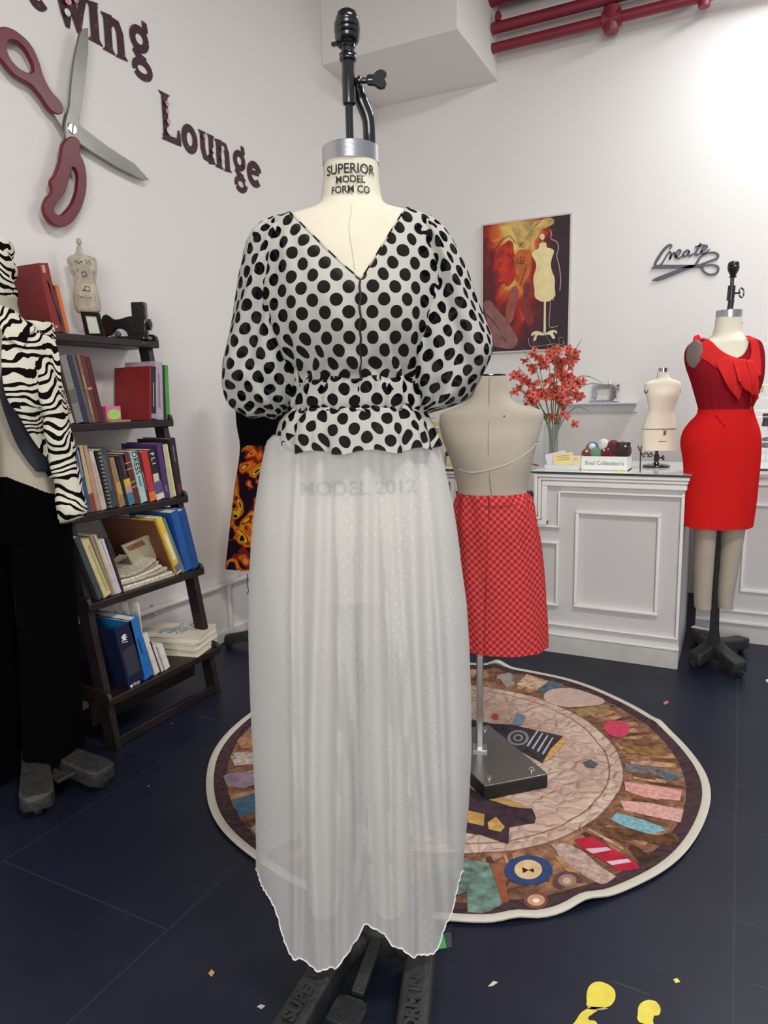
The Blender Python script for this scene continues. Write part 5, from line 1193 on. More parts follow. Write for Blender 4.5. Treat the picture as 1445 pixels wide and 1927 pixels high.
# arm plate on the left shoulder
ax_, az_ = FR.at(1297, 668); mb = MB()
mb.lathe([(.0, .012), (.026, .010), (.036, .004), (.038, -.006)], FR.w(ax_+.004, -.045, az_), 28, ax=FR.x*-.72-FR.y*.62); 
ap = mb.build('arm_plate', mat('arm_plate_grey', (122, 108, 102), .5), trf)
mw = ap.data
cpt = FR.w(ax_+.004, -.045, az_) - wloc(trf)
for v in mw.vertices: v.co.z = cpt.z + (v.co.z-cpt.z)*1.55
# stand above the neck
def LR(px, py, y=0): x, z = FR.at(px, py, y); return FR.w(x, y, z)
MB().tube([LR(1372, 590), LR(1376, 566)], .0125, 12).build('shaft', M_black, trf)
MB().tube([LR(1374, 566), LR(1377, 538)], .0155, 14).build('sleeve', M_black, trf); MB().tube([LR(1377, 540), LR(1378, 522)], .008, 12).build('shaft', M_black, trf)
kz = FR.at(1379, 523)[1]; kx = FR.at(1379, 523)[0]; kk = lambda py: FR.at(1379, py)[1]-kz
MB().lathe([(.012, kk(523)), (.016, kk(521)), (.012, kk(519)), (.013, kk(517)), (.022, kk(509)), (.0245, kk(502)), (.022, kk(500.5)), (.0235, kk(499)), (.021, kk(494)), (.014, kk(491.5)), (0, kk(490.5))], FR.w(kx, 0, kz), 24).build('knob', M_black, trf)
MB().tube([LR(1380, 552), LR(1393, 551)], .004, 8).tube([LR(1395+4.5*sin(k*pi/6), 551+9*cos(k*pi/6)) for k in range(13)], .0032, 8).build('wing_screw', M_black, trf)
# ratchet post and cast base
hr = onz(1343, 1212, .10)
z0p = .09; pbm = V((hr.x, hr.y, 0))
pt_ = LR(1352, 960)
rows = []
for t, w in ((0, .062), (.12, .036), (.35, .030), (.7, .020), (1, .014)):
    c = V((pbm.x, pbm.y, z0p)).lerp(pt_, t); rows.append([c+FR.x*(w/2*sx)+FR.y*(.012*sy) for sx, sy in ((-1, -1), (1, -1), (1, 1), (-1, 1))])
MB().grid(rows, True, True, True).build('post', M_iron, trf, bevel=.002)
mb = MB()
for k in range(22):
    c = V((pbm.x, pbm.y, z0p)).lerp(pt_, .10+k*.026); mb.box(c+FR.x*(.016-.0003*k), (.006, .006, .006), Matrix.Rotation(radians(45)+YAW, 3, 'Y'))
mb.build('ratchet_teeth', M_iron, trf)
for fx, fy in ((1303, 1238), (1396, 1256), (1312, 1188), (1400, 1205)):
    p = onz(fx, fy, .05); cast_leg(None, V((pbm.x, pbm.y, 0)), V((p.x, p.y, 0)), .070, .075, .115, M_iron, trf)
p = onz(1322, 1182, .115); MB().box(V((p.x, p.y, .113)), (.10, .035, .002), Matrix.Rotation(-.3, 3, 'Z')).build('paper_label', mat('paper_label', (190, 184, 184), .6), trf)
# red dress
tr2 = thing('dress', 'sleeveless red sheath dress with a ruffled scoop neckline on the form by the counter', 'dress', FR.w(0, 0, .8))
M_red = cloth('red_crepe', lambda nt: mixc(nt, .0, lin((222, 38, 38)), lin((0, 0, 0))), .05, .0)[0]
M_reds = cloth('sheer_red_chiffon', lambda nt: mixc(nt, .0, lin((158, 34, 46)), lin((0, 0, 0))), .15, .0)[0]
M_redr = cloth('red_ruffle', lambda nt: mixc(nt, .0, lin((236, 58, 56)), lin((0, 0, 0))), .2, .0)[0]
DR = [(632, 1332, 1400, .072, .068), (637, 1318, 1412, .078, .073), (643, 1303, 1426, .086, .08), (654, 1293, 1432, .092, .086), (670, 1290, 1434, .102, .09), (690, 1293, 1433, .117, .092), (716, 1302, 1429, .127, .09), (741, 1309, 1421, .112, .084), (766, 1316, 1412, .093, .08), (774, 1317, 1412, .092, .08)]
RDR = rows_from(FR, DR, 6)
def scoop_bodice(fr, RR, ctrx, zlow, zs_, hw, m, parent, arm):
    N2 = 120; rows = []; tp = []
    for i in range(N2):
        a = 2*pi*i/N2; z = RR[2][0]
        for _ in range(30):
            r = [q for q in RR if q[0] >= z][-1] if z < RR[0][0] else RR[0]; x = (r[1]+r[2])/2+(r[2]-r[1])/2*sgp(cos(a), 2/2.25)
            zz = zs_
            if sin(a) < 0:
                u = abs(x-ctrx)/hw
                if u < 1: zz = zs_ - (zs_-zlow)*(1-u**2.6)**.6
            z = z*.6+zz*.4
        tp.append(z)
    for j in range(31):
        t = j/30; row = []
        for i in range(N2):
            a = 2*pi*i/N2; z = tp[i]*(1-t)+RR[-1][0]*t
            for p_, q_ in zip(RR, RR[1:]):
                if q_[0] <= z <= p_[0]:
                    k = (z-q_[0])/max(p_[0]-q_[0], 1e-6); r = [b_+(a_-b_)*k for a_, b_ in zip(p_, q_)]; break
            else: r = RR[0] if z > RR[0][0] else RR[-1]
            c, s = sgp(cos(a), 2/2.25), sgp(sin(a), 2/2.25); row.append(fr.w((r[1]+r[2])/2+(r[2]-r[1])/2*c, (r[4] if s > 0 else r[3])*s - (.002*sin(a*18)*t if s < 0 else 0), z))
        rows.append(row)
    return MB().grid(rows).build('bodice', m, parent, sharp=80)
scoop_bodice(FR, RDR, FR.at(1374, 640, -.08)[0], FR.at(1385, 674, -.1)[1], RDR[3][0], .082, M_reds, tr2, None)
sk = [(770, 1316, 1412, .096, .084), (780, 1314, 1414, .100, .092), (795, 1300, 1419, .108, .105), (812, 1289, 1424, .114, .118), (835, 1285, 1426, .118, .128), (870, 1290, 1424, .118, .126), (911, 1291, 1420, .116, .122), (950, 1288, 1416, .114, .12), (989, 1287, 1410, .114, .118)]
loft(FR, sk, 2.3, 96, 6, disp=lambda a, t, x, y, z: (0, -.0025*sin(x*55+1)*t if sin(a) < 0 else 0, .002*sin(a*8)*(t > .95)), caps=(False, False)).build('skirt', M_red, tr2, sharp=80)
RSK = rows_from(FR, sk, 6)
line_on(FR, RSK, [(1328, 780), (1333, 790), (1341, 802)], .0022, 'dart', M_reds, tr2, 2.3, .001)
# shoulder yoke straps and ruffle
def patch(fr, RR, edgeA, edgeB, m, parent, name, off=.006, wave=0, n=14, k=4, drop=0):
    A = crom(edgeA, k); B = crom(edgeB, k); L_ = min(len(A), len(B)); rows = []
    for i in range(L_):
        row = []
        for j in range(n+1):
            t = j/n; px = A[i][0]*(1-t)+B[i][0]*t; py = A[i][1]*(1-t)+B[i][1]*t
            x, z = fr.at(px, py, -.10); s = surf(RR, 2.25, x, z); row.append(fr.w(x, s-off-wave*t*(.6+.5*sin(i*.9+1.2))-drop*t, z))
        rows.append(row)
    return MB().grid(rows, closed=False).build(name, m, parent, solid=.0015, sharp=80)
S5 = lambda pts: [(1180+a/4.817, 600+b/4.817) for a, b in pts]
patch(FR, RDR, S5([(740, 122), (790, 200), (850, 280), (930, 335), (1040, 372)]), S5([(700, 135), (648, 300), (735, 385), (790, 440), (870, 470)]), M_redr, tr2, 'yoke', .004)
patch(FR, RDR, S5([(1095, 145), (1130, 210), (1128, 300), (1100, 372), (1070, 380)]), S5([(1190, 165), (1222, 240), (1221, 380), (1200, 500), (1100, 540)]), M_redr, tr2, 'yoke', .004)
patch(FR, RDR, S5([(790, 400), (870, 350), (960, 352), (1030, 372)]), S5([(850, 580), (905, 645), (960, 720), (998, 745)]), M_redr, tr2, 'ruffle', .008, .016)
patch(FR, RDR, S5([(930, 400), (990, 365), (1050, 372), (1090, 400)]), S5([(940, 560), (1020, 640), (1080, 690), (1110, 790)]), M_redr, tr2, 'ruffle', .016, .02)
patch(FR, RDR, S5([(1040, 380), (1080, 372), (1110, 380), (1130, 420)]), S5([(1090, 700), (1130, 700), (1165, 720), (1150, 790)]), M_redr, tr2, 'ruffle', .022, .014)
patch(FR, RDR, S5([(1060, 420), (1090, 390), (1130, 400), (1160, 440)]), S5([(1080, 540), (1130, 530), (1180, 510), (1205, 490)]), M_redr, tr2, 'ruffle', .010, .010)

# ================================================================ SMALL FORM ON THE COUNTER
FS = Frame(-.345, 3.68)
tsf = thing('dress_form', 'small tabletop dress form with a black hip tape, standing on the counter glass', 'dress form', FS.w(0, 0, TOP))
SF = [(699, 1238, 1258, .022, .022), (706, 1236.5, 1258, .023, .023), (712, 1235, 1261, .026, .025), (716, 1224, 1272, .030, .028), (721, 1214, 1280, .034, .031), (730, 1213, 1281, .038, .034), (745, 1216, 1277, .048, .034), (762, 1220, 1271, .042, .032), (774, 1221, 1267, .037, .031), (786, 1215, 1269, .040, .038), (807, 1209, 1272, .044, .046), (830, 1208, 1271.5, .044, .046), (847, 1209, 1270, .043, .044)]
loft(FS, SF, 2.3, 48, 4).build('torso', M_cream, tsf, sharp=60)
zt = FS.at(1248, 692)[1]; zc = FS.at(1248, 700)[1]; x0 = FS.at(1248, 696)[0]
MB().lathe([(.0245, zc-zt), (.0245, -.001), (.023, 0), (.0, -.001)], FS.w(x0, 0, zt), 24, cap=False).build('neck_cap', M_chrome, tsf)
RSF = rows_from(FS, SF, 4); zh = FS.at(1240, 807)[1]
r_ = [q for q in RSF if q[0] >= zh][-1]; MB().tube([FS.w(*(lambda a: ((r_[1]+r_[2])/2+(r_[2]-r_[1])/2*sgp(cos(a), 2/2.3)*1.015, (r_[3] if sin(a) < 0 else r_[4])*1.015*sgp(sin(a), 2/2.3)))(2*pi*k/48), zh) for k in range(49)], .0018, 6, cap=False).build('hip_tape', M_black, tsf)
for s in (-1, 1):
    x, z = FS.at(1215 if s < 0 else 1279, 733); MB().lathe([(.0, .006), (.015, .005), (.019, 0), (.019, -.008)], FS.w(x+s*-.004, -.004, z-.004), 20, ax=FS.x*s-FS.y*.25).build('arm_plate', mat('arm_plate_dark', (72, 58, 60), .4), tsf)
x, z = FS.at(1243, 813); MB().box(FS.w(x, -.050, z), (.014, .006, .026), Matrix.Rotation(YAW, 3, 'Z')).build('clasp', M_steel, tsf, bevel=.002)
x, z = FS.at(1240, 830); MB().box(FS.w(x, -.0452, z), (.038, .0008, .003), Matrix.Rotation(YAW, 3, 'Z')).build('stamp', M_ink, tsf)
pxx = FS.at(1235, 870)[0]; zb = FS.at(1240, 846)[1]
MB().lathe([(.062, 0), (.064, .004), (.063, .010), (.045, .014), (.016, .017), (.013, .024)], FS.w(pxx, 0, TOP), 40).build('base_disc', M_black, tsf)
MB().tube([FS.w(pxx, 0, TOP+.02), FS.w(pxx, 0, zb+.02)], .0085, 12).build('pole', M_black, tsf)
zz = TOP+.045; MB().box(FS.w(pxx, 0, zz), (.024, .024, .032)).build('clamp', M_black, tsf, bevel=.002)
MB().lathe([(.0035, .008), (.0035, .026), (.011, .028), (.013, .034), (.006, .037)], FS.w(pxx, 0, zz), 16, ax=FS.x).build('clamp_knob', M_black, tsf)

# ================================================================ FLORAL SKIRT FORM BY THE LEFT WALL
FF = Frame(-2.14, 2.86)
tff = thing('dress_form', 'black topped dress form in the corner, mostly hidden behind the white skirt', 'dress form', FF.w(0, 0, 0))
FBd = [(690, 470, 540, .06, .06), (715, 448, 556, .085, .08), (760, 444, 558, .10, .085), (800, 446, 556, .10, .08), (840, 452, 552, .085, .078), (900, 446, 560, .10, .1), (1000, 440, 562, .105, .11)]
loft(FF, FBd, 2.3, 48, 4).build('torso', mat('black_jersey', (9, 9, 13), .95, spec=.05), tff, sharp=60)
def c_flor(nt):
    uv = uvn(nt); ns = nd(nt, 'ShaderNodeTexNoise'); ns.inputs['Scale'].default_value = 8.5; ns.inputs['Detail'].default_value = 1; ns.inputs['Distortion'].default_value = 1.2; nt.links.new(uv, ns.inputs['Vector'])
    r = nd(nt, 'ShaderNodeValToRGB'); r.color_ramp.interpolation = 'CONSTANT'; e = r.color_ramp.elements; e[0].position = 0; e[0].color = lin((34, 22, 34)); e[1].position = .44; e[1].color = lin((122, 40, 26))
    for p, c in ((.49, (196, 92, 30)), (.535, (222, 140, 44)), (.57, (150, 40, 36)), (.61, (208, 180, 40)), (.68, (40, 26, 34))):
        q = e.new(p); q.color = lin(c)
    nt.links.new(ns.outputs['Fac'], r.inputs[0]); return r.outputs[0]
M_flor = cloth('orange_floral_print', c_flor, .05, 0.0)[0]
tfs = thing('skirt', 'orange and yellow floral print skirt on the black form by the left wall', 'skirt', FF.w(0, 0, .8))
loft(FF, [(836, 457, 548, .092, .085), (850, 453, 552, .10, .095), (900, 444, 562, .112, .115), (960, 436, 568, .118, .12), (1020, 429, 574, .12, .12), (1064, 424, 578, .122, .122)], 2.3, 90, 5, disp=lambda a, t, x, y, z: (cos(a)*.004*t*sin(a*9), sin(a)*.004*t*sin(a*9), 0), caps=(False, False)).build('skirt_body', M_flor, tfs, sharp=80)
MB().tube([FF.w(0, 0, .1), FF.w(0, 0, .75)], .016, 12).build('pole', M_iron, tff)
for k, ang in enumerate((3.55, 5.6, 1.9, .5)):
    d = V((cos(ang), sin(ang), 0)); L_ = .22 if k == 0 else .30
    cast_leg(None, FF.w(0, 0, 0), FF.w(0, 0, 0)+d*L_, .05, .055, .10, M_iron, tff)
MB().tube(crom([tuple(FF.p(466, 1080, -.1)), tuple(FF.p(465, 1100, -.1)), tuple(FF.p(468, 1112, -.1)), tuple(FF.p(464, 1118, -.1))], 4), .0022, 6).build('wire_hook', M_iron, tff)

# ================================================================ LADDER SHELF
SHX = [-2.219, -2.167, -2.112, -2.047, -1.983]; SHZ = [1.517, 1.188, .862, .549, .202]
SY0, SY1 = 1.705, 2.318
tl = thing('ladder_shelf', 'dark brown five-tier leaning ladder bookshelf against the left wall', 'bookshelf', (-2.15, 2.0, 0))
for x, z in zip(SHX, SHZ):
    MB().box(((x+XL+.004)/2, (SY0+SY1)/2, z-.014), (x-XL-.004, SY1-SY0, .028)).build('shelf_board', M_wood, tl, bevel=.003)
    for y in (SY0+.008, SY1-.008):
        d = x-XL-.01
        MB().prism([(XL+.01, y-.008, z-.001), (XL+.01, y-.008, z+.03), (XL+.01+d*.85, y-.008, z+.03), (XL+.01+d*.97, y-.008, z+.018), (XL+.01+d, y-.008, z-.001)], (0, .016, 0)).build('side_lip', M_wood, tl, bevel=.002)
for y in (SY0+.025, SY1-.03):
    mb = MB(); a = V((-2.005, y, 0)); b = V((-2.275, y, 1.535)); 
    mb.obox(a+V((-.03, -.014, 0)), V((.056, 0, 0)), V((0, .028, 0)), b-a); mb.build('post', M_wood, tl, bevel=.003)
for z in (.02,):
    MB().box((-2.0, (SY0+SY1)/2, .022), (.02, SY1-SY0-.06, .036)).build('bottom_rail', M_wood, tl, bevel=.002)
MB().box((-2.12, (SY0+SY1)/2, .115), (.012, SY1-SY0-.05, .11)).build('back_rail', M_wood, tl)
c2 = lambda a, b: (a/3.211, 430+b/3.211); c3 = lambda a, b: (a/3.0104, 780+b/3.0104); c5 = lambda a, b: (a/2.89, 1100+b/2.89)
def book(sh, bl, br, tl_, col, name, label, depth=.17, inset=.018, pages=True, group=None, title=None, bands=None, tcol=(235, 232, 225), soft=False):
    X = SHX[sh]-inset; z = SHZ[sh]; y0 = Yat(bl, X, z); y1 = Yat(br, X, z); t_ = onx(tl_[0], tl_[1], X)
    a = atan2(t_.y-y0, t_.z-z); a = max(-.42, min(.42, a)); h = hypot(t_.y-y0, t_.z-z); th = max(.006, (y1-y0)*cos(a))
    depth = min(depth, X-XL-.012)
    up = V((0, sin(a), cos(a))); sd = V((0, cos(a), -sin(a))); back = V((-1, 0, 0))
    o = V((X, y0, z+.0008 + (0 if a <= 0 else th*sin(a))))
    root = thing(name, label, 'book' if 'binder' not in name and 'notebook' not in name else name.replace('_', ' '), o, group)
    mc = mat('cover_%d_%d_%d' % col, col, .5, vary=.12, vscale=25); c = .0016 if th < .02 else .0024
    mb = MB(); e = V(o)
    mb.obox(e+sd*.0005, sd*(th-.001), up*h, back*c)                    # spine
    mb.obox(e, sd*c, up*h, back*depth); mb.obox(e+sd*(th-c), sd*c, up*h, back*depth)
    mb.build('cover', mc, root, smooth=False, bevel=.0006)
    if pages:
        MB().obox(e+sd*(c+.0002)+up*.003+back*(c+.0005), sd*(th-2*c-.0004), up*(h-.007), back*(depth-c-.004)).build('pages', M_paper, root, smooth=False)
    for (f0, f1, bc, *wd) in (bands or []):
        w0, w1 = (wd[0], wd[1]) if wd else (0, 1)
        MB().obox(e+sd*(th*w0+.0006)+up*(h*f0)+V((.0008, 0, 0)), sd*(th*(w1-w0)-.0012), up*(h*(f1-f0)), back*.0012).build('spine_label', mat('band_%d_%d_%d' % bc, bc, .55, vary=.2, vscale=90), root, smooth=False)
    if title:
        s, size, f = title
        text(s, size, mat('title_%d_%d' % (tcol[0], tcol[2]), tcol, .6), root, 'title', e+sd*(th*.5)+up*(h*f)+V((.0010, 0, 0)), -up, sd, ext=.0002, align='CENTER', bold=.0003)
    return root
G1, G2, G3, G4, G5 = ('books on the top shelf', 'books on the second shelf', 'books on the middle shelf', 'books on the fourth shelf', 'books on the bottom shelf')
def B(sh, f, L_, R_, T, col, label, name='book', **k):
    a = f(L_, 0)[0]; b = f(R_, 0)[0]; return book(sh, a, b, f(*T), col, name, label, group=(G1, G2, G3, G4, G5)[sh], **k)
gold = (200, 170, 110)
B(0, c2, 322, 382, (230, 210), (132, 26, 30), 'tallest big red hardback leaning left on the top shelf', depth=.17, bands=[(.86, .97, (196, 150, 130), .25, .6), (.06, .10, (196, 150, 130), .3, .6)])
B(0, c2, 382, 392, (282, 318), (116, 40, 46), 'thin dark red book right of the big red hardback, top shelf', bands=[(.3, .8, (190, 150, 130), .4, .6)])
B(0, c2, 392, 402, (312, 342), (66, 72, 84), 'thin grey blue book beside the orange one, top shelf')
B(0, c2, 402, 424, (332, 345), (214, 104, 40), 'bright orange slim book at the right end of the row, top shelf', depth=.14)
# second shelf
B(1, c2, 428, 452, (308, 790), (214, 208, 196), 'cream book lettered HEAD DESIGN, left end of the second shelf', title=('HEAD DESIGN', .030, .55), tcol=(60, 44, 44))
B(1, c2, 452, 461, (345, 780), (88, 30, 36), 'thin dark red book beside the cream one, second shelf')
B(1, c2, 461, 508, (357, 772), (138, 142, 132), 'grey green book with a mottled spine, second shelf', bands=[(.3, .5, (104, 110, 100))])
B(1, c2, 508, 540, (400, 771), (48, 52, 82), 'navy blue book in the leaning row, second shelf')
B(1, c2, 540, 562, (430, 771), (98, 96, 84), 'olive grey book right of the navy one, second shelf')
B(1, c2, 562, 580, (463, 770), (134, 106, 96), 'brown pink book with gold spine lettering, second shelf', bands=[(.15, .35, gold, .3, .7), (.5, .72, gold, .3, .7)])
B(1, c2, 580, 606, (484, 772), (106, 44, 42), 'red brown book near the right of the leaning row, second shelf', bands=[(.5, .53, gold)])
B(1, c2, 606, 634, (514, 780), (82, 26, 30), 'dark maroon book ending the leaning row, second shelf')
B(1, c2, 905, 915, (904, 835), (142, 32, 34), 'large red book with its cover showing, second shelf', depth=.20)
B(1, c2, 915, 944, (912, 835), (30, 28, 42), 'black book with pale spine print beside the large red book', bands=[(.03, .12, (150, 150, 160)), (.25, .7, (170, 166, 170), .4, .6)])
B(1, c2, 944, 990, (934, 806), (176, 160, 176), 'tallest lilac grey book on the second shelf', bands=[(.2, .8, (140, 120, 140), .35, .6)])
B(1, c2, 992, 1004, (982, 828), (28, 28, 34), 'thin black book left of the green one, second shelf')
B(1, c2, 1004, 1028, (990, 826), (74, 154, 54), 'bright green book at the right end of the second shelf')
# middle shelf
B(2, c3, 496, 520, (425, 190), (58, 92, 124), 'blue book beside the zebra cuff, left end of the middle shelf', bands=[(.55, .95, (140, 158, 176), .2, .7)])
B(2, c3, 520, 550, (440, 183), (212, 186, 148), 'cream book with a red foot at the spine, middle shelf', bands=[(.0, .28, (150, 76, 58))])
B(2, c3, 550, 576, (466, 182), (200, 160, 128), 'tan pink slim book, third from the left, middle shelf')
B(2, c3, 576, 608, (502, 212), (214, 200, 188), 'off white book with scribbled spine, middle shelf', bands=[(.25, .8, (190, 176, 176), .3, .6)])
sp_ = B(2, c3, 608, 628, (526, 210), (28, 26, 28), 'black spiral bound notebook, middle shelf', name='notebook')
for k in range(15):
    y_ = wloc(sp_).y; MB().box((SHX[2]-.014, wloc(sp_).y+.010-.0022*k, SHZ[2]+.012+.0145*k), (.006, .016, .005)).build('spiral', M_steel, sp_)
B(2, c3, 628, 681, (552, 206), (66, 68, 74), 'thick charcoal grey book, middle shelf', bands=[(.3, .9, (92, 94, 100), .3, .6)])
B(2, c3, 681, 690, (612, 248), (206, 124, 66), 'thin orange spined book right of the charcoal one, middle shelf')
B(2, c3, 690, 714, (622, 250), (150, 130, 98), 'khaki book with small figures, middle shelf', bands=[(.25, .5, (196, 164, 96))])
B(2, c3, 714, 731, (655, 240), (34, 28, 28), 'black book between the khaki and the colour patched one, middle shelf')
B(2, c3, 731, 766, (668, 236), (46, 38, 40), 'dark book with yellow, pink and teal spine patches, middle shelf', bands=[(.0, .24, (62, 130, 146)), (.24, .38, (192, 150, 144)), (.38, .52, (208, 190, 60)), (.6, .95, (70, 62, 64), .3, .7)])
B(2, c3, 766, 801, (692, 226), (100, 42, 46), 'maroon ribbed hardback, middle shelf', bands=[(.32, .335, gold), (.42, .435, gold), (.68, .695, gold), (.80, .815, gold)])
B(2, c3, 801, 838, (736, 218), (176, 206, 196), 'pale teal book lettered DRESS, middle shelf', title=('DRESS', .034, .78), tcol=(34, 34, 34), bands=[(.32, .52, (84, 132, 132), .35, .65)])
B(2, c3, 838, 852, (774, 214), (62, 32, 60), 'thin plum book right of the teal one, middle shelf', bands=[(.25, .6, (200, 190, 196), .4, .6)])
B(2, c3, 852, 889, (798, 214), (196, 48, 48), 'red book with an orange foot, middle shelf', bands=[(.0, .18, (226, 120, 40)), (.18, .36, (170, 60, 80), .2, .8)])
B(2, c3, 889, 934, (832, 206), (30, 26, 32), 'black book with a collage print on its lower spine, middle shelf', bands=[(.0, .12, (220, 214, 196)), (.12, .36, (92, 82, 128)), (.36, .52, (206, 196, 170), .1, .8)], title=('F L I', .028, .82))
B(2, c3, 934, 966, (886, 168), (78, 48, 104), 'tall purple hardback, middle shelf', depth=.2, bands=[(.12, .25, (120, 90, 140), .3, .7)])
B(2, c3, 966, 1000, (914, 178), (190, 182, 150), 'khaki cream book right of the purple one, middle shelf', bands=[(.0, 1, (226, 220, 150), .75, .98)])
B(2, c3, 1004, 1038, (956, 140), (36, 28, 36), 'tall black book at the right end of the middle shelf', depth=.18, bands=[(.05, .22, (110, 34, 56), .3, .75), (.6, .88, (150, 146, 150), .42, .55)])
# fourth shelf
B(3, c3, 560, 592, (418, 705), (70, 74, 80), 'wide dark grey book leaning at the left end of the fourth shelf', depth=.24)
B(3, c3, 592, 636, (462, 728), (212, 198, 142), 'cream yellow speckled book, fourth shelf', bands=[(.08, .9, (176, 164, 118), .5, .8)])
B(3, c3, 636, 652, (508, 690), (150, 134, 112), 'taupe book right of the yellow one, fourth shelf')
B(3, c3, 652, 664, (534, 688), (196, 180, 150), 'thin beige book, fourth shelf')
B(3, c3, 664, 676, (556, 716), (214, 198, 196), 'pinkish white booklet, fourth shelf')
B(3, c3, 676, 690, (574, 712), (206, 200, 214), 'lilac white booklet, fourth shelf')
B(3, c3, 690, 704, (598, 710), (44, 32, 34), 'dark brown book with small studs, fourth shelf', bands=[(.1, .9, (70, 52, 50), .3, .6)])
B(3, c3, 984, 1003, (868, 606), (116, 72, 52), 'brown patterned hardback behind the yellow book, fourth shelf', depth=.30, inset=.03)
B(3, c3, 1004, 1036, (886, 600), (232, 196, 72), 'bright yellow book with pale print, fourth shelf', bands=[(.25, .72, (232, 222, 200), .3, .8), (.04, .16, (96, 110, 150))], depth=.14)
B(3, c3, 1036, 1052, (920, 596), (104, 122, 140), 'slim grey blue book between the yellow one and the binder, fourth shelf', depth=.2)
B(3, c3, 1052, 1094, (966, 560), (30, 86, 156), 'left blue binder with a cover showing, fourth shelf', name='binder', depth=.24)
B(3, c3, 1094, 1132, (1012, 552), (24, 72, 136), 'right blue binder ending the fourth shelf', name='binder', depth=.22)
# green notebook leaning back on the magazines
q = [c3(690, 745), c3(868, 672), c3(948, 905), c3(760, 930)]
X4 = SHX[3]-.09
pts = [onx(a, b, X4) for a, b in q]; 
for p in pts: p.z = max(p.z, SHZ[3]+.075)
nb = thing('notebook', 'pale green notebook propped on the magazine pile, its printed cover facing out', 'notebook', pts[3])
MB().prism(pts, (-.012, .004, 0)).build('cover', mat('pale_green_cover', (166, 160, 132), .6, vary=.1, vscale=20), nb, smooth=False)
l = lambda u, v: pts[0]*(1-u)*(1-v)+pts[1]*u*(1-v)+pts[2]*u*v+pts[3]*(1-u)*v+V((.0006, 0, 0))
MB().prism([l(.08, .12), l(.6, .08), l(.62, .3), l(.12, .36)], (-.0012, 0, 0)).build('cover_picture', mat('picture_brown', (130, 78, 58), .6, vary=.6, vscale=80), nb, smooth=False)
MB().prism([l(.8, .0), l(1, 0), l(1, 1), l(.84, 1)], (-.0012, 0, 0)).build('green_edge', mat('lime_strip', (196, 220, 140), .6), nb, smooth=False)
mb = MB()
for k in range(9): c = l(.74, .08+.1*k); mb.tube([c, c+V((.003, .006, .002))], .0012, 5)
mb.build('coil', M_ink, nb)
# pile of magazines
ya, yb_ = Yat(c3(690, 0)[0], SHX[3]-.02, SHZ[3]), Yat(c3(1000, 0)[0], SHX[3]-.02, SHZ[3]); zc_ = SHZ[3]
names = ['bottom', 'second from the bottom', 'third from the bottom', 'fourth from the bottom', 'fifth from the bottom', 'second from the top', 'top, curling up']
for k in range(7):
    w = (yb_-ya)*(.98-.045*k); d = .20; th = .0085; cy = ya + (yb_-ya)*.5 - .010*k + (.006 if k % 2 else -.004)
    rows = []
    for i in range(9):
        u = i/8; bend = (.012+.006*k)*(u-.35)**2*1.6*(k/6)
        y = cy - w/2 + w*u; x1 = SHX[3]-.022-.006*(k % 3); zz = zc_+.0008+k*(th+.0004)+bend
        rows.append([V((x1, y, zz)), V((x1, y, zz+th)), V((x1-d, y, zz+th)), V((x1-d, y, zz))])
    o = MB().grid(rows, True, True, True).build('magazine', mat('magazine_%d' % (k % 3), ((196, 184, 164), (222, 214, 200), (176, 160, 142))[k % 3], .7, vary=.4, vscale=140), None, smooth=False)
    tag(o, names[k].capitalize().replace(',', '')+' magazine in the pile on the fourth shelf', 'magazine', 'magazines piled on the fourth shelf')
# bottom shelf
b1 = B(4, c5, 700, 790, (622, 252), (18, 24, 58), 'navy postal binder with a white bird emblem on the spine, bottom shelf', name='binder', depth=.27, pages=False, bands=[(.16, .62, (52, 52, 66), .12, .86)])
o_ = wloc(b1); X_ = SHX[4]-.018
mb = MB()
def onsp(a, b): return onx(*c5(a, b), X_+.0016)
def strip(mb, pts, w): mb.tube([onsp(a, b) for a, b in pts], w, 5)
q = [onsp(a, b) for a, b in ((658, 290), (672, 270), (690, 272), (676, 282), (694, 284), (680, 294), (692, 300), (672, 304), (662, 312), (668, 296))]
mb.prism(q, (.0006, 0, 0)); mb.build('bird_emblem', M_white, b1, smooth=False)
mb = MB()
for a in ((664, 316, 694, 310), (724, 540, 762, 524), (728, 548, 760, 534), (732, 556, 764, 542)): strip(mb, [(a[0], a[1]), (a[2], a[3])], .0012)
mb.build('spine_print', M_white, b1)
MB().prism([onsp(a, b) for a, b in ((708, 548), (722, 544), (722, 562), (711, 564))], (.0006, 0, 0)).build('logo', M_white, b1, smooth=False)
mb = MB()
up_h = onsp(660, 250).z
for k in range(7): mb.box((X_-.05-.02*k, Yat(c5(700, 0)[0], X_-.1, .4)+.012+.006*(k % 3), SHZ[4]+.16), (.012, .006, .26), Matrix.Rotation(.06*((k % 3)-1), 3, 'Y'))
mb.build('loose_papers', M_paper, b1, smooth=False)
B(4, c5, 790, 838, (697, 205), (30, 112, 184), 'light blue binder on the bottom shelf', name='binder', depth=.24, bands=[(.42, .66, (20, 70, 130), .35, .6)])
B(4, c5, 845, 872, (778, 282), (220, 214, 204), 'thick white book right of the light blue binder, bottom shelf')
B(4, c5, 872, 880, (812, 312), (60, 58, 62), 'thin dark booklet between white books, bottom shelf')
B(4, c5, 880, 893, (830, 338), (222, 206, 206), 'narrow pinkish white book, bottom shelf')
B(4, c5, 900, 928, (858, 342), (226, 222, 216), 'white book leaning beside the flat cotton books, bottom shelf')
ob = Yat(c5(925, 0)[0], -2.05, .2); yc0 = Yat(c5(960, 0)[0], -2.03, .21); yc1 = Yat(c5(1150, 0)[0], -2.03, .21)
names = ['lowest', 'middle', 'topmost, lettered ALL ABOUT COTTON,']
ycm = (yc0+yc1)/2+.02
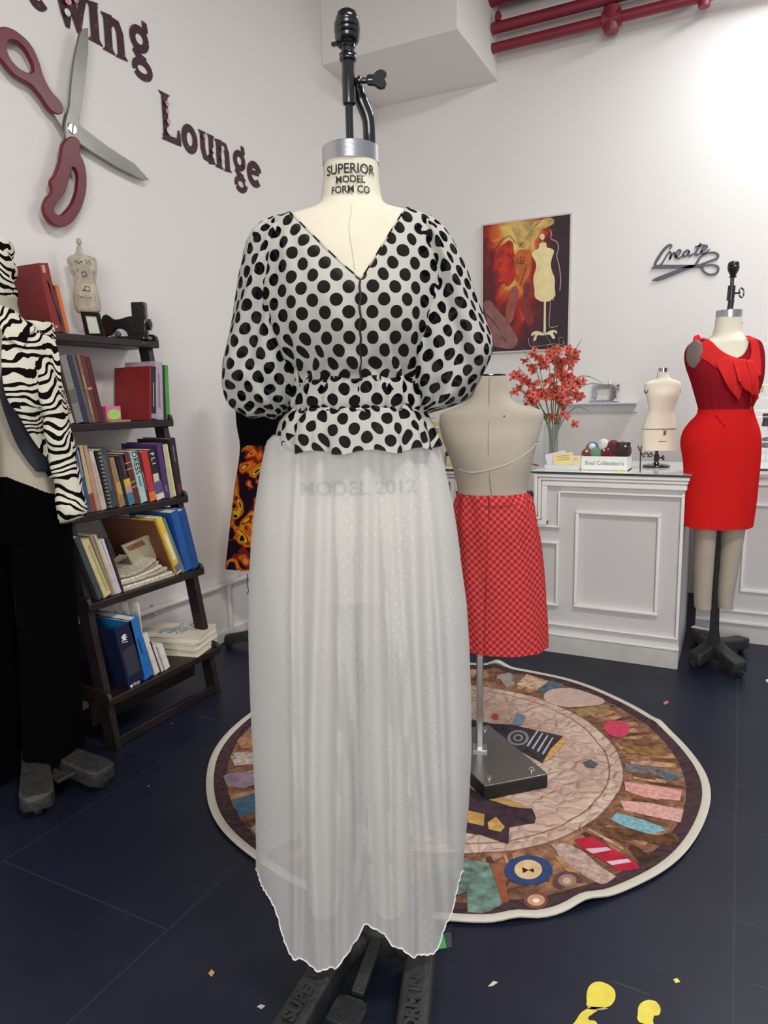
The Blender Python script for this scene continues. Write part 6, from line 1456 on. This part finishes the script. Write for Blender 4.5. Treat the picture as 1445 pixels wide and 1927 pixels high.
for k in range(3):
    R3 = Matrix.Rotation(radians((14, 10, 18)[k]), 3, 'Z'); th = (.030, .026, .024)[k]; zz = SHZ[4]+.0006+(0, .0306, .0572)[k]
    t = thing('book', ('%s cream book lying flat on the bottom shelf' % names[k].capitalize()), 'book', (-2.14, ycm, zz), 'flat cream books on the bottom shelf')
    c_ = V((-2.15, ycm, zz+th/2)); W_, D_ = .30, .19
    MB().box(c_, (W_-.006, D_-.006, th-.004), R3).build('pages', M_paper, t, smooth=False)
    mb = MB(); mb.box(c_+V((0, 0, th/2-.001)), (W_, D_, .002), R3); mb.box(c_-V((0, 0, th/2-.001)), (W_, D_, .002), R3); mb.build('cover', mat('cream_cover', (220, 210, 190), .6, vary=.08, vscale=20), t, smooth=False)
    if k == 2:
        XD = R3 @ V((-.35, 1, 0)).normalized(); YD = V((0, 0, 1)).cross(XD)
        for j, s in enumerate(('ALL', 'ABOUT', 'COTTON')):
            text(s, .042, mat('blue_print', (96, 140, 176), .7), t, 'title', c_+V((0, 0, th/2+.0004)) + R3 @ V((-.05+.042*j, -.05, 0)), R3 @ V((.12, 1, 0)), R3 @ V((-1, .12, 0)), ext=.0002, bold=.0005)
# card box on the second shelf
ya = Yat(c2(640, 0)[0], SHX[1]-.05, SHZ[1]); yb2 = Yat(c2(745, 0)[0], SHX[1]-.05, SHZ[1])
t = thing('card_box', 'small pink and lime card box on the second shelf between the rows of books', 'box', (SHX[1]-.06, (ya+yb2)/2, SHZ[1]))
MB().box((SHX[1]-.07, (ya+yb2)/2, SHZ[1]+.004), (.10, yb2-ya+.02, .007)).build('tray', mat('kraft_tray', (176, 140, 100), .7), t)
MB().box((SHX[1]-.075, (ya+yb2)/2-.006, SHZ[1]+.035), (.06, yb2-ya-.015, .054)).build('box_body', mat('pink_card', (226, 110, 150), .6), t, bevel=.001)
mb = MB(); cc = V((SHX[1]-.0445, (ya+yb2)/2-.006, SHZ[1]+.030)); mb.prism([cc+V((0, cos(2*pi*k/24)*(yb2-ya)*.38, sin(2*pi*k/24)*.021)) for k in range(24)], (.0008, 0, 0)); mb.build('oval_label', mat('lime_label', (170, 214, 110), .6, vary=.2, vscale=120), t, smooth=False)

# decorative things on the top shelf
T0 = SHZ[0]
FD = Frame(-2.315, Yat(158, -2.315, 1.7)); FD_x = lambda px, py: FD.at(px, py)
td_ = thing('decor_mannequin', 'small distressed decorative mannequin with sewing prints on the top shelf', 'figurine', FD.w(0, 0, T0))
M_dist = mat('distressed_plaster', (182, 172, 154), .85, vary=.3, vscale=30, bump=.3, bscale=60)
DM = [(463, 145, 153, .008, .008), (472, 143.5, 154, .010, .010), (479, 141, 157, .013, .012), (482, 132, 168, .018, .016), (486, 127, 178, .021, .018), (493, 127, 181, .023, .019), (507, 132, 182, .027, .02), (520, 138, 181, .028, .019), (533, 140, 180, .024, .018), (548, 138.5, 184, .027, .022), (568, 139, 188, .029, .025), (583, 143, 189, .028, .024), (588, 146, 187, .024, .02)]
loft(FD, DM, 2.4, 36, 3).build('body', M_dist, td_, sharp=60)
x, z = FD.at(148.5, 455); MB().ball(FD.w(x, 0, z), (.0105, .0105, .0135), 14).build('finial', M_dist, td_)
x1, z1 = FD.at(163, 588); MB().tube([FD.w(x1, 0, T0+.03), FD.w(x1, 0, z1+.01)], .0025, 8).build('rod', mat('brass_rod', (150, 126, 90), .4, metal=.6), td_)
MB().lathe([(.032, 0), (.034, .004), (.030, .010), (.012, .018), (.008, .034)], FD.w(x1-.012, 0, T0), 24).build('foot', mat('white_foot', (214, 208, 200), .6), td_)
RDM = rows_from(FD, DM, 3)
def dpt(px, py): x, z = FD.at(px, py); return FD.w(x, surf(RDM, 2.4, x, z, False, .0007), z)
def dline(pts, r=.0009): return MB().tube([dpt(a, b) for a, b in pts], r, 5)
def d2(pts): return [c2(a, b) for a, b in pts]
for pts in ([(485, 252), (578, 262), (574, 322), (483, 314), (485, 252)], [(492, 410), (590, 420), (588, 440), (486, 430), (492, 410)], [(452, 345), (575, 352)], [(455, 332), (578, 338)]):
    dline(d2(pts)).build('print_outline', mat('sepia_print', (92, 78, 66), .8), td_)
for pts, r in (([(470, 200), (490, 218), (512, 205)], .002), ([(530, 195), (540, 222), (548, 200), (560, 222)], .0015), ([(510, 275), (530, 268), (545, 290), (520, 300), (515, 285)], .0018), ([(515, 380), (560, 385), (555, 360), (530, 355), (530, 378)], .0022), ([(500, 420), (570, 425)], .0016), ([(440, 210), (470, 290)], .0008)):
    dline(d2(pts), r).build('sewing_print', mat('sepia_print', (92, 78, 66), .8), td_)
# standing black picture frame
FP = Frame(-2.262, Yat(178, -2.262, T0), YAW)
A = [FP.p(a, b) for a, b in (d2([(520, 686), (636, 676), (487, 532), (600, 541)]))]
sh_ = T0+.0008-min(A[0].z, A[1].z); A = [p+V((0, 0, sh_)) for p in A]
A[1].z = A[0].z = T0+.0008
nrm = FP.y*.008
tpf = thing('picture_frame', 'small black frame holding a pale card, on the top shelf in front of the mannequin', 'picture frame', (A[0]+A[1])/2)
l2 = lambda u, v: A[2]*(1-u)*(1-v)+A[3]*u*(1-v)+A[1]*u*v+A[0]*(1-u)*v
mb = MB()
for u0, v0, u1, v1 in ((0, 0, 1, .16), (0, .86, 1, 1), (0, .16, .22, .86), (.8, .16, 1, .86)): mb.prism([l2(u0, v0), l2(u1, v0), l2(u1, v1), l2(u0, v1)], nrm)
mb.build('moulding', M_black, tpf, smooth=False)
MB().prism([l2(.2, .14)+nrm*.5, l2(.82, .14)+nrm*.5, l2(.82, .88)+nrm*.5, l2(.2, .88)+nrm*.5], nrm*.3).build('card', mat('pale_green_card', (212, 224, 214), .6, vary=.08, vscale=90), tpf, smooth=False)
MB().tube([l2(.5, .2)+nrm, FP.w(0, .05, T0+.003)], .003, 6).build('strut', M_black, tpf)
# miniature black sewing machine
FX = Frame(-2.30, Yat(247, -2.27, T0), YAW)
tsm = thing('toy_sewing_machine', 'miniature black sewing machine ornament at the right end of the top shelf', 'ornament', FX.w(0, 0, T0))
def mbx(name, x0, y0, x1, y1, d0, d1, m=M_black, bev=.003):
    a = FX.at(x0, y0); b = FX.at(x1, y1); xa, xb = sorted((a[0], b[0])); za, zb_ = sorted((a[1], b[1])); za = max(za, T0+.0006)
    c = FX.w((xa+xb)/2, (d0+d1)/2, (za+zb_)/2); return MB().box(c, (xb-xa, d1-d0, zb_-za), Matrix.Rotation(YAW, 3, 'Z')).build(name, m, tsm, bevel=bev)
mbx('base', 200, 650, 283, 633, -.03, .03); mbx('column', 247, 634, 277, 602, -.018, .016, bev=.008)
def mc(pts, r, nm, m=M_black, y=0): 
    return MB().tube(crom([tuple(FX.p(a, b, y)) for a, b in pts], 5), r, 12).build(nm, m, tsm)
_o = [FX.at(*c2(a, b)) for a, b in ((628, 545), (645, 528), (668, 540), (692, 556), (740, 552), (790, 538), (850, 545), (884, 562), (890, 620), (884, 655), (790, 655), (778, 628), (745, 604), (705, 604), (684, 622), (668, 640), (640, 645), (628, 600))]
shape([_o], .013, M_black, tsm, 'arm', FX.w(0, 0, 0), FX.x, (0, 0, 1), bevel=.004); mc([(203, 600), (203, 622)], .0125, 'needle_head'); mc([(203, 622), (203, 634)], .002, 'needle', M_chrome); mc([(200, 600), (199, 589)], .0025, 'take_up', M_chrome)
p = FX.p(282, 611); MB().lathe([(.008, -.006), (.021, -.006), (.023, -.002), (.023, .004), (.016, .006), (.006, .010)], p, 24, ax=FX.x).build('hand_wheel', M_black, tsm)
p = FX.p(222, 629, -.022); MB().ball(p, .0135, 14).build('shuttle_knob', mat('grey_knob', (80, 78, 80), .3), tsm)
p = FX.p(271, 636, -.025); MB().ball(p, .006, 10).build('chrome_screw', M_chrome, tsm); p = FX.p(206, 634, -.03); MB().ball(p, .005, 10).build('chrome_screw', M_chrome, tsm)
mbx('motor_box', 246, 604, 270, 567, .012, .045, bev=.004)
mb = MB(); mb.tube([FX.p(a, b, -.0315) for a, b in ((214, 644), (222, 641), (230, 645), (240, 641), (250, 645), (262, 642), (272, 646), (282, 643))], .0011, 5); mb.tube([FX.p(a, b, -.0135) for a, b in ((216, 612), (222, 605), (236, 602), (250, 603))], .0008, 5); mb.build('silver_decal', M_chrome, tsm)

# ================================================================ ZEBRA JACKET FORM AT THE LEFT EDGE
FZ = Frame(-2.115, 1.49)
tz = thing('dress_form', 'dress form at the left edge, wearing the zebra jacket and black trousers', 'dress form', FZ.w(0, 0, 0))
def cz(py): return -37 + (py-440)*.1005
ZB = [(560, -28, 26, .06, .06), (585, -48, 26, .07, .07), (600, -70, 40, .08, .08), (620, -100, 66, .088, .08), (640, -112, 82, .095, .085), (680, -105, 84, .115, .09), (740, -88, 82, .13, .09), (800, -72, 76, .11, .085), (840, -66, 76, .095, .08), (880, -68, 88, .10, .09), (940, -74, 108, .11, .11), (1000, -70, 118, .11, .12)]
loft(FZ, ZB, 2.25, 48, 4).build('torso', M_linen2, tz, sharp=60)
MB().tube([FZ.w(FZ.at(-28, 590)[0], 0, FZ.at(0, 600)[1]), FZ.w(FZ.at(-34, 470)[0], 0, FZ.at(0, 470)[1])], .05, 24).build('neck', M_linen2, tz)
MB().tube([FZ.w(.0, 0, .06), FZ.w(.0, 0, .9)], .018, 12).build('pole', M_iron, tz)
hz_ = FZ.w(0, 0, 0)
M_ironl = mat('worn_iron_grey', (44, 44, 42), .5, vary=.4, vscale=40, bump=.3, bscale=80)
for fx, fy in ((205, 1474), (72, 1530)):
    p = onz(fx, fy, .02); cast_leg(None, hz_, V((p.x, p.y, 0)), .085, .10, .12, M_ironl, tz)
pp0, pp1 = onz(56, 1420, .09), onz(112, 1458, .06)
MB().tube([pp0, pp1], .011, 8).build('pedal_arm', M_ironl, tz)
d = (pp1-pp0); d.z = 0; d.normalize(); s = V((-d.y, d.x, 0))
MB().obox(pp1-s*.04-d*.01, s*.08, d*.06, V((0, 0, .012))).build('foot_pedal', M_ironl, tz, bevel=.003)
# trousers
ttr = thing('trousers', 'flared black trousers on the zebra jacket form', 'trousers', FZ.w(0, 0, .5))
M_blk = mat('black_trouser_cloth', (5, 5, 6), .95, spec=.04)
loft(FZ, [(892, -66, 76, .108, .095), (896, -68, 80, .110, .10), (915, -72, 96, .118, .11), (945, -78, 112, .124, .125), (985, -80, 122, .124, .13), (1010, -78, 126, .12, .13)], 2.3, 64, 5, caps=(False, True)).build('waist_part', M_blk, ttr, sharp=80)
fz_ = lambda a, t, x, y, z: (0, .006*sin(x*70)*t*(-1 if sin(a) < 0 else 1), 0)
loft(FZ, [(975, 24, 124, .11, .12), (1050, 31, 131, .10, .115), (1150, 42, 138, .10, .11), (1250, 48, 143, .11, .11), (1350, 53, 148, .12, .115), (1412, 55, 152, .13, .12)], 2.3, 56, 5, disp=fz_, caps=(True, False)).build('trouser_leg', M_blk, ttr, sharp=80)
loft(FZ, [(975, -78, 26, .11, .12), (1050, -76, 27, .10, .115), (1150, -72, 31, .10, .11), (1250, -64, 38, .11, .11), (1350, -58, 47, .12, .115), (1440, -52, 51, .13, .12)], 2.3, 56, 5, disp=fz_, caps=(True, False)).build('trouser_leg', M_blk, ttr, sharp=80)
# jacket
def c_zebra(nt):
    uv = uvn(nt); n = nd(nt, 'ShaderNodeTexNoise'); n.inputs['Scale'].default_value = 7; n.inputs['Detail'].default_value = 1.2; nt.links.new(uv, n.inputs['Vector'])
    s = nd(nt, 'ShaderNodeVectorMath', operation='SCALE'); nt.links.new(n.outputs['Color'], s.inputs[0]); s.inputs['Scale'].default_value = .22
    a = nd(nt, 'ShaderNodeVectorMath', operation='ADD'); nt.links.new(uv, a.inputs[0]); nt.links.new(s.outputs[0], a.inputs[1])
    w = nd(nt, 'ShaderNodeTexWave', wave_type='BANDS', bands_direction='Y'); w.inputs['Scale'].default_value = 11.5; w.inputs['Distortion'].default_value = 1.4; w.inputs['Detail'].default_value = 1.5; w.inputs['Detail Scale'].default_value = 2
    nt.links.new(a.outputs[0], w.inputs['Vector'])
    n2 = nd(nt, 'ShaderNodeTexNoise'); n2.inputs['Scale'].default_value = 24; nt.links.new(uv, n2.inputs['Vector'])
    th = mth(nt, 'ADD', w.outputs['Fac'], mth(nt, 'MULTIPLY', mth(nt, 'SUBTRACT', n2.outputs['Fac'], .5), .7))
    return mixc(nt, mth(nt, 'LESS_THAN', th, .40), lin((226, 222, 204)), lin((22, 18, 18)))
M_zeb = cloth('zebra_print', c_zebra, .05, 0.0)[0]
tj = thing('jacket', 'black and cream zebra print jacket hanging open on the left edge form', 'jacket', FZ.w(0, 0, 1.1))
RZ = rows_from(FZ, [(py, l_-14, r_+14, yf+.025, yb+.02) for py, l_, r_, yf, yb in ZB], 4)
Z4 = lambda pts: [(a/3.383, 430+b/3.383) for a, b in pts]
def zpatch(A_, B_, name, m=M_zeb, off=.01, flare=0, mirror=False, n=16):
    A = crom(A_, 6); B_c = crom(B_, 6); rows = []
    for i in range(min(len(A), len(B_c))):
        row = []; ti = i/(len(A)-1)
        for j in range(n+1):
            t = j/n; px = A[i][0]*(1-t)+B_c[i][0]*t; py = A[i][1]*(1-t)+B_c[i][1]*t
            x, z = FZ.at(px, py, -.10); s = surf(RZ, 2.25, x, z); row.append(FZ.w(x, s-off-flare*ti-.004*sin(t*9+ti*5)*ti, z))
        rows.append(row)
    return MB().grid(rows, closed=False).build(name, m, tj, solid=.004, sharp=80)
zpatch(Z4([(30, 640), (45, 760), (62, 900), (95, 1080), (138, 1180), (185, 1350), (240, 1500), (322, 1680)]), Z4([(240, 665), (285, 760), (305, 900), (312, 1080), (316, 1200), (330, 1350), (355, 1480), (385, 1640)]), 'front_panel', flare=.02)
zpatch(Z4([(-420, 700), (-380, 900), (-330, 1100), (-300, 1300), (-280, 1500), (-250, 1680)]), Z4([(-60, 700), (-40, 900), (0, 1080), (14, 1300), (32, 1500), (66, 1712)]), 'front_panel', flare=.03)
zpatch(Z4([(44, 900), (40, 1060), (70, 1240), (110, 1400), (200, 1552)]), Z4([(120, 900), (140, 1060), (180, 1240), (230, 1400), (270, 1560)]), 'lining', mat('navy_lining', (22, 24, 36), .7), off=-.004)
zpatch(Z4([(-40, 480), (20, 500), (90, 560), (150, 600), (185, 640)]), Z4([(-60, 560), (10, 600), (60, 690), (120, 730), (160, 765)]), 'collar', off=.028)
zpatch(Z4([(-40, 560), (0, 580), (30, 640), (50, 700)]), Z4([(30, 560), (90, 600), (140, 680), (165, 740)]), 'collar', off=.018)
loft(FZ, [(618, 52, 74, .03, .03), (628, 48, 82, .045, .045), (650, 54, 92, .055, .055), (700, 74, 108, .058, .055), (764, 89, 124, .056, .05), (829, 97, 140, .056, .05), (880, 106, 149, .052, .05), (918, 113, 157, .052, .05), (950, 115, 165, .054, .05), (972, 117, 160, .05, .048), (982, 118, 135, .02, .03)], 2.2, 56, 5, yc=-.02,
     disp=lambda a, t, x, y, z: (0, .005*sin(z*60+x*40)*(1 if y > 0 else -1), 0)).build('sleeve', M_zeb, tj, sharp=80)
loft(FZ, [(618, -100, -80, .03, .03), (650, -135, -95, .055, .055), (760, -150, -100, .056, .05), (900, -160, -110, .052, .05), (980, -165, -120, .05, .048)], 2.2, 40, 5, yc=-.02).build('sleeve', M_zeb, tj, sharp=80)
loft(FZ, [(606, -116, 86, .09, .09), (640, -120, 90, .10, .11), (760, -98, 88, .10, .12), (900, -80, 104, .09, .13)], 2.3, 48, 4, yc=.035, caps=(False, False)).build('back_panel', M_zeb, tj, sharp=80)
tzh = thing('scarf', 'zebra print scarf wound round the neck of the left edge form', 'scarf', FZ.w(-.05, 0, 1.6))
loft(FZ, [(443, -60, 0, .03, .03), (452, -74, 10, .06, .06), (471, -82, 18, .075, .075), (500, -86, 22, .08, .08), (527, -86, 23, .085, .08), (550, -84, 22, .088, .085), (566, -80, 20, .085, .08), (576, -70, 10, .07, .07)], 2.2, 56, 5, disp=lambda a, t, x, y, z: (.006*sin(z*90+a*3), .006*sin(z*90+a*3+1), 0)).build('scarf_body', M_zeb, tzh, sharp=80)

# ================================================================ LITTER ON THE FLOOR
def flat(pts, col, name, label, o=(1000, 1780), s=3.247, th=.0006, cat='scrap', grp=None, rough=.6):
    q = [onz(o[0]+a/s, o[1]+b/s, .0012) for a, b in pts]
    ob = shape([[(p.x, p.y) for p in q]], th, mat('scrap_%d_%d_%d' % col, col, rough, vary=.08, vscale=40), None, name, (0, 0, .0012), (1, 0, 0), (0, 1, 0), smooth=len(pts) > 6)
    return tag(ob, label, cat, grp)
flat([(338, 340), (338, 290), (355, 245), (400, 220), (450, 228), (500, 262), (513, 300), (500, 345), (470, 370), (340, 366)], (232, 214, 76), 'floor_marker', 'big rounded yellow vinyl patch on the floor at the lower right', cat='floor sticker')
flat([(335, 388), (400, 388), (380, 410), (348, 450), (392, 462), (398, 520), (200, 560), (262, 470)], (226, 206, 80), 'floor_marker', 'torn yellow vinyl strip touching the bottom edge, below the big yellow patch', cat='floor sticker')
flat([(342, 372), (440, 376), (470, 384), (420, 392), (345, 388)], (186, 178, 150), 'tape_scrap', 'whitish torn strip between the two yellow vinyl pieces', cat='scrap')
flat([(650, 410), (655, 370), (690, 338), (730, 332), (770, 350), (780, 420), (748, 428), (750, 560), (690, 560), (690, 478), (655, 462)], (232, 216, 84), 'floor_marker', 'smaller yellow vinyl patch at the bottom edge, right of the big one', cat='floor sticker')
flat([(865, 205), (890, 198), (909, 220), (880, 226)], (232, 222, 120), 'paper_scrap', 'tiny pale yellow paper scrap on the floor at the lower right')
flat([(1105, 745), (1182, 735), (1185, 815), (1105, 832)], (60, 66, 66), 'tape_scrap', 'dark tape scrap under the green one at the skirt hem', o=(440, 1500), s=2.89)
g_ = flat([(1100, 752), (1140, 748), (1156, 822), (1104, 830)], (78, 178, 96), 'tape_scrap', 'bright green tape scrap at the right of the skirt hem', o=(440, 1500), s=2.89); g_.location.z += .0014
flat([(1382, 1030), (1412, 1000), (1436, 1008), (1408, 1026)], (210, 206, 190), 'paper_scrap', 'small white leaf-shaped scrap on the floor right of the stand', o=(440, 1500), s=2.89)
flat([(125, 1140), (145, 1128), (172, 1136), (150, 1152)], (186, 182, 174), 'paper_scrap', 'small white scrap on the floor left of the stand', o=(440, 1500), s=2.89)
flat([(392, 1832), (398, 1824), (404, 1830), (398, 1838)], (190, 150, 90), 'paper_scrap', 'tiny tan scrap on the floor at the lower left', o=(0, 0), s=1)
flat([(1248, 1322), (1256, 1318), (1258, 1323), (1250, 1326)], (220, 110, 120), 'paper_scrap', 'tiny pink scrap on the floor behind the rug', o=(0, 0), s=1)
flat([(1440, 1280), (1445, 1278), (1452, 1284), (1446, 1286)], (220, 218, 214), 'paper_scrap', 'tiny white scrap on the floor by the right edge', o=(0, 0), s=1)
